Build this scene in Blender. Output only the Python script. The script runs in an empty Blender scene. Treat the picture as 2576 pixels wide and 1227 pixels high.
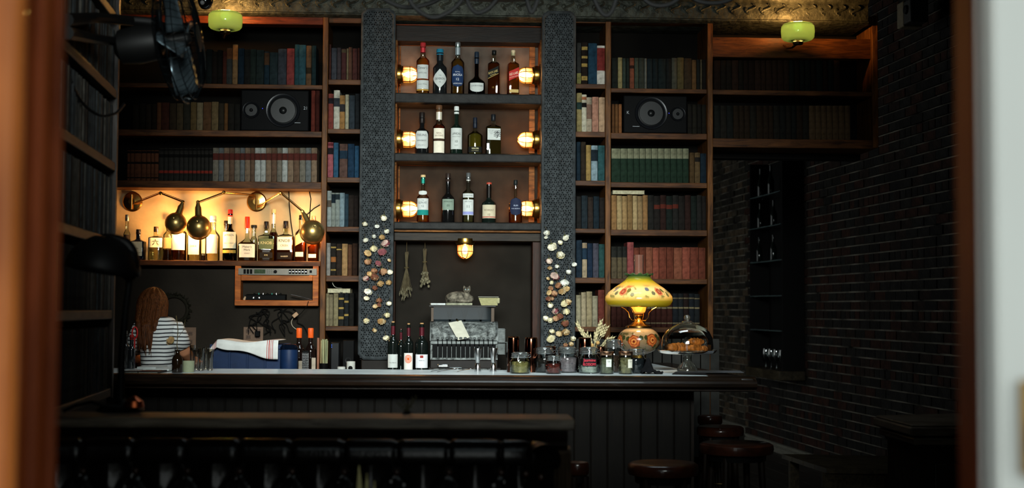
import bpy, bmesh, math, random
from mathutils import Vector, Matrix
random.seed(7)
C = bpy.context.scene.collection
SC = bpy.context.scene
PI = math.pi
# ------------------------------------------------------------------ camera
F = 3400.0; CAMZ = 1.43; PITCH = math.atan(162/3400); ROLL = math.radians(0.3)
f0 = Vector((0, math.cos(PITCH), math.sin(PITCH))); u0 = Vector((0, -math.sin(PITCH), math.cos(PITCH))); r0 = Vector((1, 0, 0))
CR = r0*math.cos(ROLL) + u0*math.sin(ROLL); CU = u0*math.cos(ROLL) - r0*math.sin(ROLL)
CO = Vector((0, 0, CAMZ))
cam = bpy.data.cameras.new('camera'); camo = bpy.data.objects.new('camera', cam); C.objects.link(camo)
M = Matrix((CR, CU, -f0)).transposed().to_4x4(); M.translation = CO; camo.matrix_world = M
cam.sensor_width = 36; cam.lens = 36*F/2576; cam.clip_start = 0.05; cam.clip_end = 80
cam.dof.use_dof = True; cam.dof.focus_distance = 8.0; cam.dof.aperture_fstop = 2.8
SC.camera = camo
# ------------------------------------------------------------------ world, daylight, exposure
SC.view_settings.view_transform = 'Standard'; SC.view_settings.look = 'None'
SC.view_settings.gamma = 1.0; SC.view_settings.use_curve_mapping = False
SC.view_settings.exposure = 0.0
w = bpy.data.worlds.new('world'); SC.world = w; w.use_nodes = True
bg = w.node_tree.nodes['Background']; bg.inputs[0].default_value = (0.88, 0.95, 0.92, 1); bg.inputs[1].default_value = 1.25
def lamp(name, kind, loc, energy, color, **kw):
    d = bpy.data.lights.new(name, kind); d.energy = energy; d.color = color
    o = bpy.data.objects.new(name, d); C.objects.link(o); o.location = loc
    aim = kw.pop('aim', None)
    for k, v in kw.items(): setattr(d, k, v)
    if aim is not None: o.rotation_euler = (Vector(aim)-Vector(loc)).to_track_quat('-Z', 'Y').to_euler()
    return o
# unseen area lights added above the door to brighten the bar, no windows there
lamp('added_front_fill', 'AREA', (0.0, 1.85, 2.75), 44, (0.92, 1.0, 0.96), shape='RECTANGLE', size=1.9, size_y=0.9, aim=(-0.30, 8.6, 1.75), spread=math.radians(37))
lamp('added_front_fill_wide', 'AREA', (0.0, 1.85, 2.75), 2.4, (0.80, 0.97, 1.0), shape='RECTANGLE', size=1.9, size_y=0.9, aim=(0.3, 8.6, 1.2), spread=math.radians(150))
# skylight in the ceiling over the bar
lamp('skylight', 'AREA', (0.15, 6.6, 4.2), 14, (0.80, 0.95, 1.0), shape='RECTANGLE', size=1.6, size_y=.7, aim=(.15, 6.75, 0), spread=math.radians(95))
SC.cycles.use_denoising = True
SC.cycles.max_bounces = 10; SC.cycles.transparent_max_bounces = 24; SC.cycles.caustics_reflective = False; SC.cycles.caustics_refractive = False
SC.cycles.sample_clamp_indirect = 4.0
# ------------------------------------------------------------------ pixel rays
def ray(px, py): return f0 + CR*((px-1288)/F) + CU*((613.5-py)/F)
def P(px, py, Y):
    d = ray(px, py); return CO + d*(Y/d.y)
def PZ(px, py, z):
    d = ray(px, py); return CO + d*((z-CAMZ)/d.z)
BETA = math.atan(0.05)
WO = Vector((0, 8.6, 0)); WU = Vector((math.cos(BETA), math.sin(BETA), 0)); WV = Vector((-math.sin(BETA), math.cos(BETA), 0))
def W(px, py, d=0.0):               # pixel -> (u, z) on the plane d metres in front of the book wall
    r = ray(px, py); t = ((WO-CO).dot(WV)-d)/r.dot(WV); p = CO + r*t
    return (p-WO).dot(WU), p.z
def Wp(u, d, z): return WO + WU*u - WV*d + Vector((0, 0, z))
# ------------------------------------------------------------------ mesh builder
class MB:
    def __init__(s): s.v = []; s.f = []; s.m = []
    def add(s, vs, fs, mi=0):
        n = len(s.v); s.v += [tuple(x) for x in vs]
        for f in fs: s.f.append([n+i for i in f]); s.m.append(mi)
        return s
    def box(s, x0, x1, y0, y1, z0, z1, mi=0):
        return s.add([(x0,y0,z0),(x1,y0,z0),(x1,y1,z0),(x0,y1,z0),(x0,y0,z1),(x1,y0,z1),(x1,y1,z1),(x0,y1,z1)],
            [(0,3,2,1),(4,5,6,7),(0,1,5,4),(1,2,6,5),(2,3,7,6),(3,0,4,7)], mi)
    def lathe(s, prof, n=24, c=(0,0,0), mi=0, cap=True, p=0, ys=1.0, axis=None):
        vs = []; fs = []
        A = Matrix.Identity(3) if axis is None else Vector((0,0,1)).rotation_difference(Vector(axis)).to_matrix()
        for r, z in prof:
            for k in range(n):
                a = 2*PI*(k+.5)/n; ca, sa = math.cos(a), math.sin(a)
                q = 1.0 if not p else 1/((abs(ca)**p+abs(sa)**p)**(1/p))
                v = A @ Vector((r*q*ca, r*q*sa*ys, z)); vs.append((v.x+c[0], v.y+c[1], v.z+c[2]))
        for i in range(len(prof)-1):
            for k in range(n):
                a = i*n+k; b = i*n+(k+1) % n; fs.append((a, b, b+n, a+n))
        if cap:
            fs.append(tuple(range(n-1, -1, -1))); fs.append(tuple(range((len(prof)-1)*n, len(prof)*n)))
        return s.add(vs, fs, mi)
    def tube(s, path, r, n=8, mi=0, closed=False, cap=True):
        path = [Vector(q) for q in path]; N = len(path); vs = []; fs = []; up = None
        for i, q in enumerate(path):
            if closed: t = path[(i+1) % N]-path[i-1]
            else: t = path[min(i+1, N-1)]-path[max(i-1, 0)]
            t.normalize()
            if up is None: up = Vector((0,0,1)) if abs(t.z) < .9 else Vector((1,0,0))
            a = t.cross(up).normalized(); b = a.cross(t).normalized(); up = b
            rr = r[i] if isinstance(r, (list, tuple)) else r
            for k in range(n):
                an = 2*PI*k/n; vs.append(q + a*(rr*math.cos(an)) + b*(rr*math.sin(an)))
        M_ = N if closed else N-1
        for i in range(M_):
            for k in range(n):
                a = i*n+k; b = i*n+(k+1) % n; c2 = ((i+1) % N)*n
                fs.append((a, b, c2+(k+1) % n, c2+k))
        if cap and not closed: fs.append(tuple(range(n-1, -1, -1))); fs.append(tuple(range((N-1)*n, N*n)))
        return s.add(vs, fs, mi)
    def ell(s, c, r, nu=14, nv=9, mi=0, rot=None, fn=None):
        vs = []; fs = []
        for j in range(nv+1):
            th = PI*j/nv
            for i in range(nu):
                a = 2*PI*i/nu; q = Vector((math.sin(th)*math.cos(a), math.sin(th)*math.sin(a), math.cos(th)))
                k = fn(q) if fn else 1
                q = Vector((q.x*r[0]*k, q.y*r[1]*k, q.z*r[2]*k))
                if rot is not None: q = rot @ q
                vs.append((q.x+c[0], q.y+c[1], q.z+c[2]))
        for j in range(nv):
            for i in range(nu):
                a = j*nu+i; b = j*nu+(i+1) % nu; fs.append((a, a+nu, b+nu, b))
        return s.add(vs, fs, mi)
    def grid(s, fn, nu, nv, mi=0, flip=False):
        vs = [fn(i/nu, j/nv) for j in range(nv+1) for i in range(nu+1)]; fs = []
        for j in range(nv):
            for i in range(nu):
                a = j*(nu+1)+i; q = (a, a+1, a+nu+2, a+nu+1); fs.append(q[::-1] if flip else q)
        return s.add(vs, fs, mi)
    def ext(s, prof, x0, x1, mi=0):  # profile of (y, z) pulled along x
        n = len(prof); vs = [(x0, y, z) for y, z in prof]+[(x1, y, z) for y, z in prof]
        fs = [(i, (i+1) % n, n+(i+1) % n, n+i) for i in range(n)]+[tuple(range(n-1, -1, -1)), tuple(range(n, 2*n))]
        return s.add(vs, fs, mi)
    def mesh(s, name, mats, smooth=True, ang=35):
        me = bpy.data.meshes.new(name); me.from_pydata(s.v, [], s.f)
        for q in (mats if isinstance(mats, (list, tuple)) else [mats]): me.materials.append(q)
        me.polygons.foreach_set('material_index', s.m)
        if smooth:
            me.polygons.foreach_set('use_smooth', [True]*len(s.f)); me.update()
            try: me.set_sharp_from_angle(angle=math.radians(ang))
            except Exception: pass
        me.validate(); me.update(); return me
    def build(s, name, mats, parent=None, loc=(0,0,0), rz=0.0, bevel=0, solid=0, smooth=True, ang=35, fixn=False):
        me = s.mesh(name, mats, smooth, ang)
        if fixn:
            bm = bmesh.new(); bm.from_mesh(me); bmesh.ops.recalc_face_normals(bm, faces=bm.faces); bm.to_mesh(me); bm.free()
        o = bpy.data.objects.new(name, me); C.objects.link(o)
        if parent is not None: o.parent = parent
        o.location = loc; o.rotation_euler = (0, 0, rz)
        if bevel:
            md = o.modifiers.new('bevel', 'BEVEL'); md.width = bevel; md.segments = 2; md.limit_method = 'ANGLE'; md.angle_limit = math.radians(40)
        if solid:
            md = o.modifiers.new('solid', 'SOLIDIFY'); md.thickness = solid; md.offset = 0
        return o
def thing(name, label, cat, loc=(0,0,0), rz=0.0, group=None):
    o = bpy.data.objects.new(name, None); C.objects.link(o); o.empty_display_size = .05
    o.location = loc; o.rotation_euler = (0, 0, rz); return tag(o, label, cat, group)
def tag(o, label, cat, group=None, kind=None):
    o['label'] = label; o['category'] = cat
    if group: o['group'] = group
    if kind: o['kind'] = kind
    return o
def struct(o): o['kind'] = 'structure'; return o
def stuff(o): o['kind'] = 'stuff'; return o
ORD = 'first second third fourth fifth sixth seventh eighth ninth tenth eleventh twelfth thirteenth fourteenth fifteenth sixteenth seventeenth eighteenth nineteenth twentieth'.split()
TENS = {2: 'twenty', 3: 'thirty', 4: 'forty'}
def ordw(n):
    if n <= 20: return ORD[n-1]
    t, u = divmod(n, 10)
    return (TENS[t]+'-'+ORD[u-1]) if u else {3: 'thirtieth', 4: 'fortieth'}[t]
# ------------------------------------------------------------------ materials
def lin(c):
    if isinstance(c, str): c = tuple(int(c[i:i+2], 16)/255 for i in (0, 2, 4))
    return tuple((x/12.92 if x <= .04045 else ((x+.055)/1.055)**2.4) for x in c)+(1,)
_mc = {}
def nt(name):
    m = bpy.data.materials.new(name); m.use_nodes = True; t = m.node_tree; t.nodes.clear()
    out = t.nodes.new('ShaderNodeOutputMaterial'); return m, t, out
def N(t, k, **kw):
    n = t.nodes.new('ShaderNode'+k)
    for a, v in kw.items(): setattr(n, a, v)
    return n
def mat(name, col, rough=.5, metal=0.0, var=.15, scale=30, bump=0.0, bscale=60, stretch=(1,1,1), coat=0, emis=None, es=0, sheen=0, spec=.12):
    key = (name, col, rough, metal, var, scale, bump, stretch, coat, es)
    if key in _mc: return _mc[key]
    m, t, out = nt(name); b = N(t, 'BsdfPrincipled'); L = t.links.new; L(b.outputs[0], out.inputs[0])
    c = lin(col); b.inputs['Roughness'].default_value = rough; b.inputs['Metallic'].default_value = metal; b.inputs['Coat Weight'].default_value = coat
    b.inputs['Specular IOR Level'].default_value = spec
    tc = N(t, 'TexCoord'); mp = N(t, 'Mapping'); mp.inputs['Scale'].default_value = stretch; L(tc.outputs['Object'], mp.inputs[0])
    if var:
        no = N(t, 'TexNoise'); no.inputs['Scale'].default_value = scale; no.inputs['Detail'].default_value = 6; L(mp.outputs[0], no.inputs[0])
        r = N(t, 'ValToRGB'); r.color_ramp.elements[0].position = .3; r.color_ramp.elements[1].position = .72
        r.color_ramp.elements[0].color = tuple(x*(1-var*1.6) for x in c[:3])+(1,); r.color_ramp.elements[1].color = tuple(min(1, x*(1+var)) for x in c[:3])+(1,)
        L(no.outputs[0], r.inputs[0]); L(r.outputs[0], b.inputs['Base Color'])
    else: b.inputs['Base Color'].default_value = c
    if bump:
        n2 = N(t, 'TexNoise'); n2.inputs['Scale'].default_value = bscale; n2.inputs['Detail'].default_value = 5; L(mp.outputs[0], n2.inputs[0])
        bp = N(t, 'Bump'); bp.inputs['Strength'].default_value = bump; bp.inputs['Distance'].default_value = .01; L(n2.outputs[0], bp.inputs['Height']); L(bp.outputs[0], b.inputs['Normal'])
    if emis: b.inputs['Emission Color'].default_value = lin(emis); b.inputs['Emission Strength'].default_value = es
    _mc[key] = m; return m
def wood(name, dark, light, rough=.45, scale=9, stretch=(1,1,1), bump=.25, coat=0, spec=.08):
    m, t, out = nt(name); b = N(t, 'BsdfPrincipled'); L = t.links.new; L(b.outputs[0], out.inputs[0]); b.inputs['Roughness'].default_value = rough; b.inputs['Coat Weight'].default_value = coat; b.inputs['Specular IOR Level'].default_value = spec
    tc = N(t, 'TexCoord'); mp = N(t, 'Mapping'); mp.inputs['Scale'].default_value = stretch; L(tc.outputs['Object'], mp.inputs[0])
    no = N(t, 'TexNoise'); no.inputs['Scale'].default_value = scale; no.inputs['Detail'].default_value = 9; no.inputs['Roughness'].default_value = .65; no.inputs['Distortion'].default_value = .6; L(mp.outputs[0], no.inputs[0])
    n3 = N(t, 'TexNoise'); n3.inputs['Scale'].default_value = 5; L(tc.outputs['Object'], n3.inputs[0])
    r = N(t, 'ValToRGB'); r.color_ramp.elements[0].position = .32; r.color_ramp.elements[1].position = .68; r.color_ramp.elements[0].color = lin(dark); r.color_ramp.elements[1].color = lin(light); L(no.outputs[0], r.inputs[0])
    mx = N(t, 'MixRGB', blend_type='MULTIPLY'); mx.inputs[0].default_value = .7; L(r.outputs[0], mx.inputs[1]); r2 = N(t, 'ValToRGB'); r2.color_ramp.elements[0].position = .3; r2.color_ramp.elements[0].color = (.45,.4,.35,1); r2.color_ramp.elements[1].position = .6; L(n3.outputs[0], r2.inputs[0]); L(r2.outputs[0], mx.inputs[2]); L(mx.outputs[0], b.inputs['Base Color'])
    bp = N(t, 'Bump'); bp.inputs['Strength'].default_value = bump; bp.inputs['Distance'].default_value = .004; L(no.outputs[0], bp.inputs['Height']); L(bp.outputs[0], b.inputs['Normal'])
    return m
def glass(name, tint, rough=.04, haze=0.0, hazecol=None, refl=1.0):
    key = ('g', name, tint, rough, haze, hazecol, refl)
    if key in _mc: return _mc[key]
    m, t, out = nt(name); L = t.links.new
    tr = N(t, 'BsdfTransparent'); tr.inputs[0].default_value = lin(tint); g = N(t, 'BsdfGlossy'); g.inputs['Roughness'].default_value = rough; g.inputs[0].default_value = (1,1,1,1)
    fr = N(t, 'LayerWeight'); fr.inputs[0].default_value = .22; mu = N(t, 'Math', operation='MULTIPLY'); mu.inputs[1].default_value = refl; L(fr.outputs['Fresnel'], mu.inputs[0]); ad = N(t, 'Math', operation='ADD'); ad.inputs[1].default_value = .04*refl; L(mu.outputs[0], ad.inputs[0])
    mx = N(t, 'MixShader'); L(ad.outputs[0], mx.inputs[0])
    base = tr
    if haze:
        tl = N(t, 'BsdfTranslucent'); tl.inputs[0].default_value = lin(hazecol or tint); df = N(t, 'BsdfDiffuse'); df.inputs[0].default_value = lin(hazecol or tint)
        m1 = N(t, 'MixShader'); m1.inputs[0].default_value = .5; L(tl.outputs[0], m1.inputs[1]); L(df.outputs[0], m1.inputs[2])
        m2 = N(t, 'MixShader'); m2.inputs[0].default_value = haze; L(tr.outputs[0], m2.inputs[1]); L(m1.outputs[0], m2.inputs[2]); base = m2
    L(base.outputs[0], mx.inputs[1]); L(g.outputs[0], mx.inputs[2]); L(mx.outputs[0], out.inputs[0])
    _mc[key] = m; return m
def spl(pts, n=6):
    V_ = [Vector(p) for p in pts]; S = []
    for i in range(len(V_)-1):
        p0, p1, p2, p3 = V_[max(i-1, 0)], V_[i], V_[i+1], V_[min(i+2, len(V_)-1)]
        for k in range(n):
            s = k/n; S.append(.5*((2*p1)+(p2-p0)*s+(2*p0-5*p1+4*p2-p3)*s*s+(3*p1-p0-3*p2+p3)*s**3))
    return S+[V_[-1]]
def emit(name, col, s):
    m, t, out = nt(name); e = N(t, 'Emission'); e.inputs[0].default_value = lin(col); e.inputs[1].default_value = s; t.links.new(e.outputs[0], out.inputs[0]); return m
WOODX = wood('shelf_wood', '23140b', '5e3a1e', stretch=(1, 8, 8), scale=5)
WOODZ = wood('post_wood', '2c180b', '6e4621', stretch=(8, 8, 1), scale=5)
DARKX = wood('dark_wood', '0c0806', '1e1510', rough=.35, stretch=(1, 8, 8), scale=5)
DARKZ = wood('dark_wood_upright', '0c0806', '1c1510', rough=.4, stretch=(8, 8, 1), scale=5)
BLACK = mat('black_paint', '070707', .6, var=.1, spec=.06)
BRASS = mat('antique_brass', 'a57f3c', .28, 1.0, var=.2, scale=12)
DBRASS = mat('dark_brass', '6b5a38', .3, 1.0, var=.2, scale=12)
IRON = mat('dark_iron', '3c4042', .55, .2, var=.3, scale=25, bump=.15)
CHROME = mat('steel', 'c8c8c8', .2, 1.0, var=.05)
CLEAR = glass('clear_glass', 'f2f7f5')
PAPER = mat('paper', 'b4b2a2', .8, var=.06)
TXT = mat('black_ink', '1c1c20', .7, var=0)
# ------------------------------------------------------------------ lettering
_tm = {}
def textmesh(s, font_bold=False):
    if s in _tm: return _tm[s]
    cu = bpy.data.curves.new('lettering', 'FONT'); cu.body = s; cu.resolution_u = 3; cu.align_x = 'CENTER'; cu.align_y = 'CENTER'
    if font_bold: cu.offset = .02
    o = bpy.data.objects.new('lettering_source', cu); C.objects.link(o)
    bpy.context.view_layer.update()
    me = bpy.data.meshes.new_from_object(o.evaluated_get(bpy.context.evaluated_depsgraph_get()))
    vs = [tuple(v.co) for v in me.vertices]; fs = [tuple(p.vertices) for p in me.polygons]
    bpy.data.objects.remove(o); bpy.data.curves.remove(cu); bpy.data.meshes.remove(me)
    if vs:
        cx = (min(v[0] for v in vs)+max(v[0] for v in vs))/2; cy = (min(v[1] for v in vs)+max(v[1] for v in vs))/2; wd = max(v[0] for v in vs)-min(v[0] for v in vs)
        vs = [(v[0]-cx, v[1]-cy) for v in vs]
    else: wd = 1
    _tm[s] = (vs, fs, wd); return _tm[s]
def addtext(mb, s, size, fn, mi=0, width=None, bold=False):
    vs, fs, wd = textmesh(s, bold)
    kx = ky = size
    if width: kx = min(size, width/max(wd, .01)) if width > 0 else -width/wd
    mb.add([fn(x*kx, y*ky) for x, y in vs], fs, mi)
# ================================================================== THE SETTING
FX = -0.1205                                        # run of the side walls: x per metre of depth
SD = Vector((FX, 1, 0)).normalized(); SRZ = math.atan2(-FX, 1.0)
PLAST = mat('dark_plaster', '26211b', .9, spec=.15, var=.25, scale=3, bump=.3, bscale=40)
CREAM = mat('cream_plaster', 'c9a878', .8, var=.18, scale=4, bump=.25, bscale=30)
DPL = mat('sooty_plaster', '0e0c0b', .95, spec=.1, var=.3, scale=3)
# floor
fl = struct(MB().box(-4.5, 6.0, 1.6, 17.6, -.12, -.012).build('floor', mat('subfloor', '0d0c0b', .8)))
FLW = wood('floor_board_wood', '1c1a18', '3c3834', rough=.4, stretch=(9, 1, 9), scale=4)
for i in range(34):
    x = -2.2+i*.24
    MB().box(x+.003, x+.237, 0, 15.9, -.012, 0).build('floor_board', FLW, fl, loc=(0, 1.65, 0), rz=SRZ*.98, bevel=.002)
struct(MB().box(-4.5, 6.0, 1.6, 17.6, 4.3, 4.4).build('ceiling', mat('ceiling_paint', '2a2a27', .9)))
struct(MB().box(-6, 6, -6, 1.3, -.2, -.05).build('floor_pavement', mat('pavement', '6a6a66', .9)))
# side and far walls
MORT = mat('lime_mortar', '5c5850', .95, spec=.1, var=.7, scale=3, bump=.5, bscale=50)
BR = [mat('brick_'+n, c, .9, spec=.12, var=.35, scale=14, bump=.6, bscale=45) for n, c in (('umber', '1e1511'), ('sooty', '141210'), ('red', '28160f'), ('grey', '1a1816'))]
RO = Vector((2.68, 13.85, 0))
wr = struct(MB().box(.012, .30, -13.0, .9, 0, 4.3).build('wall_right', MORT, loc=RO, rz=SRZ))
wr2 = struct(MB().box(0, .25, 0, 3.2, 0, 4.3).build('wall_right_recess', MORT, loc=RO+SD*.9+Vector((.27, 0, 0)), rz=SRZ))
meshes = []
for k in range(8):
    m_ = MB(); L_, H_ = .205, .066; j = lambda: random.uniform(-.002, .002)
    m_.box(-.007+j()*1.5, .02, 0+j(), L_+j(), 0+j(), H_+j()); meshes.append(m_.mesh('brick', BR[k % 4], smooth=False))
hm = []
for k in range(4):
    m_ = MB(); m_.box(-.006, .02, 0, .097, 0, .066); hm.append(m_.mesh('brick', BR[k], smooth=False))
rows = int(4.3/.0795); cand = []
for r_ in range(rows):
    s_ = -5.3+(.0 if r_ % 2 else -.11); z_ = .004+r_*.0795
    header = r_ % 6 == 5
    while s_ < .85:
        L_ = .097 if header else .205
        p_ = RO+SD*(s_+L_/2); px_ = 1288+F*p_.x/p_.y; py_ = 775-F*(z_-CAMZ)/p_.y
        cand.append((p_.y, s_, z_, header, -40 < py_ < 1260 and px_ < 2440)); s_ += L_+.012
vis = sorted([c for c in cand if c[4]])
solo = set((c[1], c[2]) for c in vis[:300])
bk = MB()
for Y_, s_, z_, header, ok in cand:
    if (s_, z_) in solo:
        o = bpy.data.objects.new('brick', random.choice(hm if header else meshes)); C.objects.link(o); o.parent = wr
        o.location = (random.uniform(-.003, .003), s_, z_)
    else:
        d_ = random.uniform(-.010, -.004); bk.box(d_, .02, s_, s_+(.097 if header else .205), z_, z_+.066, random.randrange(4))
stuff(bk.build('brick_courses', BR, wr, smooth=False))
bk = MB()
for r_ in range(rows):
    s_ = -.1 if r_ % 2 else 0
    while s_ < 3.1:
        bk.box(random.uniform(-.02, -.006), .02, s_, s_+.205, .004+r_*.0795, .07+r_*.0795, random.randrange(4)); s_ += .217
stuff(bk.build('brick_courses', [mat('rubble_a', '3a342c', .9, var=.4, scale=12), mat('rubble_b', '2b2721', .9, var=.4), mat('rubble_c', '453a2e', .9, var=.4), mat('rubble_d', '24211d', .9, var=.4)], wr2, smooth=False))
BASEM = mat('baseboard_paint', '5c5a52', .5, var=.2)
def baseboard(name, o, y0, y1):
    m_ = MB(); 
    n0 = [(0, 0), (-.03, 0), (-.03, .05), (-.018, .055), (-.018, .062), (-.03, .068), (-.022, .085), (-.008, .092), (0, .092)]
    vs = [(x, y0, z) for x, z in n0]+[(x, y1, z) for x, z in n0]; n = len(n0)
    m_.add(vs, [(i, (i+1) % n, n+(i+1) % n, n+i) for i in range(n)]+[tuple(range(n)), tuple(range(2*n-1, n-1, -1))])
    return struct(m_.build(name, BASEM, loc=o, rz=SRZ, fixn=True))
baseboard('baseboard_right', RO+Vector((-.01, 0, 0)), -6.5, .9)
baseboard('baseboard_recess', RO+SD*.9+Vector((.25, 0, 0)), .05, 3.2)
struct(MB().box(-4.5, 6, 17.3, 17.5, 0, 4.3).build('wall_far', DPL))
struct(MB().box(-3.35, -3.2, 0, 9.0, 0, 4.3).build('wall_left', DPL, loc=(0.55, 1.6, 0), rz=SRZ))
# front wall with the doorway (the photographer stands just outside)
fw = MB(); fw.box(-4.5, -.60, 1.50, 1.62, 0, 4.3); fw.box(.66, 4.6, 1.50, 1.62, 0, 4.3); fw.box(-.60, .66, 1.50, 1.62, 2.15, 4.3)
struct(fw.build('wall_front', mat('painted_render', '4a4843', .8)))
OR = wood('varnished_pine', '9c4c1c', 'd98442', rough=.3, stretch=(30, 30, .6), scale=3, bump=.1, coat=.3)
OR2 = wood('shade_tinted_wood', '4a200e', '8e4420', rough=.4, stretch=(30, 30, .8), scale=3, bump=.1, coat=0)  # frame wood with the shade of the recessed reveal put into its colour
OR3 = wood('shade_tinted_dark_wood', '3a1a0c', '5c2a14', rough=.4, stretch=(30, 30, .8), scale=3, bump=.1)  # darker still: the shadowed side of the right jamb is in the colour
def xat(px, Y): return P(px, 613, Y).x
dj = thing('door_frame', 'varnished orange timber door frame in soft focus, moulded, on the left', 'door frame', (0, 0, 0)); dj['kind'] = 'structure'; del dj['category']; dj.name = 'trim_1'
xf = xat(146, 1.62)                                   # reveal face; its far arris shows at the picture edge of the opening
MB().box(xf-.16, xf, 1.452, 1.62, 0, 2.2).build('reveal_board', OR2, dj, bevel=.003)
m_ = MB(); xo = xat(50, 1.43); m_.lathe([(.021, 0), (.021, 2.2)], 24, (xo-.021, 1.43, 0)); m_.lathe([(.012, 0), (.012, 2.2)], 20, (xo-.050, 1.425, 0)); m_.box(xo-.14, xo-.01, 1.432, 1.455, 0, 2.2); m_.build('outer_moulding', OR, dj)
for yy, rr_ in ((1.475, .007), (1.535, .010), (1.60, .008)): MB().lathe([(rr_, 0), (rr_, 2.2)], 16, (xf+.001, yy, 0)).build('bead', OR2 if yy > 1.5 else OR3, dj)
m_ = MB(); xr = xat(2404, 1.62); m_.box(xr, xr+.12, 1.50, 1.62, 0, 2.2); m_.box(xr-.004, xr+.1, 1.54, 1.58, 0, 2.2); struct(m_.build('trim_2', OR3, bevel=.004))
# white door standing open outwards on the right
dr = MB(); xd = xat(2462, 1.23)
dr.box(xd, xd+.045, 1.20, 1.22, 0, 2.15); dr.box(xd, xd+.9, 1.185, 1.23, 0, 2.15)
d1 = struct(dr.build('door_1', mat('white_door_paint', 'd9dcd8', .4, var=.04, scale=3), bevel=.003))
lk = MB(); za = P(2570, 1195, 1.18).z; zb = P(2570, 955, 1.18).z; xl = xat(2562, 1.18)
lk.box(xl, xl+.04, 1.172, 1.186, za, zb); lk.box(xl+.006, xl+.02, 1.160, 1.174, za+.02, zb-.04, 1); lk.tube([(xl+.01, 1.17, za+.03), (xl+.012, 1.14, za+.04), (xl+.05, 1.13, za+.04)], .006, 10, 0)
lk.build('door_lock', [BRASS, OR2], d1, bevel=.002)
# ---------------------------------------------------------------- tin cornice and bulkhead over the back wall
TIN = mat('pressed_tin', '34362f', .5, .3, var=.45, scale=18, bump=.8, bscale=35)
u0_, zc = W(170, 46, .30); u1_, _ = W(2215, 60, .30)
zc = W(1170, 46, .05)[1]
co = MB()
prof = [(-.33, zc), (.050, zc), (.065, zc+.010), (.065, zc+.016), (.050, zc+.024), (.052, zc+.035), (.056, zc+.05), (.052, zc+.13), (.07, zc+.14), (.08, zc+.155), (.10, zc+.20), (.10, zc+.8), (-.33, zc+.8)]
co.ext([(-d, z) for d, z in prof], u0_-.6, u1_)
cor = struct(co.build('trim_3', TIN, loc=WO, rz=BETA, fixn=True))
sc = MB()
u = u0_
while u < u1_-.05:      # S scrolls pressed into the tin band
    pts = []
    for k in range(15):
        a = k/14*2-1; pts.append((u+.05+.020*math.sin(a*PI)*1.2+.012*a, -.058, zc+.088+.034*a))
    sc.tube(pts, [.004+.004*math.sin(PI*k/14) for k in range(15)], 6)
    sc.ell((u+.018, -.055, zc+.085), (.014, .008, .016), 8, 6); sc.ell((u+.035, -.055, zc+.06), (.008, .006, .010), 8, 6); sc.ell((u+.075, -.055, zc+.115), (.008, .006, .010), 8, 6)
    u += .098
stuff(sc.build('pressed_scrolls', TIN, cor))
# back wall behind the bookcases
ub0, ub1 = W(170, 400)[0]-.6, W(1790, 400)[0]
struct(MB().box(ub0, ub1+.02, .34, .46, 0, 4.3).build('wall_back', mat('back_wall', '0b0907', .95, spec=.1, var=.3, scale=4), loc=WO, rz=BETA))
uO1 = W(2205, 400)[0]
struct(MB().box(ub1+.02, uO1, .34, .46, W(2000, 385)[1], 4.3).build('wall_back_upper', DPL, loc=WO, rz=BETA))
# niche plaster and the wall under it
uL0, uP = W(200, 500)[0], W(808, 500)[0]
zN1 = W(560, 470)[1]; zN0 = W(560, 656)[1]
struct(MB().box(uL0, uP, .20, .339, zN0-.02, zN1).build('wall_niche', CREAM, loc=WO, rz=BETA))
struct(MB().box(uL0, uP, .10, .339, 0, zN0-.05).build('wall_under_niche', PLAST, loc=WO, rz=BETA))
# centre alcove back panels
uC0, uC1 = W(992, 500)[0], W(1362, 500)[0]
struct(MB().box(uC0-.1, uC1+.1, .22, .339, 0, zc+.05).build('wall_alcove', mat('alcove_paint', '1d1a16', .9, spec=.08, var=.2, scale=5), loc=WO, rz=BETA))
# ================================================================== BOOKCASES
def wbox(name, px0, px1, py0, py1, d0, d1, m, parent=None, bevel=.003):
    dd = 0 if abs(d1) < .02 else d1
    u0 = W(px0, 500, dd)[0]+.0004; u1 = W(px1, 500, dd)[0]-.0004
    z1 = W((px0+px1)/2, py0, dd)[1]; z0 = W((px0+px1)/2, py1, dd)[1]
    b = MB().box(u0, u1, -d1, -d0, z0, z1)
    return b.build(name, m, parent, loc=(WO if parent is None else (0,0,0)), rz=(BETA if parent is None else 0), bevel=bevel)
def case(label, bays, posts, extra=None):
    c = thing('bookcase', label, 'bookcase', WO, BETA)
    for px0, px1, shelves in bays:
        for y0, y1 in shelves: wbox('shelf', px0, px1, y0, y1, -.33, 0, WOODX, c)
    for px0, px1, y0, y1 in posts: wbox('upright', px0, px1, y0, y1, -.33, .012, WOODZ, c)
    return c
LN = [(200,213),(324,336),(446,459),(570,583),(693,708),(820,832)]
LW = [(210,221),(327,342),(455,473),(655,668)]
RN = [(211,223),(331,345),(454,467),(575,586),(698,712),(822,834)]
RW = [(223,234),(335,350),(459,472),(578,593),(701,714),(823,836)]
bc1 = case('long brown plank bookcase with a lit bottle niche at its foot', [(200, 808, LW)], [(190, 205, 40, 660)])
bc2 = case('narrow brown bookcase between the niche and the near perforated column', [(822, 905, LN)], [(808, 822, 40, 1100)])
bc3 = case('narrow honey brown bookcase beside the far perforated column', [(1447, 1523, RN)], [(1522, 1536, 40, 1100)])
bc4 = case('wide brown bookcase behind the painted oil lamp', [(1536, 1779, RW)], [(1779, 1793, 40, 1100)])
bc5 = case('dark bookcase bridging the passage beside the brick wall', [(1793, 2205, [(228,240),(350,372)])], [(2196, 2210, 40, 372)])
wbox('fascia', 1793, 2205, 96, 146, -.05, -.03, wood('oiled_fascia', '2c180c', '5c3414', stretch=(1, 8, 8)), bc5)
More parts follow.
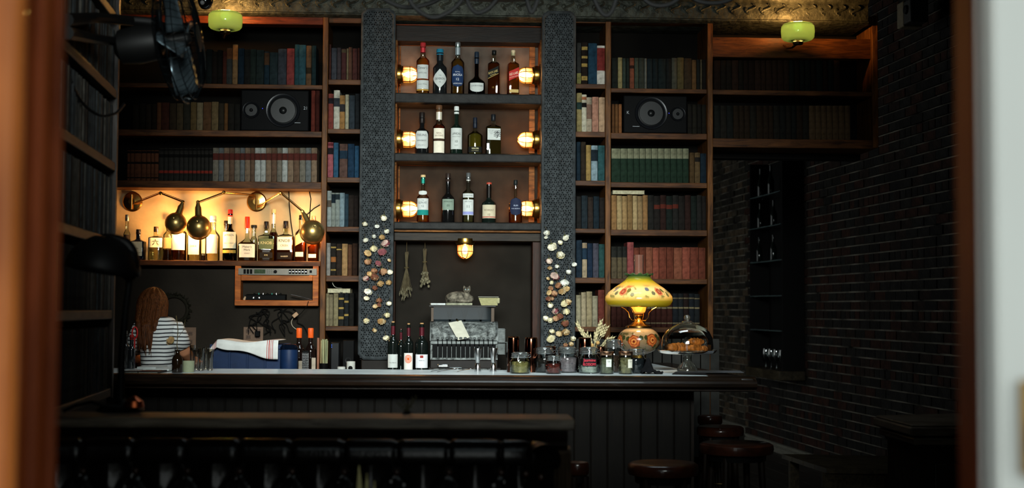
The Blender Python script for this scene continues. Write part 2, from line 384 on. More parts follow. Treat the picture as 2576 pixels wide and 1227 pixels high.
for c, a, b in ((bc1, 205, 808), (bc2, 822, 905), (bc3, 1447, 1523), (bc4, 1536, 1779), (bc5, 1793, 2196)):
    wbox('top_rail', a, b, 38, 58, -.1, 0, wood('rail_wood', '301408', '5e2a12', stretch=(1, 8, 8)) if c is bc1 else WOODX, c)
# lower cupboards under the right-hand bookcases, grey boards
lc = thing('lower_cupboard', 'grey vertical board cupboard front below the wide bookcase behind the bar corner', 'cupboard', WO, BETA)
for k in range(15):
    a = 1450+k*24; wbox('board', a+1, a+23, 852, 1150, 0.016, .03, mat('grey_board', '2c2c2a', .8, spec=.1, var=.3, scale=8), lc)
# niche frame: hanging cubby for the audio gear
cub = thing('cubby_shelf', 'open wooden cubby hung under the bottle niche, holding audio gear', 'shelf', WO, BETA)
CW = wood('cubby_wood', '6a3418', 'b0662e', stretch=(1, 8, 8), scale=5)
wbox('side_panel', 594, 609, 668, 768, -.33, 0, CW, cub); wbox('side_panel', 789, 804, 668, 768, -.33, 0, CW, cub)
wbox('shelf', 609, 789, 692, 706, -.33, 0, CW, cub); wbox('shelf', 594, 804, 755, 769, -.33, .003, CW, cub)
# back counter, hidden behind the bar
uA, zA = W(170, 940, .55)
BCZ = 1.035
bcn = thing('back_counter', 'dark wooden back counter under the cash register', 'counter', WO, BETA)
MB().box(W(190,900)[0], W(1447,900)[0], -.5, -.02, BCZ-.04, BCZ).build('worktop', DARKX, bcn, bevel=.005)
MB().box(W(190,900)[0], W(1447,900)[0], -.46, -.02, 0, BCZ-.04).build('cabinet_body', DARKZ, bcn)
# ---------------------------------------------------------------- perforated iron columns
def column(px0, px1, py0, py1, label):
    c = thing('perforated_column', label, 'column', WO, BETA); D = .12
    u0, _ = W(px0, 500, D); u1, _ = W(px1, 500, D); z1 = W((px0+px1)/2, py0, D)[1]; z0 = W((px0+px1)/2, py1, D)[1]
    MB().box(u0+.012, u1-.012, -D+.03, .2, z0, z1-.01).build('core', mat('column_core', '050505', .8), c)
    # chamfered frame
    def ringpts(i):
        ch = .035-i*.3
        return [(u0+i, z0+i+ch), (u0+i+ch, z0+i), (u1-i-ch, z0+i), (u1-i, z0+i+ch), (u1-i, z1-i-ch), (u1-i-ch, z1-i), (u0+i+ch, z1-i), (u0+i, z1-i-ch)]
    fr = MB(); rings = [(0, -D+.05), (0, -D+.004), (.006, -D-.004), (.012, -D-.006), (.018, -D), (.018, -D+.03)]
    vs = []
    for i, y in rings: vs += [(a, y, b) for a, b in ringpts(i)]
    fs = [(r*8+k, r*8+(k+1) % 8, (r+1)*8+(k+1) % 8, (r+1)*8+k) for r in range(len(rings)-1) for k in range(8)]
    fr.add(vs, fs); fr.build('frame', IRON, c, fixn=True)
    E = .030; H = E*math.sqrt(3)/2; pl = MB(); a0, a1, b0, b1 = u0+.014, u1-.014, z0+.014, z1-.014
    def web(A, B, Cc):
        cen = (A+B+Cc)/3; ring = []
        for p, q in ((A, B), (B, Cc), (Cc, A)):
            mid = (p+q)/2
            ring += [p, p.lerp(q, .17), mid.lerp(cen, .52), p.lerp(q, .83)]
        if any(not (a0 < v.x < a1 and b0 < v.y < b1) for v in (A, B, Cc)):
            ring = [Vector((min(max(v.x, a0), a1), min(max(v.y, b0), b1))) for v in ring]; cen = Vector((min(max(cen.x, a0), a1), min(max(cen.y, b0), b1)))
        n = len(ring); dz = -.0025
        pl.add([(v.x, -D+.008, v.y) for v in ring]+[(cen.x, -D+.004, cen.y)], [((i+1) % n, i, n) for i in range(n)])
    j = 0; z = b0-H
    jt = {}
    def V(i, j):
        if (i, j) not in jt: jt[(i, j)] = Vector((a0+i*E+(E/2 if j % 2 else 0)+random.uniform(-.0035, .0035), b0-H+j*H+random.uniform(-.0035, .0035)))
        return jt[(i, j)]
    for j in range(int((b1-b0)/H)+3):
        for i in range(-1, int((a1-a0)/E)+2):
            if j % 2: tr = ((V(i, j), V(i+1, j), V(i+1, j+1)), (V(i, j), V(i+1, j+1), V(i, j+1)))
            else: tr = ((V(i, j), V(i+1, j), V(i, j+1)), (V(i, j), V(i, j+1), V(i-1, j+1)))
            for t in tr: web(*t)
    stuff(pl.build('perforated_plate', IRON, c, solid=.005, smooth=False))
    # foot and cap blocks
    MB().box(u0+.02, u1-.02, -D+.02, .2, BCZ+.0005, z0).build('plinth', mat('plinth_paint', '1a1613', .6), c, bevel=.006)
    return c
column(904, 991, 20, 905, 'tall perforated iron column with dried roses, beside the narrow bookcase near the niche')
column(1362, 1448, 27, 905, 'tall perforated iron column with dried roses, nearer the oil lamp')
# ---------------------------------------------------------------- centre liquor display
dc = thing('liquor_display', 'three-tier backlit liquor display between the two perforated columns', 'shelf', WO, BETA)
WARM = wood('scuffed_casing', '34200f', '86582f', stretch=(1, 6, 6), scale=8, rough=.6)
SHF = mat('dark_leather_shelf', '1e1e1d', .6, spec=.15, var=.3, scale=20, bump=.3)
for y0, y1 in ((235, 260), (386, 407), (559, 578)):
    wbox('shelf_board', 990, 1364, y0, y1, -.22, .05, SHF, dc, bevel=.008)
for px0, px1 in ((992, 996.5), (1357.5, 1362)): wbox('side_casing', px0, px1, 100, 578, -.22, -.0, WARM, dc)
for y0, y1 in ((108, 116), (263, 270), (410, 417)):
    wbox('rear_frame', 1000, 1335, y0, y1, -.22, -.19, WARM, dc)
for y0, y1 in ((116, 236), (270, 386), (417, 559)):
    wbox('rear_frame_post', 1330, 1345, y0, y1, -.22, -.19, WARM, dc)
    wbox('rear_frame_post', 1001, 1005, y0, y1, -.22, -.19, WARM, dc)
for y0, y1, c_ in ((108, 236, '4c453e'), (262, 386, '2c2219'), (409, 559, '2c2219')): wbox('tier_back', 997, 1357, y0, y1, -.219, -.212, mat('tier_lining_'+c_, c_, .8, var=.25, scale=9), dc)  # top lining paler: its lit look is put into the colour
wbox('soffit_beam', 992, 1362, 66, 106, -.22, -.06, wood('soffit_wood', '0f0a06', '20140c', stretch=(1,8,8)), dc)
wbox('glow_tinted_fascia', 992, 1362, 46, 66, -.22, -.16, wood('fascia_wood', '4a1c0a', '7c3414', stretch=(1,8,8)), dc)  # red wood colour carries the warm glow under the cornice
wbox('lower_beam', 992, 1362, 578, 606, -.22, -.02, wood('beam_wood', '120e09', '2c2216', stretch=(1,8,8)), dc)
wbox('lower_beam_lip', 992, 1362, 578, 584, -.02, .02, WARM, dc)
for a, b in ((992, 996),(1340, 1362)): wbox('alcove_side', a, b, 606, 925, -.22, -.05, wood('alcove_side_wood', '1c120c', '3a2016', stretch=(8,8,1)), dc)
# ================================================================== BAR
BZ = 1.100
MARB = mat('pale_marble', 'd8e2e4', .25, var=.12, scale=5)
RAIL = wood('bar_rail_wood', '0d0906', '21160e', rough=.32, spec=.15, stretch=(1, 8, 8), scale=5, coat=.12)
bar = thing('bar_counter', 'long dark wooden bar with pale marble top and rounded rail', 'bar counter', (0, 0, 0))
XL = -2.45; XR = P(1906, 955, 6.6).x; XM = P(1788, 940, 6.66).x
m_ = MB(); m_.box(XL, XM, 6.69, 7.27, BZ-.02, BZ)
vs = [(XM-.62, 7.27), (XM-.02, 7.27), (XM-.145, 8.48), (XM-.75, 8.48)]
m_.add([(x, y, BZ-.02) for x, y in vs]+[(x, y, BZ) for x, y in vs], [(3,2,1,0),(4,5,6,7),(0,1,5,4),(1,2,6,5),(2,3,7,6),(3,0,4,7)])
m_.build('marble_top', MARB, bar, bevel=.003)
prof = [(.0, BZ-.001), (-.004, BZ+.002), (-.03, BZ+.002), (-.045, BZ-.004), (-.05, BZ-.014), (-.062, BZ-.016), (-.075, BZ-.02), (-.085, BZ-.032), (-.083, BZ-.046), (-.07, BZ-.056), (-.05, BZ-.06), (-.05, BZ-.068), (0, BZ-.075)]
m_ = MB(); m_.ext([(6.69+y, z) for y, z in prof], XL, XR); m_.build('front_rail', RAIL, bar, fixn=True)
m_ = MB(); a = [(XM, 6.69), (XR, 6.61), (XR-.19, 8.48), (XM-.145, 8.48)]
m_.add([(x, y, BZ-.06) for x, y in a]+[(x, y, BZ-.003) for x, y in a], [(3,2,1,0),(4,5,6,7),(0,1,5,4),(1,2,6,5),(2,3,7,6),(3,0,4,7)]); m_.build('side_rail', RAIL, bar, bevel=.02, fixn=True)
FP = 6.86; XP = P(1752, 1050, FP).x
m_ = MB(); m_.box(XL, XP-.01, FP+.02, FP+.06, 0, BZ-.06); m_.build('carcass', DARKZ, bar)
m_ = MB(); m_.add([(XP-.03, FP+.06, 0), (XP-.01, FP+.06, 0), (XP-.2, 8.45, 0), (XP-.22, 8.45, 0), (XP-.03, FP+.06, BZ-.06), (XP-.01, FP+.06, BZ-.06), (XP-.2, 8.45, BZ-.06), (XP-.22, 8.45, BZ-.06)], [(3,2,1,0),(4,5,6,7),(0,1,5,4),(1,2,6,5),(2,3,7,6),(3,0,4,7)]); m_.build('side_carcass', DARKZ, bar)
PLK = wood('bar_plank_wood', '070605', '110e0b', rough=.65, stretch=(8, 8, 1), scale=6)
x = XL; pm = None
while x < XP-.075:
    if pm is None:
        q = MB(); q.box(.002, .078, 0, .02, 0.1, BZ-.07); q.tube([(.078, .004, .1), (.078, .004, BZ-.07)], .006, 6); pm = q.mesh('plank', PLK)
    o = bpy.data.objects.new('plank', pm); C.objects.link(o); o.parent = bar; o.location = (x, FP, 0); x += .084
MB().box(XL, XP, FP-.015, FP+.02, 0, .1).build('kick_board', DARKX, bar)
# ---------------------------------------------------------------- ledge in front, above the booth
LZ = 1.118
ld = thing('booth_ledge', 'worn wooden ledge running above the leather booth', 'ledge', (0, 0, 0))
LWD = wood('ledge_wood', '3a322a', '786e60', rough=.45, spec=.3, stretch=(1, 10, 10), scale=5)
YN = PZ(800, 1052, LZ).y; YF = PZ(1436, 1041, LZ).y; xr1 = PZ(1448, 1056, LZ).x; xr2 = PZ(1431, 1041, LZ).x; xl_ = -1.35
m_ = MB(); q = [(xl_, YN), (xr1, YN), (xr2, YF), (xl_, YF)]
m_.add([(x, y, LZ-.03) for x, y in q]+[(x, y, LZ) for x, y in q], [(3,2,1,0),(4,5,6,7),(0,1,5,4),(1,2,6,5),(2,3,7,6),(3,0,4,7)]); m_.build('ledge_top', LWD, ld, bevel=.006)
m_ = MB(); m_.ext([(YN+.02, LZ-.03), (YN+.02, LZ-.045), (YN+.03, LZ-.06), (YN+.03, LZ-.075), (YN+.045, LZ-.09), (YF-.02, LZ-.09), (YF-.02, LZ-.03)], xl_, xr1-.02); m_.build('ledge_moulding', DARKX, ld, fixn=True)
MB().box(xl_, xr1-.05, YN+.09, YF-.04, 0, LZ-.09).build('partition', DARKZ, ld)
m_ = MB(); pxr = P(1437, 1150, YN+.05).x; pxl = P(1388, 1150, YN+.05).x
m_.box(pxl, pxr, YN+.05, YF-.03, 0, LZ-.09)
for k in range(5): xx = pxl+(pxr-pxl)*(k+.5)/5; m_.tube([(xx, YN+.05, .02), (xx, YN+.05, LZ-.1)], .0045, 8)
m_.build('fluted_post', wood('post_dark', '241c14', '4a3c2c', stretch=(8,8,1)), ld)
# ================================================================== BOOKS
PAGES = mat('book_pages', 'b8ab8a', .9, var=.25, scale=60, stretch=(1, 1, .05))
def mute(c):
    r, g, b = (int(c[i:i+2], 16) for i in (0, 2, 4)); m = (r+g+b)/3
    f = lambda x: int(max(0, min(255, (m+(x-m)*.76)*(.78 if m > 95 else .70))))
    return '%02x%02x%02x' % (f(r), f(g), f(b))
def spine(w, d0, n=6, bul=.006):
    bul = min(bul, w*.35)
    return [(-w/2+w*k/n, -d0-bul*math.sin(PI*k/n)) for k in range(n+1)]
def cloth(col): return mat('book_cloth', mute(col), .85, spec=.05, var=.28, scale=35, bump=.25, bscale=150)
def shelf_word(n): return n
def hexn(col):
    r, g, b = (int(col[i:i+2], 16) for i in (0, 2, 4)); mx, mn = max(r, g, b), min(r, g, b)
    if mx-mn < 26: base = 'white' if mx > 190 else 'pale grey' if mx > 140 else 'grey' if mx > 85 else 'charcoal'
    elif r == mx and g > b*1.15 and g > r*.62: base = 'cream' if mx > 190 and b > 120 else 'tan' if mx > 140 else 'olive brown'
    elif r == mx: base = 'salmon' if b > 95 and mx > 170 else 'red' if g < r*.5 and mx > 120 else 'orange brown' if g > r*.45 and mx > 130 else 'maroon' if g < r*.6 else 'brown'
    elif g == mx: base = 'green' if mx > 90 else 'dark green'
    else: base = 'teal' if g > r*1.35 and g > b*.8 else 'blue' if mx > 110 else 'navy'
    return base
BOOKN = [0]
def book(loc, rz, w, h, col, depth=.17, bands=(), label='', group=None, pages=True, mesh=None, lean=0):
    BOOKN[0] += 1
    b = MB(); t = .003 if w > .012 else .0015; sp = spine(w, 0); n = len(sp)
    if pages:
        vs = [(x, y, 0) for x, y in sp]+[(x, y, h) for x, y in sp]; b.add(vs, [(k, k+1, n+k+1, n+k) for k in range(n-1)])
        b.box(-w/2, -w/2+t, 0, depth, 0, h); b.box(w/2-t, w/2, 0, depth, 0, h)
        b.add([(x, y, h-.0005) for x, y in sp], [tuple(range(n))]); b.add([(x, y, .0005) for x, y in sp], [tuple(range(n-1, -1, -1))])
    else:
        vs = [(x, y, 0) for x, y in sp]+[(w/2, depth, 0), (-w/2, depth, 0)]; vs += [(x, y, h) for x, y, _ in vs]; k_ = n+2
        b.add(vs, [(k, (k+1) % k_, k_+(k+1) % k_, k_+k) for k in range(k_)]+[tuple(range(k_-1, -1, -1)), tuple(range(k_, 2*k_))])
    o = b.build('book', cloth(col), loc=loc, rz=rz); o.rotation_euler[1] = lean
    tag(o, label, 'book', group)
    if pages: MB().box(-w/2+t, w/2-t, .001, depth-.004, .004, h-.005).build('page_block', PAGES, o, smooth=False)
    for z0, z1, c in bands:
        s2 = [(x*1.005, y-.0006) for x, y in spine(w, 0)]
        q = MB().add([(x, y, z0*h) for x, y in s2]+[(x, y, z1*h) for x, y in s2], [(k, k+1, n+k+1, n+k) for k in range(n-1)])
        q.build('spine_band', cloth(c), o)
    return o
GILT = 'b8923c'
def row(where, yb, items, d=-.035, group=None, depth=.17, zb=None, step=1):
    """items: (x0, x1, ytop, colour, bands) in picture pixels, standing with feet at yb"""
    cols = {}
    for k, it in enumerate(items):
        x0, x1, yt, col = it[:4]
        for lo, hi in ((205, 806.5), (823.5, 902), (1450, 1520.5), (1538, 1776.5), (1795, 2194)):
            if lo-6 < x0 < hi: x0 = max(x0, lo); x1 = min(x1, hi)
        bands = it[4] if len(it) > 4 else ()
        u0, z0 = W(x0, 500, d); u1, _ = W(x1, 500, d); xm = (x0+x1)/2
        z0 = W(xm, yb, d)[1] if zb is None else zb; z1 = W(xm, yt, d)[1]
        wd = u1-u0-.001; nm = hexn(col)
        size = 'thick' if wd > .042 else 'slim' if wd < .026 else ''
        b0 = (' with '+('a gilt' if bands[0][2] == GILT else hexn(bands[0][2]))+' spine band') if bands else ''
        lab = f"{(size+' ') if size else ''}{nm} book{b0}, {ordw(k+1)} from left on {where}"
        for cut in (b0, size+' '):
            if len(lab.replace('-', ' ').split()) > 16 and cut.strip(): lab = lab.replace(cut, '', 1)
        book(Wp((u0+u1)/2, d, z0), BETA, wd, max(.05, z1-z0), col, depth, bands, lab, group or ('books on '+where))
def shz(px, y): return W(px, y, 0)[1]+.0006
K = '1b2226'; DK = [(.72, .80, '14100e')]
# --- wide left bookcase
r1 = [(500,514,128,'1c1a16'),(514,528,124,'18201f'),(528,541,130,'221814'),(541,554,126,'1c1714'),(555,565,130,'5a2418'),(565,579,121,'3c3f3c',[(.7,.99,'7a4020')]),(580,593,112,'8a6238',[(.62,.98,'c06828')]),(594,609,122,'15283c'),(610,625,125,'20211e'),(625,639,124,'22302a'),(640,659,126,'23302e'),(660,673,130,'1c3440',[(.6,.97,'5c3a22')]),(674,694,132,'26363a'),(695,716,123,'3c424c'),(717,736,122,'a83a34'),(737,748,112,'24525c'),(748,765,113,'2a5a68'),(766,779,115,'7a5230',[(.3,.45,'3a2a18')]),(780,791,115,'1c3438')]
row('top shelf of plank bookcase', 210, r1, zb=shz(504, 210))
r2 = [(330,346,262,'241a12'),(347,362,260,'1e1a14'),(363,377,262,'2a2016'),(378,390,261,'241a10'),(391,402,258,'6a3a1c'),(403,422,258,'4a2014'),(423,440,260,'3a2a1a'),(441,457,260,'4c3c24'),(458,475,260,'2e2a20'),(476,491,257,'6a5028'),(492,507,258,'7c6a48'),(508,528,257,'6a4424'),(529,546,256,'7c6238'),(547,560,260,'3a3022'),(561,570,260,'7a4a20'),(571,586,261,'221f1a'),(587,601,262,'1e1c18'),(780,790,228,'7c2a1e'),(791,801,228,'4c1a12')]
row('second shelf of plank bookcase', 327, r2, zb=shz(504, 327))
r3 = []
e = [318,326,337,354,367,378,387,398]
for a, b in zip(e, e[1:]): r3.append((a, b-.7, 378, '7c4226', [(.55,.62,'1c1410'),(.9,.97,'1c1410'),(.08,.12,'1c1410')]))
e = [398,411,422,436,450,461,473,483,494,504,513,524,534]
for a, b in zip(e, e[1:]): r3.append((a, b-.7, 373, '33302a', [(.72,.82,'15130f'),(.24,.32,'b02a1c'),(.93,.98,'15130f')]))
e = [534,549,562,576,589,603,615,629,640,655,668,682,696,709,723,738,753,768,782,797]
for k, (a, b) in enumerate(zip(e, e[1:])): r3.append((a, b-.7, 372, ['7a7262','6c7070','8a6e52','7c5a42'][k % 4] if k not in (8, 9, 13) else 'b0b4ac', [(.64,.84,'6e2a20')]))
row('shelf right above the bottle niche', 455, r3, zb=shz(504, 455))
# --- narrow left bookcase
wl = 'of niche-side narrow case'
row('top shelf '+wl, 200, [(824,829,112,'5c2c24'),(830,843,121,'4a4c56'),(844,854,120,'4c4044'),(855,867,123,'5c2e2c',[(.88,.98,'6e5a3c')]),(868,873,122,'7a6848'),(873,882,119,'6c4430'),(883,895,122,'5a2c28'),(896,902,121,'4a2420')], zb=shz(863.5, 200))
row('second shelf '+wl, 324, [(823,836,236,'a24034',[(.72,.88,'2a2228')]),(837,852,227,'c8c4ae',[(.58,.80,'3c4048')]),(852,865,240,'b07838',[(.52,.74,'3a3638')]),(866,875,238,'b4ac88'),(876,890,240,'35424a'),(891,902,236,'22262a')], zb=shz(863.5, 324))
row('third shelf '+wl, 446, [(822,837,358,'b05058',[(.66,.84,'2a2026'),(.9,.98,'8c2c34')]),(838,850,359,'2c648c'),(853,873,362,'6e4c40',[(.56,.8,'1e3850')]),(874,890,362,'1c3c5c'),(891,902,367,'24547c')], zb=shz(863.5, 446))
row('fourth shelf '+wl, 570, [(821,834,480,'9aa49e',[(.55,.74,'6a5a4c')]),(834,844,485,'8c9488',[(.7,.96,'1c2c38')]),(844,855,485,'8a948c',[(.8,.96,'2c3c44')]),(855,867,485,'7e9aa4'),(867,877,488,'2a4454'),(877,890,491,'30261f'),(890,902,492,'241c18')], zb=shz(863.5, 570))
row('fifth shelf '+wl, 693, [(820,833,611,'9c968c'),(834,847,612,'2e2824',[(.42,.58,'b06024'),(.85,.9,GILT),(.15,.2,GILT)]),(848,861,613,'3a2c24',[(.8,.84,GILT)]),(862,876,613,'b4864c'),(877,887,615,'6e4228'),(888,901,612,'3a2418')], zb=shz(863.5, 693))
row('sixth shelf '+wl, 820, [(820,831,738,'9c8c64'),(831,841,740,'8c7c58'),(842,854,738,'94865c'),(855,868,735,'2c2c2a',[(.2,.28,GILT),(.5,.56,GILT),(.78,.84,GILT)]),(869,880,736,'26282a',[(.3,.36,GILT),(.7,.76,GILT)]),(881,893,737,'24221e')], zb=shz(863.5, 820))
# two books lying on top, the upper one fallen open
zt = W(852, 737, -.03)[1]
def flatbook(x0, x1, z0, th, col, label, where_d=-.03, pg=True):
    u0, u1 = W(x0, 735, where_d)[0], W(x1, 735, where_d)[0]; wd = u1-u0
    o = MB().box(-wd/2, wd/2, -.0, .14, 0, .0025).box(-wd/2, wd/2, 0, .14, th-.0025, th).box(-wd/2, wd/2, .137, .14, 0, th).build('book', cloth(col), loc=Wp((u0+u1)/2, where_d, z0), rz=BETA)
    tag(o, label, 'book', 'books lying flat on a row'); MB().box(-wd/2+.003, wd/2-.003, .002, .137, .0025, th-.0025).build('page_block', mat('pale_pages', 'a09a80', .9, var=.2, scale=60), o); BOOKN[0] += 1; return o
flatbook(823, 882, zt, .030, '8a7a58', 'cream-paged book lying flat on the dark row of the sixth shelf')
cv = MB(); uu = W(838, 720, -.03)[0]
cv.grid(lambda a, b: (-.04+.10*a*.2-.02+.03*(1-a)**3+.07*a, .02+.1*b, .002+.06*(1-a)**3), 10, 2)
o = cv.build('booklet', PAPER, loc=Wp(uu+.02, -.03, zt+.031), rz=BETA, solid=.0012); tag(o, 'pale open leaflet curling up on the flat book of the sixth shelf', 'booklet')
# --- narrow right bookcase
wr_ = 'of honey-brown narrow case'
row('top shelf '+wr_, 211, [(1449,1461,108,'3a3a36',[(.02,.27,'8c8440')]),(1462,1477,107,'2c1f18',[(.10,.2,GILT),(.42,.5,GILT),(.62,.68,GILT),(.82,.9,GILT)]),(1479,1501,109,'1e4660'),(1501,1521,115,'d8d0c0',[(.36,.94,'a02c28')])], zb=shz(1485, 211))
row('second shelf '+wr_, 331, [(1450,1463,234,'a08c50',[(.58,.76,'2c4a44')]),(1463,1475,238,'d8d0b0',[(.66,.78,'201a18'),(.86,.94,'c06a3c')]),(1475,1488,245,'bca888',[(.38,.8,'8c6450')]),(1489,1505,244,'c88468'),(1506,1521,245,'d4a478')], zb=shz(1485, 331))
row('third shelf '+wr_, 454, [(1449,1460,357,'1c3444'),(1461,1473,357,'3c2e22'),(1474,1486,365,'b48c44'),(1487,1503,366,'8ca8b4',[(.56,.88,'22303c')]),(1504,1521,366,'2c6468')], zb=shz(1485, 454))
row('fourth shelf '+wr_, 575, [(1450,1462,494,'2c2a28'),(1463,1478,492,'28343c'),(1479,1492,496,'3c3028'),(1493,1507,494,'20303c'),(1508,1521,497,'2c2420')], zb=shz(1485, 575))
row('fifth shelf '+wr_, 698, [(1450,1464,604,'22384a'),(1465,1477,610,'24405a',[(.84,.99,'b09470'),(.0,.52,'b8a078')]),(1478,1491,612,'1e3450'),(1492,1506,612,'565464'),(1507,1521,614,'2a5c58')], zb=shz(1485, 698))
row('sixth shelf '+wr_, 822, [(1450,1462,742,'a89c78'),(1463,1475,735,'b4a078'),(1476,1490,733,'a89468'),(1491,1504,744,'a09474'),(1505,1521,729,'843428')], zb=shz(1485, 822))
# --- wide right bookcase
wq = 'of case behind oil lamp'
row('top shelf '+wq, 223, [(1539,1553,146,'222822'),(1554,1565,145,'9c8c54'),(1566,1574,147,'3c4c40'),(1575,1583,147,'26302a'),(1584,1595,146,'9c4c30',[(.66,.76,'3a2018')]),(1596,1606,146,'4c5844'),(1607,1620,146,'3e4438'),(1621,1627,147,'6a6c60'),(1628,1641,148,'202c30'),(1642,1655,148,'1c2628'),(1656,1675,148,'1e2a2a'),(1676,1689,148,'222422'),(1690,1703,146,'5a5846'),(1704,1720,145,'6c5c30'),(1721,1740,147,'4a3822'),(1741,1752,151,'8a5a2c'),(1753,1761,150,'2a2c26'),(1762,1767,150,'6a5c40'),(1768,1777,150,'241f1a')], zb=shz(1657.5, 223))
row('second shelf '+wq, 335, [(1539,1546,262,'7c4a24'),(1547,1555,262,'8a5428'),(1556,1564,262,'a05c2c'),(1730,1741,262,'25221c'),(1742,1753,263,'2c281f'),(1754,1765,262,'221f1a'),(1766,1777,263,'26221a')], zb=shz(1657.5, 335))
it = []; e = [1537,1561,1578,1594,1609,1624,1639,1655,1671,1687,1703,1718,1733]
for a, b in zip(e, e[1:]): it.append((a, b-.7, 373, '26402e', [(.70,.99,'8c8c6a')]))
it += [(1735,1747,384,'6a4c28'),(1748,1761,384,'7a5c34',[(.7,.85,'2c2620')]),(1762,1777,386,'1c3040')]
row('third shelf '+wq, 459, it, zb=shz(1657.5, 459))
it = []; cs = ['a8743c','c09c60','b88c50','98703c','c8a468','a4804c']; e = [1538,1552,1565,1578,1592,1604,1617,1630]
for k, (a, b) in enumerate(zip(e, e[1:])): it.append((a, b-.7, 491+(k % 3), cs[k % 6]))
e = [1630,1645,1661,1676,1692,1707,1723,1738,1753,1766,1777]
for k, (a, b) in enumerate(zip(e, e[1:])): it.append((a, b-.7, 491+(k % 2)*2, ['2c2a26','2a2420','3a221c','202a24'][k % 4], [(.62,.74,'7c2a1c')] if k in (1,2,3,4) else ()))
row('fourth shelf '+wq, 578, it, zb=shz(1657.5, 578))
flatbook(1540, 1622, W(1580, 489, -.03)[1], .028, '7a5a30', 'tan book lying flat across the tan row of the fourth shelf')
it = [(1538,1552,620,'30302a',[(.0,.66,'6c5c40')]),(1553,1565,620,'30302a',[(.0,.66,'74623f')]),(1566,1577,620,'2c2c28',[(.0,.66,'6c5c40')]),(1578,1594,609,'a84844')]
e = [1595,1609,1625,1642,1658,1677,1695,1716,1736,1757,1775]
for k, (a, b) in enumerate(zip(e, e[1:])): it.append((a, b-.8, 622+(k % 3 == 0), ['96412c','8a3c26','9c5034','a84c34'][k % 4]))
row('fifth shelf '+wq, 701, it, zb=shz(1657.5, 701))
it = []; x = 1538
for k in range(16):
    w_ = 13.7+random.uniform(-1, 1.2)
    if x+w_ > 1776: break
    it.append((x, x+w_-.7, 738+random.choice((0, 0, 1)), ['26282a','2c1e1a','20262c'][k % 3] if x > 1680 else '4a2018', [(.1,.14,'7a6a4a'),(.55,.6,'8a7850'),(.84,.88,'7a6a4a')] if x > 1600 else ())); x += w_
row('sixth shelf '+wq, 823, it, zb=shz(1657.5, 823))
# --- dark bridge bookcase (right of the column): plain dark volumes
it = []; x = 1797
while x < 2110:
    w_ = random.uniform(12, 17); it.append((x, x+w_-.7, 152, random.choice(['2a1a12','241d16','3a2418','1c2420']))); x += w_
row('upper shelf over the passage', 228, it, zb=shz(1999, 228))
it = []; x = 1797
while x < 2130:
    w_ = random.uniform(12, 17); it.append((x, x+w_-.7, 266, random.choice(['2a261f','332418','22241f']) if x < 2030 else '6a4e30')); x += w_
row('lower shelf over the passage', 350, it, zb=shz(1999, 350))
# ================================================================== LEFT WALL CASE (running towards the viewer)
lx0 = -.852
def LW_(y): return lx0-.1305*y          # x of the case front at depth y
lcs = thing('bookcase', 'tall dark bookcase running along the left wall beside the door', 'bookcase', (LW_(5.2), 5.2, 0), SRZ+0.01)
# local frame: +y away from the viewer, case body towards -x
LSZ = [2.84, 2.553, 2.262, 1.982, 1.690, 1.415, 1.118]
OAK = wood('dusty_oak', '1c1813', '443a2c', stretch=(8, 1, 8), scale=5)
OAKL = wood('lit_oak', '2a1d10', '624826', stretch=(8, 1, 8), scale=5)  # same oak with the amber glow put into its colour
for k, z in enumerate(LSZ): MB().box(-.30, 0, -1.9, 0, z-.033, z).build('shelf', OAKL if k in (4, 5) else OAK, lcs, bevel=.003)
MB().box(-.30, .004, -.02, .01, 1.08, 3.2).build('end_panel', DARKZ, lcs)
MB().box(-.315, -.30, -1.9, .0, 1.08, 3.2).build('back_panel', DARKZ, lcs)
MB().box(-.30, -.02, -1.0, .0, 0, 1.085).build('base_cabinet', DARKZ, lcs)
place = ['', 'top', 'second', 'third', 'fourth', 'fifth', 'lowest']
lr = Matrix.Rotation(SRZ+.01, 4, 'Z'); rest = MB()
for k, z in enumerate(LSZ):
    y = -.035; n = 0
    top = (LSZ[k-1]-.033-z) if k else .27
    while y > -1.28:
        th = random.uniform(.020, .030) if k != 4 else random.uniform(.018, .03); y -= th
        hh = min(top-.03, random.uniform(.225, .245)); ci = random.randrange(5)
        col = ['34383a','3c3c38','2e3234','48443c','38322a'][ci]; lab = 'slim dark'
        if k == 5 and -1.30 < y < -1.02: col = random.choice(['d0a850','e0c078','c89840']); lab = 'glow-tinted'  # amber glow put into the book colours, here and one shelf up
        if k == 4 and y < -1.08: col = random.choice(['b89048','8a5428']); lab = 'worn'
        if k >= 5 and y < -.55 or lab != 'slim dark':
            n += 1
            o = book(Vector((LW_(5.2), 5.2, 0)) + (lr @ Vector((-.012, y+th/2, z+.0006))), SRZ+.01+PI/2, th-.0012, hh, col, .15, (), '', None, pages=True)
            tag(o, f"{lab} volume, {ordw(n)} from the far end of the near group, {place[k]} left wall shelf", 'book', 'near volumes on the left wall case')
        else:
            j_ = random.uniform(0, .006); rest.box(-.18, -.014-j_, y+.001, y+th-.001, z+.0006, z+hh, ci); rest.tube([(-.015-j_, y+th/2, z+.001), (-.015-j_, y+th/2, z+hh)], th*.42, 6, ci)
o = rest.build('packed_books', [cloth(c) for c in ('34383a','3c3c38','2e3234','48443c','38322a')], loc=(LW_(5.2), 5.2, 0), rz=SRZ+.01)
tag(o, 'rows of thin dark volumes packed along the left wall bookcase', 'books', kind='stuff')
print('BOOKS', BOOKN[0])
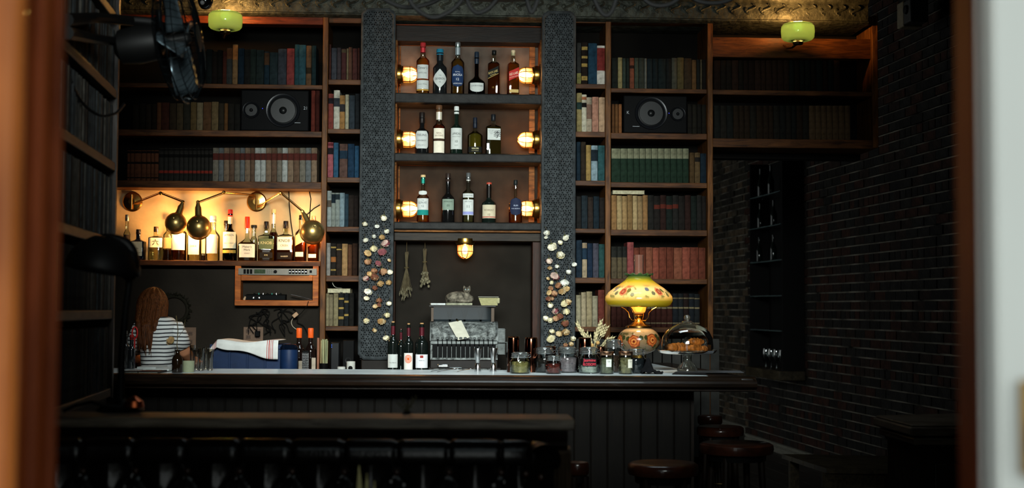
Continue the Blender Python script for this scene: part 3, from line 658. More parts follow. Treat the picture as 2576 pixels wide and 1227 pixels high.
# ================================================================== BOTTLES
def ramp_profile(H, R, sh, nk, rn, base=.0, lip=True, pun=False):
    """bottle outline from sh (shoulder height fraction), nk (neck start), rn (neck radius)"""
    pr = [(R*.86, 0), (R*.97, H*.008), (R, H*.025), (R, H*sh)]
    for k in range(1, 9):
        t = k/8; s_ = (1-math.cos(t*PI))/2
        pr.append((R+(rn-R)*(s_ if not pun else t**1.5), H*(sh+(nk-sh)*t)))
    pr += [(rn, H*.93)]
    if lip: pr += [(rn*1.18, H*.935), (rn*1.18, H*.96), (rn, H*.965)]
    pr += [(rn, H)]
    return pr
def surf(x, z, Rf, p, ys, off):
    R = Rf(z)+off
    if p: a = math.atan2(x, R)
    else: a = x/R
    sx, cy = math.sin(a), math.cos(a); q = 1.0 if not p else 1/((abs(sx)**p+abs(cy)**p)**(1/p))
    return (R*q*sx, -R*q*cy*ys, z)
def prof_r(pr):
    def f(z):
        for (r0_, z0_), (r1_, z1_) in zip(pr, pr[1:]):
            if z0_ <= z <= z1_ and z1_ > z0_: return r0_+(r1_-r0_)*(z-z0_)/(z1_-z0_)
        return pr[-1][0]
    return f
def bottle(place_, px, wpx, yt, zb, d, label, sh=.6, nk=.72, rn=.36, gl='e8f0ea', opaque=False, liq=None, level=.55, cap='1c1c1c', caph=.12, capr=1.15, capm=0.0,
           labels=(), texts=(), p=0, ys=1.0, group=None, haze=.25, name='liquor_bottle', cat='bottle', foil=None, pun=False, rot=0):
    u, _ = W(px, 500, d); z1 = W(px, yt, d)[1]; uR = (W(px+wpx/2, 500, d)[0]-u)
    H = z1-zb; R = uR if not p else uR*.97; pr = ramp_profile(H*(1-caph*.35), R, sh, nk, R*rn, pun=pun); Rf = prof_r(pr)
    t = thing(name, label, cat, Wp(u, d, zb+.0005), BETA+rot+(random.choice((-1, 1))*random.uniform(.12, .17) if p else random.uniform(-.04, .04)), group)
    if opaque: gm = mat('dark_bottle_glass', gl, .08, var=0, coat=.35, spec=.5)
    else: gm = glass('bottle_glass', gl, refl=1.0)
    MB().lathe(pr, 28, p=p, ys=ys).build('glass_body', gm, t, ang=50)
    if liq and not opaque:
        li = [(max(.001, Rf(z)-.002), max(z, .004)) for z in [0]+[H*(.02+(level-.02)*k/10) for k in range(11)]]
        MB().lathe(li, 24, p=p, ys=ys*.985).build('liquor', glass('liquor', liq, refl=.4, haze=haze, hazecol=liq), t, ang=50)
    r_ = R*rn*capr; ch = H*caph
    MB().lathe([(r_*.96, H-ch), (r_, H-ch*.97), (r_, H-ch*.12), (r_*.9, H)], 18).build('cap', mat('cap', cap, .35, capm, var=.05), t)
    if foil: MB().lathe([(R*rn*1.06, H*(foil[0])), (R*rn*1.08, H-ch*.95)], 18, cap=False).build('neck_foil', mat('foil', foil[1], .35, .3, var=.05), t)
    lab_o = t
    for li_, L_ in enumerate(labels):
        z0, z1_, wf, col = L_[:4]; shape = L_[4] if len(L_) > 4 else 'rect'; hw = R*wf*(1.0 if p else 1.15)
        q = MB(); nz = 12
        def fn(a, b, li_=li_, z0=z0, z1_=z1_, hw=hw, shape=shape):
            z = H*(z0+(z1_-z0)*b); k = 1.0; dz = 0; s = 2*b-1
            if shape == 'diamond': k = max(0.04, (1-abs(s)**1.25))
            elif shape == 'oval': k = math.sqrt(max(0, 1-abs(s)**3.4))
            elif shape == 'shield': k = 1 if b > .3 else .25+.75*math.sqrt(max(0, b/.3))
            elif shape == 'slant': dz = H*.055*(2*a-1)
            elif shape == 'roundtop': k = 1 if b < .7 else math.sqrt(max(0, 1-((b-.7)/.31)**2))
            elif shape == 'point': k = (1 if b < .8 else 1-(b-.8)*1.6) * (1 if b > .12 else .7+b*2.5)
            x = hw*k*(2*a-1); return surf(x, z+dz, (lambda zz: Rf(min(max(zz, H*.02), H*sh))) if shape != 'neck' else Rf, p, ys, .0008+.0004*li_)
        q.grid(fn, 12, nz, flip=False); lab_o = q.build('label', mat('label_paper', col, .7, var=.05, scale=50, spec=.08), t, ang=60)
    for T_ in texts:
        s_, zf, sz, col = T_[:4]; slant = T_[4] if len(T_) > 4 else 0; xo = R*T_[5] if len(T_) > 5 else 0; q = MB()
        addtext(q, s_, sz*H, lambda x, y: surf(x+xo, H*zf+y+slant*x, (lambda zz: Rf(min(max(zz, H*.02), H*sh))), p, ys, .0024), width=R*1.45*(1.12 if p else 1))
        if q.v: q.build('lettering', mat('ink', col, .8, var=0, spec=.03), lab_o, smooth=False)
    return t
zs1, zs2, zs3 = W(1177, 235, .05)[1], W(1177, 386, .05)[1], W(1177, 559, .05)[1]
wh = 'bcc0bc'; DB = -.02; cr = 'bcb298'
g1 = 'whiskies on the top tier of the display'; g2 = 'whiskies on the middle tier of the display'; g3 = 'spirits on the bottom tier of the display'
AMB = 'c07a28'
bottle(0, 1061, 33, 108, zs1, DB, 'amber whisky bottle with red cap and two cream labels, on the top tier', sh=.66, nk=.78, rn=.38, liq=AMB, level=.7, cap='9c2a2c', caph=.1, foil=(.81, 'a83034'), labels=[(.29,.56,.85,wh),(.09,.26,.95,wh),(.06,.085,.95,'b08a3c')], texts=[("Dewar's",.50,.075,'5a5a58'),('WHITE LABEL',.40,.04,'6a6a68'),('Scotch Whisky',.18,.04,'6a6a68')], group=g1)
bottle(0, 1104, 36, 124, zs1, DB, 'matt black bottle with a white diamond label and teal cap, top tier', sh=.6, nk=.74, rn=.44, gl='141617', opaque=True, cap='1e6a84', caph=.13, foil=(.74, '1c2226'), labels=[(.12,.54,1.0,wh,'diamond')], texts=[('THE',.40,.035,'4a5a60'),('DEVERON',.33,.065,'30383c'),('12',.26,.05,'30383c')], group=g1)
bottle(0, 1149, 34, 107, zs1, DB, 'amber bottle with a navy oval label and silver cap, on the top tier', sh=.62, nk=.76, rn=.36, liq='a8702c', level=.68, cap='a4acac', capm=.8, caph=.1, foil=(.76, '8a9498'), labels=[(.13,.56,.88,'1e3050','oval')], texts=[('ROYAL',.42,.03,'c8ccd0'),('BRACKLA',.365,.06,'d8dce0'),('12',.28,.065,'d8dce0'),('HIGHLAND',.2,.035,'c8ccd0')], group=g1)
bottle(0, 1197, 43, 131, zs1, DB, 'squat dark cognac bottle with long thin neck, on the top tier', sh=.30, nk=.50, rn=.24, gl='3a2014', liq='3a1608', level=.4, cap='1a2430', caph=.28, labels=[(.05,.26,.78,wh,'shield')], texts=[('COURVOISIER',.19,.045,'3a3a40')], group=g1)
bottle(0, 1241, 31, 127, zs1, DB, 'square amber whisky bottle with slanted black label, on the top tier', sh=.70, nk=.80, rn=.34, liq='8a3c14', level=.72, cap='141414', caph=.1, p=7, ys=1.0, labels=[(.40,.58,.92,'1a1c1a','slant'),(.405,.415,.92,'b89a50','slant')], texts=[('BLACK LABEL',.5,.07,'c8b070',.3),('BLENDED',.44,.03,'c8b070',.3),('12',.16,.05,'a88848')], group=g1)
bottle(0, 1289, 30, 127, zs1, DB, 'square amber whisky bottle with slanted red label, on the top tier', sh=.70, nk=.80, rn=.34, liq='b06020', level=.72, cap='c8b490', caph=.12, p=7, labels=[(.36,.56,.92,'b0302c','slant'),(.05,.12,.8,'c0a468')], texts=[('RED LABEL',.47,.075,'e8d8c0',.3),('SCOTCH WHISKY',.40,.03,'e8d8c0',.3)], group=g1)
bottle(0, 1060, 35, 283, zs2, DB, 'black bottle with a pointed white label, first on the middle tier', sh=.58, nk=.70, rn=.36, gl='0e0f10', opaque=True, cap='1c1614', caph=.26, labels=[(.12,.54,.95,wh,'point')], texts=[('TEELING',.44,.075,'303438'),('WHISKEY',.31,.055,'303438'),('SMALL BATCH',.2,.03,'606468')], group=g2)
bottle(0, 1103, 31, 265, zs2, DB, 'amber bottle with white neck band and tall cream label, on the middle tier', sh=.58, nk=.68, rn=.46, liq='a03818', level=.6, cap='5a3e2a', caph=.14, foil=(.70, 'd8d0bc'), labels=[(.02,.52,.9,'dcd4c0'),(.26,.31,.92,'3a2a20')], texts=[('BASIL',.42,.045,'6a4a3a'),("HAYDEN'S",.37,.045,'6a4a3a')], group=g2)
bottle(0, 1147, 31, 268, zs2, DB, 'dark green bottle with white cap and tall white label, on the middle tier', sh=.56, nk=.68, rn=.36, gl='0f1a14', opaque=True, cap='c8ccc8', caph=.16, labels=[(.1,.54,.95,wh)], texts=[('LAPHROAIG',.42,.07,'2a302c'),('SINGLE MALT',.36,.03,'60645f'),('10',.26,.07,'2a302c'),('ISLAY',.18,.03,'60645f')], group=g2)
bottle(0, 1194, 38, 296, zs2, DB, 'round-shouldered golden bottle with small black label, on the middle tier', sh=.56, nk=.74, rn=.24, liq='a89030', level=.62, cap='161c28', caph=.28, labels=[(.04,.2,.92,'1c1c1a')], texts=[('KIKORI',.15,.06,'d8d0a0'),('RICE WHISKEY',.09,.03,'a09870')], group=g2)
bottle(0, 1240, 39, 288, zs2, DB, 'broad square bottle with a white square label, last on the middle tier', sh=.72, nk=.80, rn=.28, liq='6a5426', level=.68, cap='14181c', caph=.16, p=9, ys=.6, labels=[(.36,.64,.9,wh)], texts=[('SUNTORY',.59,.03,'50545a',0,-.38),('WHISKY',.55,.03,'50545a',0,-.38),('TOKI',.51,.03,'50545a',0,-.38),('\u5b63',.50,.2,'26282c',0,.45)], group=g2)
bottle(0, 1064, 31, 440, zs3, DB, 'amber bottle with teal neck and white and teal label, on the bottom tier', sh=.52, nk=.66, rn=.30, liq='b86a24', level=.5, cap='c8a878', caph=.05, capr=1.35, foil=(.82, '1c7868'), labels=[(.15,.50,.95,wh),(.15,.26,.96,'1c7c74'),(.57,.66,.62,wh,'oval')], texts=[('THE',.46,.03,'30404a'),('GLENLIVET',.41,.06,'30404a'),('12',.34,.06,'30404a')], group=g3)
bottle(0, 1127, 34, 436, zs3, DB, 'near black bottle with grey-green label and neck tag, on the bottom tier', sh=.5, nk=.66, rn=.34, gl='0c0c0c', opaque=True, cap='2a201c', caph=.17, labels=[(.25,.47,.86,'78887a')], texts=[('ARMAGNAC',.42,.04,'384038'),('05',.34,.06,'384038')], group=g3)
bottle(0, 1178, 30, 435, zs3, DB, 'pale bottle with banded white labels and grey cap, on the bottom tier', sh=.62, nk=.72, rn=.34, liq='8c7c50', level=.6, cap='4a4c4c', caph=.14, foil=(.84,'b0b0a8'), labels=[(.15,.46,.92,wh),(.50,.58,.92,'c0c4c0'),(.16,.22,.93,'8a8fc0')], texts=[('OLD PARTICULAR',.54,.045,'3a3e40'),('SPEYSIDE',.42,.035,'5a5e60'),('11',.32,.08,'50545a')], group=g3)
bottle(0, 1230, 36, 459, zs3, DB, 'dark green bottle with cream label and red-topped cap, on the bottom tier', sh=.48, nk=.62, rn=.32, gl='0e1612', opaque=True, cap='a04030', caph=.05, foil=(.62,'12100e'), labels=[(.11,.44,.97,cr),(.13,.15,.98,'a03830')], texts=[('REDBREAST',.31,.065,'6a5a4a'),('12',.20,.07,'3a342c')], group=g3)
bottle(0, 1297, 34, 453, zs3, DB, 'clear round bottle with navy oval label, last on the bottom tier', sh=.46, nk=.62, rn=.22, liq='a8501c', level=.26, cap='181c1c', caph=.12, capr=1.4, labels=[(.17,.58,.84,'22283c','oval')], texts=[('RUM',.40,.05,'a8b0c0'),('FINE RESERVE',.33,.035,'a8b0c0')], group=g3)
# ---- niche bottles
zn = W(504, 655, 0)[1]; DN = -.07; g4 = 'spirits standing in the lit niche'
cl = 'e8dcb8'
bottle(0, 350, 38, 577, zn, DN, 'small dark blue bottle with cream label in the lit niche', sh=.62, nk=.74, rn=.28, gl='131824', opaque=True, cap='1c1410', caph=.16, p=6, ys=.6, labels=[(.14,.60,.8,cl)], texts=[('GIN',.38,.07,'5a4030'),('LONDON DRY',.24,.045,'5a4030')], group=g4)
bottle(0, 394, 38, 570, zn, DN, 'square clear gin bottle with brush-stroke label in the lit niche', sh=.70, nk=.78, rn=.28, liq='f0e8cc', level=.4, haze=.02, cap='3a2a1c', caph=.16, p=6, labels=[(.38,.66,.95,cl)], texts=[('\u516d',.53,.2,'2a2018')], group=g4)
bottle(0, 425, 25, 545, zn, DN-.08, 'slim bottle half full of amber behind the leftmost brass shade', sh=.6, nk=.72, rn=.4, liq='8a4416', level=.25, cap='d8c090', caph=.1, labels=[(.28,.52,.9,'d8b070')], group=g4)
bottle(0, 452, 38, 536, zn, DN, 'clear bottle with pale square label under the leftmost brass shade', sh=.60, nk=.72, rn=.34, liq='8a4c20', level=.22, cap='e0c890', caph=.12, labels=[(.22,.56,.92,'f0e4c8')], group=g4)
bottle(0, 491, 35, 548, zn, DN, 'clear bottle with tall pale label under the second brass shade', sh=.6, nk=.75, rn=.34, liq='f0e8cc', level=.5, haze=.02, cap='e0c890', caph=.12, labels=[(.14,.62,.76,'f0e0bc')], texts=[('SAKE',.34,.07,'8a5a30')], group=g4)
bottle(0, 513, 13, 560, zn, DN-.08, 'thin clear bottle just behind the second brass shade', sh=.6, nk=.75, rn=.5, liq='7a4a1c', level=.15, cap='d8c090', caph=.1, labels=[(.2,.6,.9,'e8d4a4')], group=g4)
bottle(0, 537, 35, 543, zn, DN, 'clear ribbed bottle with cream cap beside the green bottle', sh=.56, nk=.74, rn=.40, liq='f4ecd4', level=.5, haze=.03, cap='e8d8b8', caph=.14, labels=[(.16,.58,.75,'ecdcc0')], group=g4)
bottle(0, 570, 14, 555, zn, DN-.09, 'thin brown bottle behind the green bottle', sh=.6, nk=.7, rn=.7, gl='2a1c10', opaque=True, cap='281a10', caph=.12, group=g4)
bottle(0, 580, 36, 527, zn, DN, 'tall green whiskey bottle with red cap and cream label', sh=.50, nk=.70, rn=.30, gl='1c3c1c', liq='2c3c14', level=.5, haze=.5, cap='b82820', caph=.14, foil=(.72,'d8c8a0'), labels=[(.24,.56,.97,cl),(.15,.21,.98,'b09040')], texts=[('JAMESON',.49,.055,'5a4a30'),('IRISH WHISKEY',.34,.03,'7a6a50')], group=g4)
bottle(0, 623, 46, 545, zn, DN, 'square-shouldered bourbon bottle with dripping red wax cap', sh=.40, nk=.58, rn=.22, liq='8a4a18', level=.42, cap='c83418', caph=.26, capr=1.3, p=5, ys=.7, labels=[(.08,.38,.98,'ecdcbc')], texts=[("Maker's",.32,.065,'4a3a2a'),('Mark',.25,.065,'4a3a2a'),('WHISKY',.17,.035,'7a3a2a')], group=g4)
bottle(0, 640, 17, 566, zn, DN-.09, 'clear bottle with dark cap standing behind the red wax bottle', sh=.6, nk=.72, rn=.6, liq='a07030', level=.3, cap='1c1814', caph=.08, capr=1.5, group=g4)
bottle(0, 671, 42, 557, zn, DN, 'rectangular clear bottle with green label and black cap', sh=.66, nk=.74, rn=.26, liq='9a5a20', level=.55, cap='181410', caph=.18, p=8, ys=.5, labels=[(.30,.56,.95,'5a6240'),(.08,.22,.8,'201a12')], texts=[('KNOB',.46,.10,'c8b880'),('RYE',.15,.05,'c8b880')], group=g4)
bottle(0, 689, 24, 526, zn, DN-.09, 'tall bottle with cream stopper and dark red contents, behind', sh=.5, nk=.66, rn=.4, liq='4a1410', level=.56, haze=.5, cap='e0c080', caph=.1, foil=(.72,'e8dcc8'), group=g4)
bottle(0, 720, 44, 556, zn, DN, 'rectangular bourbon bottle with large cream label and black cap', sh=.66, nk=.74, rn=.26, liq='6a2c0c', level=.6, haze=.45, cap='161210', caph=.18, p=8, ys=.5, labels=[(.28,.60,.92,'ecd8b8'),(.05,.22,.9,'1c140e')], texts=[('KNOB',.51,.105,'1a1410'),('CREEK',.39,.07,'4a3a28'),('WHISKEY',.12,.045,'d8c8a0')], group=g4)
bottle(0, 758, 27, 541, zn, DN, 'amber bottle with slanting cream labels behind the last brass shade', sh=.6, nk=.74, rn=.34, liq='8a3010', level=.5, haze=.5, cap='201814', caph=.1, p=6, labels=[(.38,.60,.92,'e8a060','slant'),(.10,.2,.8,'e8d0a0')], group=g4)
bottle(0, 790, 26, 543, zn, DN, 'amber bottle with pale gold cap at the niche end post', sh=.6, nk=.74, rn=.34, liq='8a2c0c', level=.5, haze=.5, cap='e09060', caph=.1, p=6, labels=[(.38,.56,.92,'a03018','slant'),(.08,.16,.8,'e8d0a0')], group=g4)
bottle(0, 321, 17, 540, zn, DN-.02, 'thin clear bottle at the far left end of the lit niche', sh=.6, nk=.72, rn=.5, liq='6a5030', level=.15, cap='8a8a80', capm=.8, caph=.14, labels=[(.2,.56,.9,'3a3028')], group=g4)
# brush strokes: the ten-stroke whisky character and the gin label mark
def strokes(name, parent_px, zb, d, yt, pts, col, w_=.0022, off=.0):
    pass
# ---- wines on the back counter
zw = BCZ; g5 = 'wine bottles on the back counter'
for a, w_, yt, cap, labs, tx, lab in (
    (992, 27, 808, 'a07a50', [(.10,.36,.95,wh)], [('Vino Blanco',.2,.03,'606060')], 'dark wine bottle with plain white label and bare cork, beside the perforated column'),
    (1031, 24, 813, 'a07a50', [(.04,.40,.95,'d8d4cc')], [], 'dark wine bottle with an orange sun on its label'),
    (1064, 33, 812, 'a07a50', [(.10,.37,.97,'d4d4d8')], [('RISERVA',.25,.03,'5a5a60')], 'dark wine bottle with a lilac-white label and small red square'),
    (1012, 18, 826, '3a1c1c', [], [], 'unlabelled dark wine bottle standing behind the sun label bottle')):
    d_ = .3 if a != 1012 else .2
    t = bottle(0, a, w_, yt, zw, d_, lab, sh=.60, nk=.76, rn=.36, gl='0d1210', opaque=True, cap=cap, caph=.07, capr=.8, foil=(.74,'4a1820'), labels=labs, texts=tx, group=g5, name='wine_bottle')
    if a in (1031, 1064):
        z1 = W(a, yt, d_)[1]; H = z1-zw; R = W(a+w_/2, 500, d_)[0]-W(a, 500, d_)[0]; q = MB()
        if a == 1031:
            for r0_, r1_ in ((.0, .35), (.45, .62), (.72, .86), (.93, 1.0)):
                q.grid(lambda s, b: surf((r0_+(r1_-r0_)*b)*R*.8*math.cos(2*PI*s), H*.28+(r0_+(r1_-r0_)*b)*R*.9*math.sin(2*PI*s), lambda z: R, 0, 1, .0014), 28, 1)
            q.build('sun_emblem', mat('orange_print', 'd05a20', .6, var=.05), t, smooth=False)
        else:
            q.grid(lambda a_, b_: surf((-.15+.5*a_)*R-.1*R, H*(.30+.05*b_), lambda z: R, 0, 1, .0014), 4, 1); q.build('red_square', mat('red_print', '8a2a24', .6), t)
zb_ = BCZ
for a, lab in ((757, 'wine bottle with orange foil, nearer the blue crate'), (786, 'wine bottle with orange foil, beside the straws')):
    bottle(0, a, 30, 825, zb_, .36, lab, sh=.52, nk=.74, rn=.40, gl='140c0a', opaque=True, cap='e05a20', caph=.22, capr=1.2, group='orange foiled wine bottles', name='wine_bottle')
# ================================================================== LAMPS
def point(name, loc, e, col=(1, .55, .2), r=.015): return lamp(name, 'POINT', loc, e, col, shadow_soft_size=r)
WGL = glass('lamp_glass', 'ffe4b8', haze=.5, hazecol='ffb880', refl=.8)
BULB = emit('glowing_filament', 'ffd0a0', 26)
def local(t): return t.matrix_world
def cage_lamp(name, label, loc, axis, L, R, group, e):
    """bulkhead lamp: brass base, glass dome along local +z, wire guard"""
    t = thing(name, label, 'lamp', loc, 0, group); t.rotation_mode = 'QUATERNION'; t.rotation_quaternion = Vector((0, 0, 1)).rotation_difference(Vector(axis))
    MB().lathe([(R*1.25, -.03), (R*1.3, -.012), (R*1.25, .0), (R*1.12, .006), (R*1.12, L*.12), (R*1.02, L*.14)], 28).build('base', BRASS, t)
    pr = [(R*.92, L*.12), (R*.93, L*.5)]+[(R*.93*math.cos(a*PI/16), L*.5+L*.42*math.sin(a*PI/16)) for a in range(1, 9)]
    MB().lathe(pr, 28, cap=False).build('glass_dome', WGL, t, ang=60)
    MB().lathe([(R*.12, L*.12), (R*.26, L*.25), (R*.40, L*.45), (R*.30, L*.62), (R*.02, L*.70)], 16).build('bulb', BULB, t, ang=60)
    g = MB()
    for k in range(4):
        a = k*PI/4+PI/8; pts = [(R*1.08*math.cos(a), R*1.08*math.sin(a), L*.1), (R*1.08*math.cos(a), R*1.08*math.sin(a), L*.52)]
        arc = [(R*1.08*math.cos(b*PI/16)*math.cos(a), R*1.08*math.cos(b*PI/16)*math.sin(a), L*.52+L*.46*math.sin(b*PI/16)) for b in range(1, 16)]
        end = [(-R*1.08*math.cos(a), -R*1.08*math.sin(a), L*.52), (-R*1.08*math.cos(a), -R*1.08*math.sin(a), L*.1)]
        g.tube(pts+arc+end, .0022, 6)
    g.tube([(R*1.08*math.cos(2*PI*k/28), R*1.08*math.sin(2*PI*k/28), L*.52) for k in range(28)], .0024, 6, closed=True)
    g.build('wire_guard', BRASS, t)
    point('bulb_light', Vector(loc)+Vector(axis)*(L*.80), e, (1, .54, .26), R*.18)
    return t
for k, (px, py, sd, lab) in enumerate((
    (997, 187, 1, 'caged brass bulkhead lamp glowing beside the red-capped bottle, top tier'), (997, 350, 1, 'caged brass bulkhead lamp glowing beside the black bottle, middle tier'),
    (996, 525, 1, 'caged brass bulkhead lamp glowing beside the teal-necked bottle, bottom tier'), (1356, 190, -1, 'caged brass bulkhead lamp glowing beside the slanted red label, top tier'),
    (1356, 352, -1, 'caged brass bulkhead lamp glowing on the far casing of the middle tier'), (1356, 525, -1, 'caged brass bulkhead lamp glowing behind the navy oval label, bottom tier'))):
    d = -.075; u, z = W(px, py, d)
    cage_lamp('cage_lamp', lab, Wp(u+sd*.0305, d, z), WU*sd, .112, .049, 'caged lamps on the display casing', 4.2)
d = -.06; u, z = W(1170, 612, d)
cage_lamp('cage_lamp', 'caged brass lamp hanging base-up in the alcove over the cash register', Wp(u, d, z), (0, 0, -1), .100, .049, 'caged lamp in the alcove', .9)
MB().lathe([(.03, 0), (.028, .03), (.018, .05)], 20).build('lamp_mount', DBRASS, dc, loc=(u, -d, z+.032))
# green glass shades
GRN = glass('green_shade_glass', '6c9060', haze=.66, hazecol='98aa90', refl=.6)
def green_lamp(px, py, label, e):
    d = .24; u, z = W(px, py, d); t = thing('green_shade_lamp', label, 'lamp', Wp(u, d, z), BETA, 'green glass lamps under the cornice')
    pr = [(.031, -.056), (.066, -.054), (.088, -.048), (.100, -.036), (.104, 0), (.102, .034), (.092, .048), (.072, .054)]
    MB().lathe(pr, 32, cap=False).build('glass_shade', GRN, t, solid=.003, ang=60)
    MB().lathe([(.030, -.078), (.034, -.066), (.012, -.055), (.010, -.02), (.02, -.01), (.02, .0)], 20).build('lamp_holder', DBRASS, t)
    MB().lathe([(.012, .0), (.028, .02), (.032, .035), (.02, .055), (.002, .06)], 16).build('bulb', emit('green_lamp_bulb', 'ffecc0', 24), t, ang=60)
    MB().tube([(0, .0, -.07), (-.02, .06, -.085), (-.03, .14, -.075), (-.03, .23, -.04)], .007, 10).build('wall_arm', DBRASS, t)
    point('green_lamp_light', Wp(u, d, z+.075), e, (1, .48, .13), .03)
green_lamp(567, 53, 'pale green glass shade lamp glowing above the plank bookcase', 24)
green_lamp(2007, 81, 'pale green glass shade lamp glowing above the dark passage bookcase', 24)
# warm strip on top of the display, behind the soffit beam
ua, ub = W(1000, 66, -.06)[0], W(1350, 66, -.06)[0]; zz = W(1177, 70, -.06)[1]
sl = thing('strip_light', 'thin warm strip light lying behind the display soffit', 'lamp', Wp(ua, -.10, zz), BETA)
m_ = MB(); m_.box(0.05, ub-ua-.05, -.012, .012, -.02, 0.0); m_.box(.06, ub-ua-.06, -.008, .008, 0, .006, 1); m_.build('strip', [BLACK, emit('strip_glow', 'ff7020', 3)], sl)
# ---------------------------------------------------------------- swing-arm wall lamps over the niche
BR2 = mat('polished_brass', 'b98c48', .22, 1.0, var=.2, scale=8)
SHD = mat('brushed_brass_shade', 'b8995c', .33, .92, var=.15, scale=10)
WHI = mat('shade_lining', 'f4ead2', .6, var=0)
def swing(plate, arms, label, e):
    """plate (px, py); arms: list of (pts, head, hr, aim)"""
    pu, pz = W(plate[0], plate[1], -.18); o = Wp(pu, -.1985, pz); t = thing('swing_arm_lamp', label, 'lamp', o, BETA, 'brass swing-arm lamps in the niche')
    def L(q):
        u, z = W(q[0], q[1], q[2]); return Vector((u-pu, -(q[2]+.1985), z-pz))
    MB().lathe([(.062, 0), (.064, .006), (.056, .014), (.02, .018), (.02, .03)], 32, axis=(0, -1, 0)).build('wall_plate', BR2, t)
    MB().tube([Vector((0, -.028, .045)), Vector((0, -.028, -.05))], .007, 10).tube([Vector((0, -.03, 0)), Vector((0, -.01, 0))], .010, 10).build('swivel_post', BR2, t)
    for pts, head, hr, aim in arms:
        J = [L(q) for q in pts]
        for a, b in zip(J, J[1:]):
            n_ = (b-a).cross(Vector((0, 1, 0))).normalized()*.005
            MB().tube([a, b], .0046, 8).tube([a+n_*1.6, b+n_*1.6], .002, 6).build('arm', BR2, t)
        for q in J[1:]: MB().ell(q, (.012, .012, .012), 12, 8).tube([q+Vector((0, -.018, 0)), q+Vector((0, .018, 0))], .006, 8).build('joint', BR2, t)
        H = L(head); ax = Vector(aim).normalized(); e_ = J[-1]
        nd = (e_-H).normalized(); ne = H+nd*hr*.93
        MB().tube([e_, e_.lerp(ne, .25), e_.lerp(ne, .4), e_.lerp(ne, .9), ne], [.010, .014, .020, .021, .026], 16).build('lamp_socket', SHD, t)
        pr = [(max(.001, hr*math.sin(PI*(k/11)*.60)), -hr*math.cos(PI*(k/11)*.60)) for k in range(12)]+[(hr*1.01, hr*.42)]
        MB().lathe(pr, 36, c=H, axis=ax, cap=False).build('lamp_shade', SHD, t, solid=.0016, ang=60)
        MB().lathe([(hr*.25, -hr*.6), (hr*.4, -hr*.1), (hr*.45, hr*.15), (hr*.3, hr*.4), (.001, hr*.5)], 16, c=H, axis=ax).build('bulb', emit('swing_bulb', 'ffcf80', 12), t, ang=60)
        R3 = Matrix.Rotation(BETA, 3, 'Z'); point('swing_lamp_light', o+R3 @ (H+ax*hr*.75), e, (1, .53, .20), .03)
ES = 10
swing((332, 507), [([(338, 512, -.15), (404, 486, .02), (460, 508, .04)], (442, 561, .05), .066, (0, 1, -.45))], 'single brass swing-arm lamp at the far end of the niche', ES)
swing((645, 507), [([(640, 490, -.15), (563, 484, .04), (498, 508, .06)], (500, 571, .07), .074, (-.05, 1, -.45)), ([(648, 520, -.15), (706, 486, .02), (761, 532, .06)], (786, 583, .07), .074, (-.3, 1, -.5))], 'double brass swing-arm lamp with two shades on one round wall plate', ES)
# cables on the niche plaster
m_ = MB()
for pts in ([(726,472),(728,520),(732,560),(738,600)], [(776,472),(782,500),(780,530),(778,560)], [(805,515),(790,524),(772,540)]):
    m_.tube([(W(a, b, -.19)[0], .192, W(a, b, -.19)[1]) for a, b in pts], .0035, 6)
o = m_.build('power_cable', BLACK, loc=WO, rz=BETA); tag(o, 'black power cables stapled down the niche plaster', 'cable')
# ---------------------------------------------------------------- black desk lamp on the ledge, far left
BLG = mat('black_enamel', '050505', .5, var=0, spec=.1)
base = P(303, 1030, 4.05); t = thing('desk_lamp', 'black gooseneck desk lamp silhouetted on the ledge', 'lamp', (base.x, base.y, LZ+.001))
MB().lathe([(.068, 0), (.07, .004), (.062, .012), (.03, .026), (.014, .034), (.010, .05)], 32).build('base', BLG, t)
def Q(px, py, Y=4.05):
    p = P(px, py, Y); return Vector((p.x-base.x, p.y-base.y, p.z-LZ))
MB().tube([Q(303, 1022), Q(306, 900), Q(316, 780), Q(324, 720), Q(326, 690)], [.012, .011, .010, .010, .012], 12).build('stem', BLG, t)
MB().tube(spl([Q(326, 700), Q(334, 672), Q(334, 640), Q(318, 615), Q(290, 604), Q(260, 602)]), .017, 12).build('gooseneck', BLG, t)
sh = MB(); c_ = Q(262, 655)
pr = [(.001, .075), (.04, .068), (.075, .045), (.10, .012), (.108, -.01), (.110, -.03)]
sh.lathe(pr, 32, c=c_, axis=(.18, -.1, 1), cap=False).ell(Q(325, 665), (.032, .03, .05), 14, 9); sh.build('lamp_shade', BLG, t, solid=.002, ang=60)
MB().tube([Q(303, 1026, 4.0), Q(270, 1022, 3.98), Q(230, 1012, 3.98), Q(190, 1020, 3.99), Q(160, 1034, 3.99)], .005, 8).build('cord', BLG, t)
cd = P(333, 1020, 3.99); o = MB().lathe([(.022, 0), (.030, .004), (.026, .02), (.008, .034), (.002, .036)], 24).build('copper_dish', mat('hammered_copper', 'c8643a', .3, 1.0, var=.2), loc=(cd.x, cd.y+.015, LZ+.013)); o.rotation_euler = (.0, .0, 0); tag(o, 'small copper shade cap lying on the black lamp base', 'lamp cap')
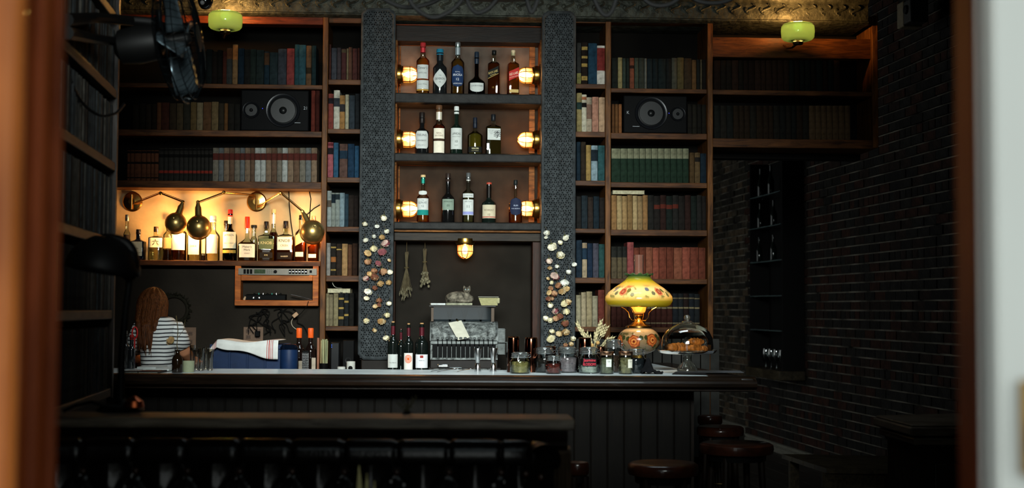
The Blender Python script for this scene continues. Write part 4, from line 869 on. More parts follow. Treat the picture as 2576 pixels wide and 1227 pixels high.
# ================================================================== WALL FAN
fc = P(446, 100, 4.75)
t = thing('wall_fan', 'black caged wall fan with pale blades above the left wall bookcase', 'fan', fc)
ax = Vector((.985, .02, .14)).normalized(); A = Vector((0, 0, 1)).rotation_difference(ax).to_matrix(); RF = .225
def fv(r, a, h): return A @ Vector((r*math.cos(a), r*math.sin(a), h))
CG = mat('black_wire', '14181a', .25, .9, var=0)
w_ = MB()
for k in range(48):
    a = 2*PI*k/48; w_.tube([fv(.04, a, .075), fv(.10, a+.06, .072), fv(.17, a+.1, .06), fv(.215, a+.12, .03), fv(RF, a+.12, 0)], .0013, 4)
    w_.tube([fv(.05, a, -.055), fv(.15, a, -.05), fv(.21, a, -.03), fv(RF, a, 0)], .0013, 4)
for r_, h in ((RF, 0), (.215, .03), (.17, .06), (.05, .075), (.21, -.03), (.15, -.05)): w_.tube([fv(r_, 2*PI*k/40, h) for k in range(40)], .003 if r_ == RF else .0018, 5, closed=True)
stuff(w_.build('wire_cage', CG, t))
w_ = MB(); w_.lathe([(.001, .08), (.045, .077), (.05, .07)], 24, axis=ax); w_.build('cage_badge', CG, t)
FB = mat('pale_blue_blade', '48545a', .2, .8, var=.05)
for k in range(4):
    a0 = k*PI/2+.35
    def fb(s, v, a0=a0):
        r_ = .03+.165*v; wd = (.35+.55*math.sin(PI*min(1, v*.9+.1)))*.9; a = a0+(s-.5)*wd; return fv(r_, a, (s-.5)*.07)
    MB().grid(fb, 6, 6).build('blade', FB, t, solid=.0015)
MB().lathe([(.03, -.22), (.06, -.20), (.068, -.14), (.062, -.07), (.02, -.04), (.02, .04), (.01, .05)], 28, axis=ax).build('motor', BLG, t)
def FQ(px, py, Y): p = P(px, py, Y); return p-fc
MB().tube([FQ(400, 60, 4.85), FQ(330, 52, 4.8), FQ(240, 44, 4.6), FQ(168, 50, 4.22)], [.022, .018, .018, .022], 10).build('bracket_arm', BLG, t)
MB().tube([FQ(400, 110, 4.85), FQ(320, 108, 4.8), FQ(240, 98, 4.6), FQ(168, 82, 4.22)], [.02, .016, .016, .022], 10).build('bracket_arm', BLG, t)
MB().tube(spl([FQ(172, 100, 4.3), FQ(176, 190, 4.35), FQ(205, 255, 4.45), FQ(250, 290, 4.55), FQ(290, 285, 4.65), FQ(312, 262, 4.75)]), .005, 8).build('cord', BLG, t)
# camera dome by the fan
cdp = P(517, 0, 7.0); t = thing('security_camera', 'black dome camera hanging above the first green glass shade', 'camera', cdp)
MB().ell((0, 0, 0), (.040, .040, .052), 20, 14).build('housing', mat('black_gloss', '080808', .12, var=0, coat=1), t)
MB().ell((-.008, -.036, -.022), (.012, .012, .012), 12, 8).build('lens', mat('grey_lens', '6a6a6a', .2, var=0), t)
MB().tube([(0, 0, .04), (0, 0, 1.2)], .02, 12).build('mount', BLG, t)
# hanging looped cables
m_ = []
loops = [([(940,-20),(985,8),(1020,18),(1062,14),(1100,0),(1130,-25)], 4.6), ([(1020,-30),(1035,8),(1060,32),(1092,44),(1130,30),(1158,5),(1172,-25)], 4.5), ([(1170,-25),(1178,8),(1192,28),(1206,32),(1228,22),(1248,0),(1262,-25)], 4.5),
         ([(1320,-25),(1327,5),(1333,25),(1338,31),(1345,20),(1352,0),(1358,-25)], 4.5), ([(1490,-25),(1498,5),(1512,30),(1525,39),(1538,30),(1548,5),(1556,-25)], 4.5), ([(1600,-30),(1625,2),(1650,14),(1680,12),(1705,-2),(1730,-28)], 4.6), ([(1720,-28),(1750,0),(1790,8),(1830,2),(1870,-20)], 4.6)]
t = thing('pendant_cable', 'thick black cable looping down from a ceiling pendant', 'cable', P(1250, -30, 4.5))
b0 = P(1250, -30, 4.5)
for pts, Y in loops:
    V_ = [P(a, b, Y) for a, b in pts]; S = []
    for i in range(len(V_)-1):
        p0, p1, p2, p3 = V_[max(i-1, 0)], V_[i], V_[i+1], V_[min(i+2, len(V_)-1)]
        for k in range(6):
            s = k/6; S.append(.5*((2*p1)+(p2-p0)*s+(2*p0-5*p1+4*p2-p3)*s*s+(3*p1-p0-3*p2+p3)*s**3)-b0)
    S.append(V_[-1]-b0); MB().tube(S, .0075, 10).build('cable_loop', mat('rubber', '060606', .6, var=0, spec=.05), t)
MB().lathe([(.30, .02), (.31, .05), (.28, .09), (.05, .12), (.012, .2), (.012, 2.4)], 32).build('ceiling_rose', BLG, t)
# alarm box high on the brick wall
p = P(2302, 38, 9.9); t = thing('alarm_box', 'beige and dark alarm box high on the brick wall', 'alarm', p, SRZ)
MB().box(-.10, .05, -.02, .10, -.09, .10).build('housing', mat('beige_plastic', '6e6350', .5), t, bevel=.01)
MB().box(-.10, .04, -.15, -.021, -.08, .09).build('siren', mat('dark_plastic', '2e2c2a', .5), t, bevel=.01)
MB().lathe([(.035, 0), (.03, .015), (.01, .02)], 20, axis=(-1, 0, 0), c=(-.10, -.08, .02)).build('sounder', BLACK, t)
# ================================================================== PAINTED OIL LAMP
def painted(name, hasglow, groundc, bandc):
    """glass painted with roses: printed pattern, colours only"""
    m, t, out = nt(name); L = t.links.new
    tc = N(t, 'TexCoord'); sep = N(t, 'SeparateXYZ'); L(tc.outputs['Object'], sep.inputs[0])
    mr = N(t, 'MapRange'); mr.inputs[1].default_value = bandc[0]; mr.inputs[2].default_value = bandc[1]; L(sep.outputs['Z'], mr.inputs[0])
    rp = N(t, 'ValToRGB'); el = rp.color_ramp.elements; cols = groundc
    el[0].position = cols[0][0]; el[0].color = lin(cols[0][1]); el[1].position = cols[-1][0]; el[1].color = lin(cols[-1][1])
    for ps, cc in cols[1:-1]: e_ = el.new(ps); e_.color = lin(cc)
    L(mr.outputs[0], rp.inputs[0])
    cur = rp.outputs[0]
    vo = N(t, 'TexVoronoi'); vo.inputs['Scale'].default_value = bandc[2]; L(tc.outputs['Object'], vo.inputs[0])
    no = N(t, 'TexNoise'); no.inputs['Scale'].default_value = 22; L(tc.outputs['Object'], no.inputs[0])
    def blob(cur, lo, hi, col, fac, src):
        r = N(t, 'ValToRGB'); r.color_ramp.elements[0].position = lo; r.color_ramp.elements[0].color = (1, 1, 1, 1); r.color_ramp.elements[1].position = hi; r.color_ramp.elements[1].color = (0, 0, 0, 1); L(src, r.inputs[0])
        bnd = N(t, 'ValToRGB'); b_ = bnd.color_ramp.elements; b_[0].position = bandc[3]; b_[0].color = (0,0,0,1); b_[1].position = bandc[3]+.08; b_[1].color = (1,1,1,1); e1 = b_.new(bandc[4]); e1.color = (1,1,1,1); e2 = b_.new(bandc[4]+.08); e2.color = (0,0,0,1); L(mr.outputs[0], bnd.inputs[0])
        mu = N(t, 'Math', operation='MULTIPLY'); L(r.outputs[0], mu.inputs[0]); L(bnd.outputs[0], mu.inputs[1]); m2 = N(t, 'Math', operation='MULTIPLY'); m2.inputs[1].default_value = fac; L(mu.outputs[0], m2.inputs[0])
        mx = N(t, 'MixRGB'); L(m2.outputs[0], mx.inputs[0]); L(cur, mx.inputs[1]); mx.inputs[2].default_value = lin(col); return mx.outputs[0]
    return m, t, out, L, cur, vo, no, blob
m, t_, out, L, cur, vo, no, blob = painted('painted_shade_glass', True, [(0, '8a8a20'), (.16, 'a8a030'), (.30, 'f0dc98'), (.55, 'fff0c0'), (.68, 'e8d070'), (.80, 'b8b030'), (1, '3a6a3c')], (-.085, .085, 9, .22, .62))
cur = blob(cur, .40, .47, '5a6a2a', .7, no.outputs[0]); cur = blob(cur, .16, .26, 'd87048', .8, vo.outputs['Distance']); cur = blob(cur, .06, .10, 'b02c20', .8, vo.outputs['Distance'])
tl = N(t_, 'BsdfTranslucent'); L(cur, tl.inputs[0]); df = N(t_, 'BsdfPrincipled'); L(cur, df.inputs['Base Color']); df.inputs['Roughness'].default_value = .15; mx = N(t_, 'MixShader'); mx.inputs[0].default_value = .45; L(tl.outputs[0], mx.inputs[1]); L(df.outputs[0], mx.inputs[2]); L(mx.outputs[0], out.inputs[0]); PSH = m
m, t_, out, L, cur, vo, no, blob = painted('painted_font_glass', True, [(0, '6a6050'), (.35, '6c5a40'), (.7, '9c7c54'), (1, 'd8b080')], (.075, .225, 11, .15, .82))
cur = blob(cur, .42, .50, '3a3c1c', .9, no.outputs[0]); cur = blob(cur, .30, .42, 'a85424', .95, vo.outputs['Distance']); cur = blob(cur, .14, .24, 'd8904c', .9, vo.outputs['Distance']); cur = blob(cur, .05, .09, '7a2412', .9, vo.outputs['Distance'])
df = N(t_, 'BsdfPrincipled'); L(cur, df.inputs['Base Color']); df.inputs['Roughness'].default_value = .08; df.inputs['Coat Weight'].default_value = .6; tl = N(t_, 'BsdfTranslucent'); L(cur, tl.inputs[0]); mx = N(t_, 'MixShader'); mx.inputs[0].default_value = .8; L(tl.outputs[0], mx.inputs[1]); L(df.outputs[0], mx.inputs[2]); L(mx.outputs[0], out.inputs[0]); PFT = m
YL = 7.45; ctr = P(1607, 855, YL); t = thing('oil_lamp', 'painted glass parlour lamp with rose globe, green-gold shade and glass chimney', 'lamp', (ctr.x, YL, BZ+.0005)); sc_ = F/YL
def zl(py): return P(1607, py, YL).z-BZ
def rl(w): return w/2/sc_
MB().lathe([(.055, 0), (.058, .006), (.05, .018), (.04, .026), (.040, zl(887)+.004)], 32).build('foot', BRASS, t)
g0, g1_ = zl(890), zl(822); gm_ = (g0+g1_)/2; gh = (g1_-g0)/2; R_ = rl(107)
MB().lathe([(R_*max(.32, math.cos(a))**.75, gm_+gh*math.sin(a)) for a in [(-PI/2)+PI*k/18 for k in range(1, 18)]], 40).build('painted_globe', PFT, t, loc=(0, 0, 0), ang=80)
def patch(name, parent, a0, z0, r, Rf, ring, col, seed, mt):
    rr = random.Random(seed); ph = rr.uniform(0, 6)
    def fn(a, b):
        th = 2*PI*a; q = r*b*(1+.07*math.sin(5*th+ph)+.05*math.sin(8*th)); z = z0+q*math.sin(th); ang = a0+q*math.cos(th)/max(.02, Rf(z0)); R = Rf(z)+ring; return (R*math.sin(ang), -R*math.cos(ang), z)
    return MB().grid(fn, 20, 4).build(name, mt, parent, ang=80)
def lampmat(c):
    k = ('lm', c)
    if k in _mc: return _mc[k]
    m, t_, out = nt('lamp_print'); tl = N(t_, 'BsdfTranslucent'); tl.inputs[0].default_value = lin(c); df = N(t_, 'BsdfPrincipled'); df.inputs['Base Color'].default_value = lin(c); df.inputs['Roughness'].default_value = .2; mx = N(t_, 'MixShader'); mx.inputs[0].default_value = .5; t_.links.new(tl.outputs[0], mx.inputs[1]); t_.links.new(df.outputs[0], mx.inputs[2]); t_.links.new(mx.outputs[0], out.inputs[0]); _mc[k] = m; return m
def Rg(z): s_ = max(-1, min(1, (z-gm_)/gh)); return R_*max(.32, math.cos(math.asin(s_)))**.75
for k in range(7):
    a0 = -.32+k*2*PI/7; z0 = gm_+(.004 if k % 2 else -.004)
    for j in range(3): patch('painted_leaf', t, a0+(.33, -.30, .15)[j], z0+(.02, .014, -.032)[j], .013, Rg, .0008, '', k*5+j, mat('leaf_print', '34381c', .2, var=.2, scale=90, spec=.3))
    for j, (r_, c) in enumerate(((.035, '7a3418'), (.029, 'b4622c'), (.022, '94401c'), (.015, 'c07838'), (.007, '6a2412'))): patch('painted_rose', t, a0, z0, r_, Rg, .0012+.0005*j, c, k*7+j, mat('rose_print_'+c, c, .2, var=.2, scale=90, spec=.3))
MB().lathe([(rl(66), zl(824)), (rl(64), zl(820)), (rl(40), zl(815)), (rl(18), zl(806)), (rl(14), zl(800)), (rl(22), zl(794)), (rl(16), zl(789)), (rl(26), zl(784))], 32).build('brass_collar', BR2, t)
MB().lathe([(rl(26), zl(789)), (rl(30), zl(786)), (rl(36), zl(778)), (rl(36), zl(768)), (rl(20), zl(766))], 32).build('burner_gallery', glass('pierced_gallery', 'c08030', haze=.75, hazecol='e8b050', refl=.6), t)
for k in range(4):
    a = PI/4+k*PI/2+.25; c_, s_ = math.cos(a), math.sin(a)
    pts = [(rl(10), zl(806)), (rl(38), zl(806)), (rl(52), zl(798)), (rl(58), zl(786)), (rl(76), zl(778)), (rl(100), zl(772))]
    MB().tube([(r_*c_, r_*s_, z) for r_, z in pts], .003, 8).build('shade_arm', BR2, t)
MB().tube([(rl(100)*math.cos(k*PI/16), rl(100)*math.sin(k*PI/16), zl(771)) for k in range(32)], .003, 6, closed=True).build('shade_ring', BR2, t)
zc0 = (zl(771)+zl(692))/2
prf = [(rl(104), 770), (rl(140), 771), (rl(158), 766), (rl(168), 756), (rl(166), 746), (rl(152), 736), (rl(122), 724), (rl(92), 714), (rl(70), 706), (rl(58), 698), (rl(56), 694)]
MB().lathe([(r_, zl(y)-zc0) for r_, y in prf], 48, cap=False).build('painted_shade', PSH, t, loc=(0, 0, zc0), solid=.003, ang=80)
pz = sorted([(zl(y), r_) for r_, y in prf])
def Rs_(z):
    for (za_, ra_), (zb_, rb_) in zip(pz, pz[1:]):
        if za_ <= z <= zb_: return ra_+(rb_-ra_)*(z-za_)/max(1e-6, zb_-za_)
    return pz[-1][1]
for k in range(5):
    a0 = .62+k*2*PI/5
    for j in range(4): patch('painted_leaf', t, a0+(.20, -.24, .34, -.42)[j], zl((731, 738, 742, 728)[j]), .011, Rs_, .0024, '', k*9+j, lampmat(('8a8a4a', '7c8468', '94945a', '8c90a0')[j]))
    for j, (r_, c) in enumerate(((.022, 'e8a070'), (.015, 'c85a3c'), (.008, 'e89a6a'))): patch('painted_rose', t, a0, zl(734), r_, Rs_, .0026+.0005*j, c, k*3+j, lampmat(c))
rf = MB()
rf.grid(lambda a, b: ((rl(56)+(rl(72)-rl(56))*b*(1+.10*math.cos(a*2*PI*12)))*math.cos(2*PI*a), (rl(56)+(rl(72)-rl(56))*b*(1+.10*math.cos(a*2*PI*12)))*math.sin(2*PI*a), zl(694)+(.010*b+.005*b*math.cos(a*2*PI*12))), 96, 4); rf.build('ruffled_rim', glass('rim_glass', '8aa088', haze=.6, hazecol='5a8a5c'), t, solid=.002, ang=80)
MB().lathe([(rl(30), zl(768)), (rl(34), zl(740)), (rl(26), zl(715)), (rl(24), zl(694)), (rl(24), zl(641))], 28, cap=False).build('chimney', glass('chimney_glass', 'f4dcd0', haze=.16, hazecol='e8b8a4', refl=1.8), t, ang=80)
MB().lathe([(.008, zl(786)), (.018, zl(778)), (.024, zl(765)), (.022, zl(750)), (.001, zl(738))], 16).build('bulb', emit('parlour_bulb', 'ffd8a0', 14), t, ang=80)
point('oil_lamp_light', (ctr.x-.01, YL-.055, BZ+zl(745)), 2.6, (1, .68, .34), .03)
point('oil_lamp_globe_light', (ctr.x, YL, BZ+gm_+.02), .06, (1, .62, .28), .03)
# ================================================================== BAR TOP OBJECTS
def onbar(px, Y, z=BZ): p = P(px, 900, Y); return Vector((p.x, Y, z+.0006))
def hz(py, Y, z=BZ): return P(1288, py, Y).z-z-.006*0
def rY(w, Y): return w/2*Y/F
def jar(px0, px1, yt, Y, label, fill=None, fillh=.6, style='clip', lid=None, tagc=None, txt=None, group='jars along the bar top', haze=.0):
    Y += .10; px = (px0+px1)/2; R = rY(px1-px0, Y); b = P(px, yt, Y); H = b.z-BZ; t = thing('glass_jar', label, 'jar', onbar(px, Y), random.uniform(-.3, .3), group)
    if style == 'clip':
        pr = [(R*.9, 0), (R, H*.06), (R, H*.52), (R*.97, H*.60), (R*.82, H*.68), (R*.80, H*.74)]
        MB().lathe(pr, 32).build('glass_body', CLEAR, t, ang=60)
        MB().lathe([(R*.86, H*.745), (R*.88, H*.78), (R*.82, H*.80), (R*.88, H*.84), (R*.82, H*.88), (R*.86, H*.91), (R*.84, H*.95), (R*.66, H), (R*.3, H*.99)], 32).build('lid', glass('lid_glass', 'eef2f0', haze=.10, hazecol='d0d4d2', refl=1.8), t, ang=60)
        MB().tube([(R*.89*math.cos(k*PI/14), R*.89*math.sin(k*PI/14), H*.745) for k in range(28)], .0014, 6, closed=True).tube([(0, -R*.9, H*.74), (.004, -R*1.02, H*.66), (0, -R*1.04, H*.56), (-.004, -R*1.02, H*.66), (0, -R*.9, H*.86)], .0013, 6).tube([(R*.9, 0, H*.74), (R*1.06, 0, H*.8), (R*1.04, 0, H*.88), (R*.86, 0, H*.86)], .0013, 6).build('wire_clip', CHROME, t)
    else:
        MB().lathe([(R*.9, 0), (R*.98, H*.03), (R*.98, H*.82), (R*.94, H*.86)], 32).build('glass_body', CLEAR, t, ang=60)
        MB().lathe([(R, H*.84), (R*1.02, H*.85), (R*1.02, H*.985), (R*.97, H), (R*.2, H*.995)], 32).build('lid', mat('copper_lid', lid, .25, 1.0, var=.1), t)
    if fill:
        rr = random.Random(int(px)); m_ = MB(); hf = H*fillh
        m_.lathe([(R*.84, .004), (R*.92, H*.07), (R*.93, hf*.9), (R*.7, hf), (.001, hf*1.02)], 20, mi=0)
        for k in range(46):
            a = rr.uniform(0, 2*PI); z = rr.uniform(.008, hf); s_ = rr.uniform(.004, .009) if style == 'clip' else rr.uniform(.003, .006)
            m_.ell((R*.88*math.cos(a), R*.88*math.sin(a), z), (s_, s_*.6, s_*.8), 6, 4, mi=k % 3, rot=Matrix.Rotation(rr.uniform(0, 3), 3, 'X'))
        stuff(m_.build('contents', [mat('dried_leaf', c, .8, var=.3, scale=60) for c in fill], t))
    if tagc:
        z0, z1, wf, c, x0 = tagc
        MB().grid(lambda a, b: surf(R*(x0+wf*(2*a-1)), H*(z0+(z1-z0)*b), lambda z: R, 0, 1, .0008), 8, 1).build('label', mat('tag_paper', c, .7, var=.05), t)
        for s_, zf, sz, c2 in (txt or []):
            q = MB(); addtext(q, s_, sz*H, lambda x, y: surf(x+R*x0, H*zf+y, lambda z: R, 0, 1, .0018), width=R*1.5*wf*1.2); q.build('lettering', mat('ink', c2, .6, var=0), t, smooth=False)
    return t
jar(1283, 1334, 885, 6.80, 'clip-top jar of crumpled green-brown leaves, nearest the copper tumbler', ['6a6238', '8a7c4c', '54462c'], .55)
jar(1343, 1396, 873, 6.92, 'clip-top jar of near-black tea', ['14110e', '241c16', '1c1712'], .55)
jar(1373, 1412, 894, 6.78, 'small clip-top jar of dark red petals', ['4a1a14', '2a1410', '6a2c20'], .55)
jar(1400, 1455, 872, 6.93, 'clip-top jar of greyish purple lavender', ['6a6064', '544c54', '7c7070'], .58)
jar(1455, 1509, 872, 6.86, 'clip-top jar with black jasmine blossoms label in red writing', ['8a9088', 'a0a498', '6c7468'], .3, tagc=(.27, .58, .70, '141214', 0), txt=[('Jasmine', .49, .16, 'd84050'), ('BLOSSOMS', .35, .14, 'd84050')])
jar(1508, 1544, 884, 6.79, 'straight spice jar with copper lid and white tag, beside the jasmine jar', ['5a5c48', '6c6c54', '484434'], .72, style='spice', lid='b08468', tagc=(.32, .66, .40, 'd8dad4', .35), txt=[('La', .58, .12, '3a3a3a')])
jar(1556, 1592, 884, 6.79, 'straight spice jar with copper lid and white tag, beside the black cloth', ['6a6444', '7c744e', '54482e'], .72, style='spice', lid='b08468', tagc=(.28, .66, .40, 'dcd8c8', .35), txt=[('Lu', .58, .12, '3a3a3a')])
jar(1520, 1567, 853, 6.97, 'tall clip-top jar with copper-tinted glass lid standing behind the spice jars', ['3a2a20', '2a1e18', '4c382a'], .5)
jar(1575, 1625, 876, 6.88, 'clip-top jar of black contents with pinkish lid, half under a black cloth', ['101418', '181c20', '0c1014'], .6)
# black cloth by the last jar
p0 = onbar(1632, 6.9); m_ = MB(); rr = random.Random(3)
m_.grid(lambda a, b: (-.05+.11*a, -.05+.12*b, max(.002, .075*math.exp(-((a-.35)**2)/.06-((b-.5)**2)/.14)*(1-a*.25)+.008*math.sin(14*a+5*b)+.006*math.sin(17*b))), 22, 18)
o = m_.build('cloth', mat('black_cloth', '0e0e10', .9), loc=p0+Vector((.012, .03, 0)), solid=.003); tag(o, 'rumpled black cloth lying against the last jar', 'cloth')
COP = mat('copper', 'a86440', .16, 1.0, var=.1)
for px0, px1, yt, Y, lab in ((1277, 1306, 846, 7.02, 'upturned copper tumbler nearest the cash register'), (1320, 1352, 848, 7.04, 'upturned copper tumbler, second from the cash register'), (1372, 1398, 870, 7.1, 'short copper tumbler mostly hidden by the tea jar'), (1455, 1487, 848, 7.04, 'upturned copper tumbler beside the dried wheat'), (1500, 1522, 870, 7.1, 'short copper tumbler tucked behind the spice jar')):
    R = rY(px1-px0, Y); H = P(1288, yt, Y).z-BZ; t = thing('copper_tumbler', lab, 'tumbler', onbar((px0+px1)/2, Y), 0, 'copper tumblers on the bar')
    MB().lathe([(R*1.12, 0), (R*1.14, .004), (R*.98, H*.95), (R*.94, H*.985), (R*.85, H)], 32).build('cup', mat('dark_copper', '4a2c20', .10, 1.0, var=.1), t, ang=50)
    MB().tube([(R*.95*math.cos(k*PI/14), R*.95*math.sin(k*PI/14), H*.985) for k in range(28)], .002, 6, closed=True).build('rim', COP, t)
for px, yt, lab in ((1202, 877, 'steel jigger nearest the tongs'), (1241, 876, 'steel jigger beside the register base')):
    Y = 7.05; H = P(1288, yt, Y).z-BZ; R = rY(21, Y); t = thing('jigger', lab, 'jigger', onbar(px, Y), 0, 'jiggers on the bar')
    MB().lathe([(R*.98, H), (R*1.0, H*.985), (R*.42, H*.40), (R*.40, H*.38)], 28, cap=False).build('upper_cup', CHROME, t, solid=.001); MB().lathe([(R*.40, H*.38), (R*.46, H*.36), (R*.62, H*.30), (R*.80, .002), (R*.78, 0)], 28).build('lower_cup', CHROME, t)
for px0, px1, y0, y1, lab, Y in ((1084, 1143, 932, 917, 'slim steel tongs propped by the register', 7.0), (1150, 1184, 930, 919, 'short steel spoon beside the jiggers', 6.98), (1100, 1150, 932, 924, 'steel bar spoon lying flat', 6.95)):
    a, b = onbar(px0, Y), onbar(px1, Y+.1); L_ = (b-a).length; hgt = .012
    t = thing('bar_tool', lab, 'bar tool', a, 0, 'steel tools by the jiggers'); v = Vector((b.x-a.x, .1, hgt*.7))
    MB().tube([Vector((0, 0, .003)), v*.5+Vector((0, 0, .005)), v+Vector((0, 0, .003))], .0022, 8).build('handle', CHROME, t)
    MB().ell(v+Vector((0, 0, .004)), (.014, .009, .004), 12, 8).build('head', CHROME, t)
    pass
# dried wheat in a small dark bottle
t = thing('wheat_bunch', 'bunch of pale dried wheat and poppy heads in a dark vase', 'dried plants', onbar(1490, 7.15)); rr = random.Random(5)
MB().lathe([(.03, 0), (.034, .01), (.034, .05), (.018, .075), (.016, .09)], 20).build('vase', mat('smoked_vase', '17130f', .2, var=0), t)
STR = mat('dry_straw', 'b8ac84', .8, var=.25, scale=60)
for tx, ty in ((1452,812),(1458,822),(1466,832),(1476,838),(1484,846),(1512,806),(1508,815),(1519,818),(1527,822),(1533,850),(1498,835),(1541,848),(1503,826)):
    q = P(tx, ty, 7.15)-onbar(1490, 7.15); b_ = Vector((rr.uniform(-.008, .008), 0, .07)); q.y = rr.uniform(-.03, .04)
    m_ = MB(); m_.tube([b_, b_.lerp(q, .5)+Vector((0, 0, .01)), q.lerp(b_, .12)], .0014, 5); ax_ = (q-b_).normalized(); R3 = Vector((0, 0, 1)).rotation_difference(ax_).to_matrix()
    for k in range(7):
        c_ = q-ax_*(.052-.009*k); sd = (-1)**k; m_.ell(c_+R3 @ Vector((.004*sd, 0, 0)), (.0042, .003, .0085), 6, 4, rot=R3 @ Matrix.Rotation(.35*sd, 3, 'Y'))
        m_.tube([c_, c_+R3 @ Vector((.010*sd, 0, .016))], .0005, 3)
    m_.build('wheat_ear', STR, t)
for tx, ty in ((1489, 868), (1504, 862)):
    q = P(tx, ty, 7.10)-onbar(1490, 7.15); MB().ell(q, (.011, .011, .010), 12, 8).tube([q, Vector((0, 0, .08))], .0015, 5).build('seed_head', mat('seed_head', 'b08a54', .8, var=.3), t)
# cake stand with croissants
YC = 7.08; cp = onbar(1729, YC); t = thing('cake_stand', 'footed glass cake stand with domed cover and knob', 'cake stand', cp)
def zy(py): return P(1729, py, YC).z-BZ
q = YC/F
FR = glass('ribbed_glass', 'e4e6e0', haze=.07, hazecol='b8b4a8')
m_ = MB(); pr = [(25, 930), (26, 928), (22, 922), (14, 914), (10, 905), (11, 893), (13, 889)]
nn = 48; vs = []
m_.lathe([(r_*q, zy(y) if y < 930 else 0) for r_, y in pr], 48).build('pedestal', FR, t, ang=60)
for k in range(20):
    a = 2*PI*k/20; m_.tube([(23*q*math.cos(a), 23*q*math.sin(a), zy(924)), (14.5*q*math.cos(a), 14.5*q*math.sin(a), zy(913))], .0012, 5)
m_2 = MB()
for k in range(20):
    a = 2*PI*k/20; m_2.tube([(24.5*q*math.cos(a), 24.5*q*math.sin(a), zy(926)), (15*q*math.cos(a), 15*q*math.sin(a), zy(913))], .0016, 5)
m_2.build('pedestal_ribs', FR, t)
MB().lathe([(10*q, zy(889)), (60*q, zy(888)), (70*q, zy(885)), (73*q, zy(880)), (74*q, zy(880.5)), (70*q, zy(887)), (58*q, zy(890)), (10*q, zy(891))], 48, cap=False).build('plate', FR, t, ang=60)
pr = [(64, 887), (65, 870), (63, 850), (55, 834), (44, 824), (28, 816), (12, 813), (8, 811)]
MB().lathe([(r_*q, zy(y)) for r_, y in pr], 48, cap=False).build('dome', glass('dome_glass', 'f4f4f0', refl=1.3), t, ang=80)
MB().lathe([(12*q, zy(812)), (14*q, zy(810)), (13*q, zy(808)), (5*q, zy(806))], 32).ell((0, 0, zy(799.5)), (8.5*q, 8.5*q, 8*q), 24, 14).build('knob', glass('knob_glass', 'd8d8d0', haze=.15, hazecol='c0b8a8', refl=2), t)
CRS = mat('baked_crust', 'b46a2c', .45, var=.5, scale=40, bump=.5, coat=.2)
for k, (px, dy, rz, s_, lab) in enumerate(((1695, -.03, .7, 1.1, 'croissant under the dome, nearest the oil lamp'), (1712, .02, -.5, 1.15, 'tall golden croissant under the dome, second from the oil lamp'), (1748, -.02, .2, 1.0, 'dark baked croissant in front under the dome'), (1752, .035, -.3, .95, 'croissant lying on top of the others under the dome'), (1770, .0, .9, .8, 'small croissant at the far rim under the dome'))):
    c_ = Vector((P(px, 870, YC).x, YC+dy, BZ+zy(889)+.006+(.034 if k == 3 else 0))); m_ = MB(); n = 48; L_ = .055*s_; ring = 14; vs = []; fs = []
    for i in range(n+1):
        u_ = i/n*2-1; ang = u_*1.05; cx_ = math.sin(ang)*L_*.95; cy_ = (1-math.cos(ang))*L_*.9; rad = .027*s_*(max(0, 1-abs(u_)**2.0)**.7*.85+.15)*(1-.26*((i*6/n+.5) % 1)) if abs(u_) < .999 else .003
        for j in range(ring):
            a = 2*PI*j/ring; vs.append((cx_+math.sin(ang)*rad*math.cos(a)*-.3, cy_+rad*math.cos(a), .9*rad*math.sin(a)+.024*s_*.9))
    for i in range(n):
        for j in range(ring): a = i*ring+j; b = i*ring+(j+1) % ring; fs.append((a, b, b+ring, a+ring))
    fs += [tuple(range(ring-1, -1, -1)), tuple(range(n*ring, (n+1)*ring))]
    m_.add(vs, fs); o = m_.build('croissant', CRS, loc=c_, rz=rz, fixn=True, ang=60); tag(o, lab, 'croissant', 'croissants under the glass dome')
# menus on the bar corner
MN = mat('grey_card', '56585c', .6, var=.1)
for k, (px0, px1, y0, y1, lab) in enumerate(((1700, 1892, 934, 944, 'long dark grey menu sheet lying across the bar corner'), (1690, 1800, 936, 948, 'dark menu card under the long grey sheet'))):
    a = PZ(px0, y1-6, BZ); b = PZ(px1-20, y1-4, BZ); c_ = PZ(px1-30, y0+1, BZ); d_ = PZ(px0+10, y0, BZ); z = BZ+.002+.003*(1-k)
    m_ = MB().add([(v.x, v.y, z+dz) for dz in (0, .0015) for v in (a, b, c_, d_)], [(3,2,1,0),(4,5,6,7),(0,1,5,4),(1,2,6,5),(2,3,7,6),(3,0,4,7)])
    o = m_.build('menu_card', MN if k == 0 else mat('black_card', '1c1c1e', .5), fixn=True); tag(o, lab, 'menu', 'menus on the bar corner')
# ---- near end of the bar: bottle vase, cup, papers
def medicine(px0, px1, ys_, yt, Y, label):
    R = rY(px1-px0, Y); H = P(1288, yt, Y).z-BZ; t = thing('bottle_vase', label, 'vase', onbar((px0+px1)/2, Y))
    MB().lathe([(R*.94, 0), (R, .004), (R, H*.56), (R*.86, H*.68), (R*.42, H*.80), (R*.38, H*.92), (R*.48, H*.93), (R*.48, H)], 28).build('glass_body', mat('dark_amber_glass', '1a1008', .08, var=0, coat=.6), t, ang=50); return t, H
t, H = medicine(433, 460, 0, 884, 6.78, 'dark apothecary bottle holding one dried rose at the bar end')
STEM = mat('dry_stem', '54482e', .9, var=.2)
MB().tube([(0, 0, H), (-.004, 0, H+.02), (.0, 0, H+.10), (-.01, .0, H+.17)], .0022, 6).tube([(0, 0, H+.06), (.03, 0, H+.10), (.035, 0, H+.15)], .0012, 5).build('stem', STEM, t)
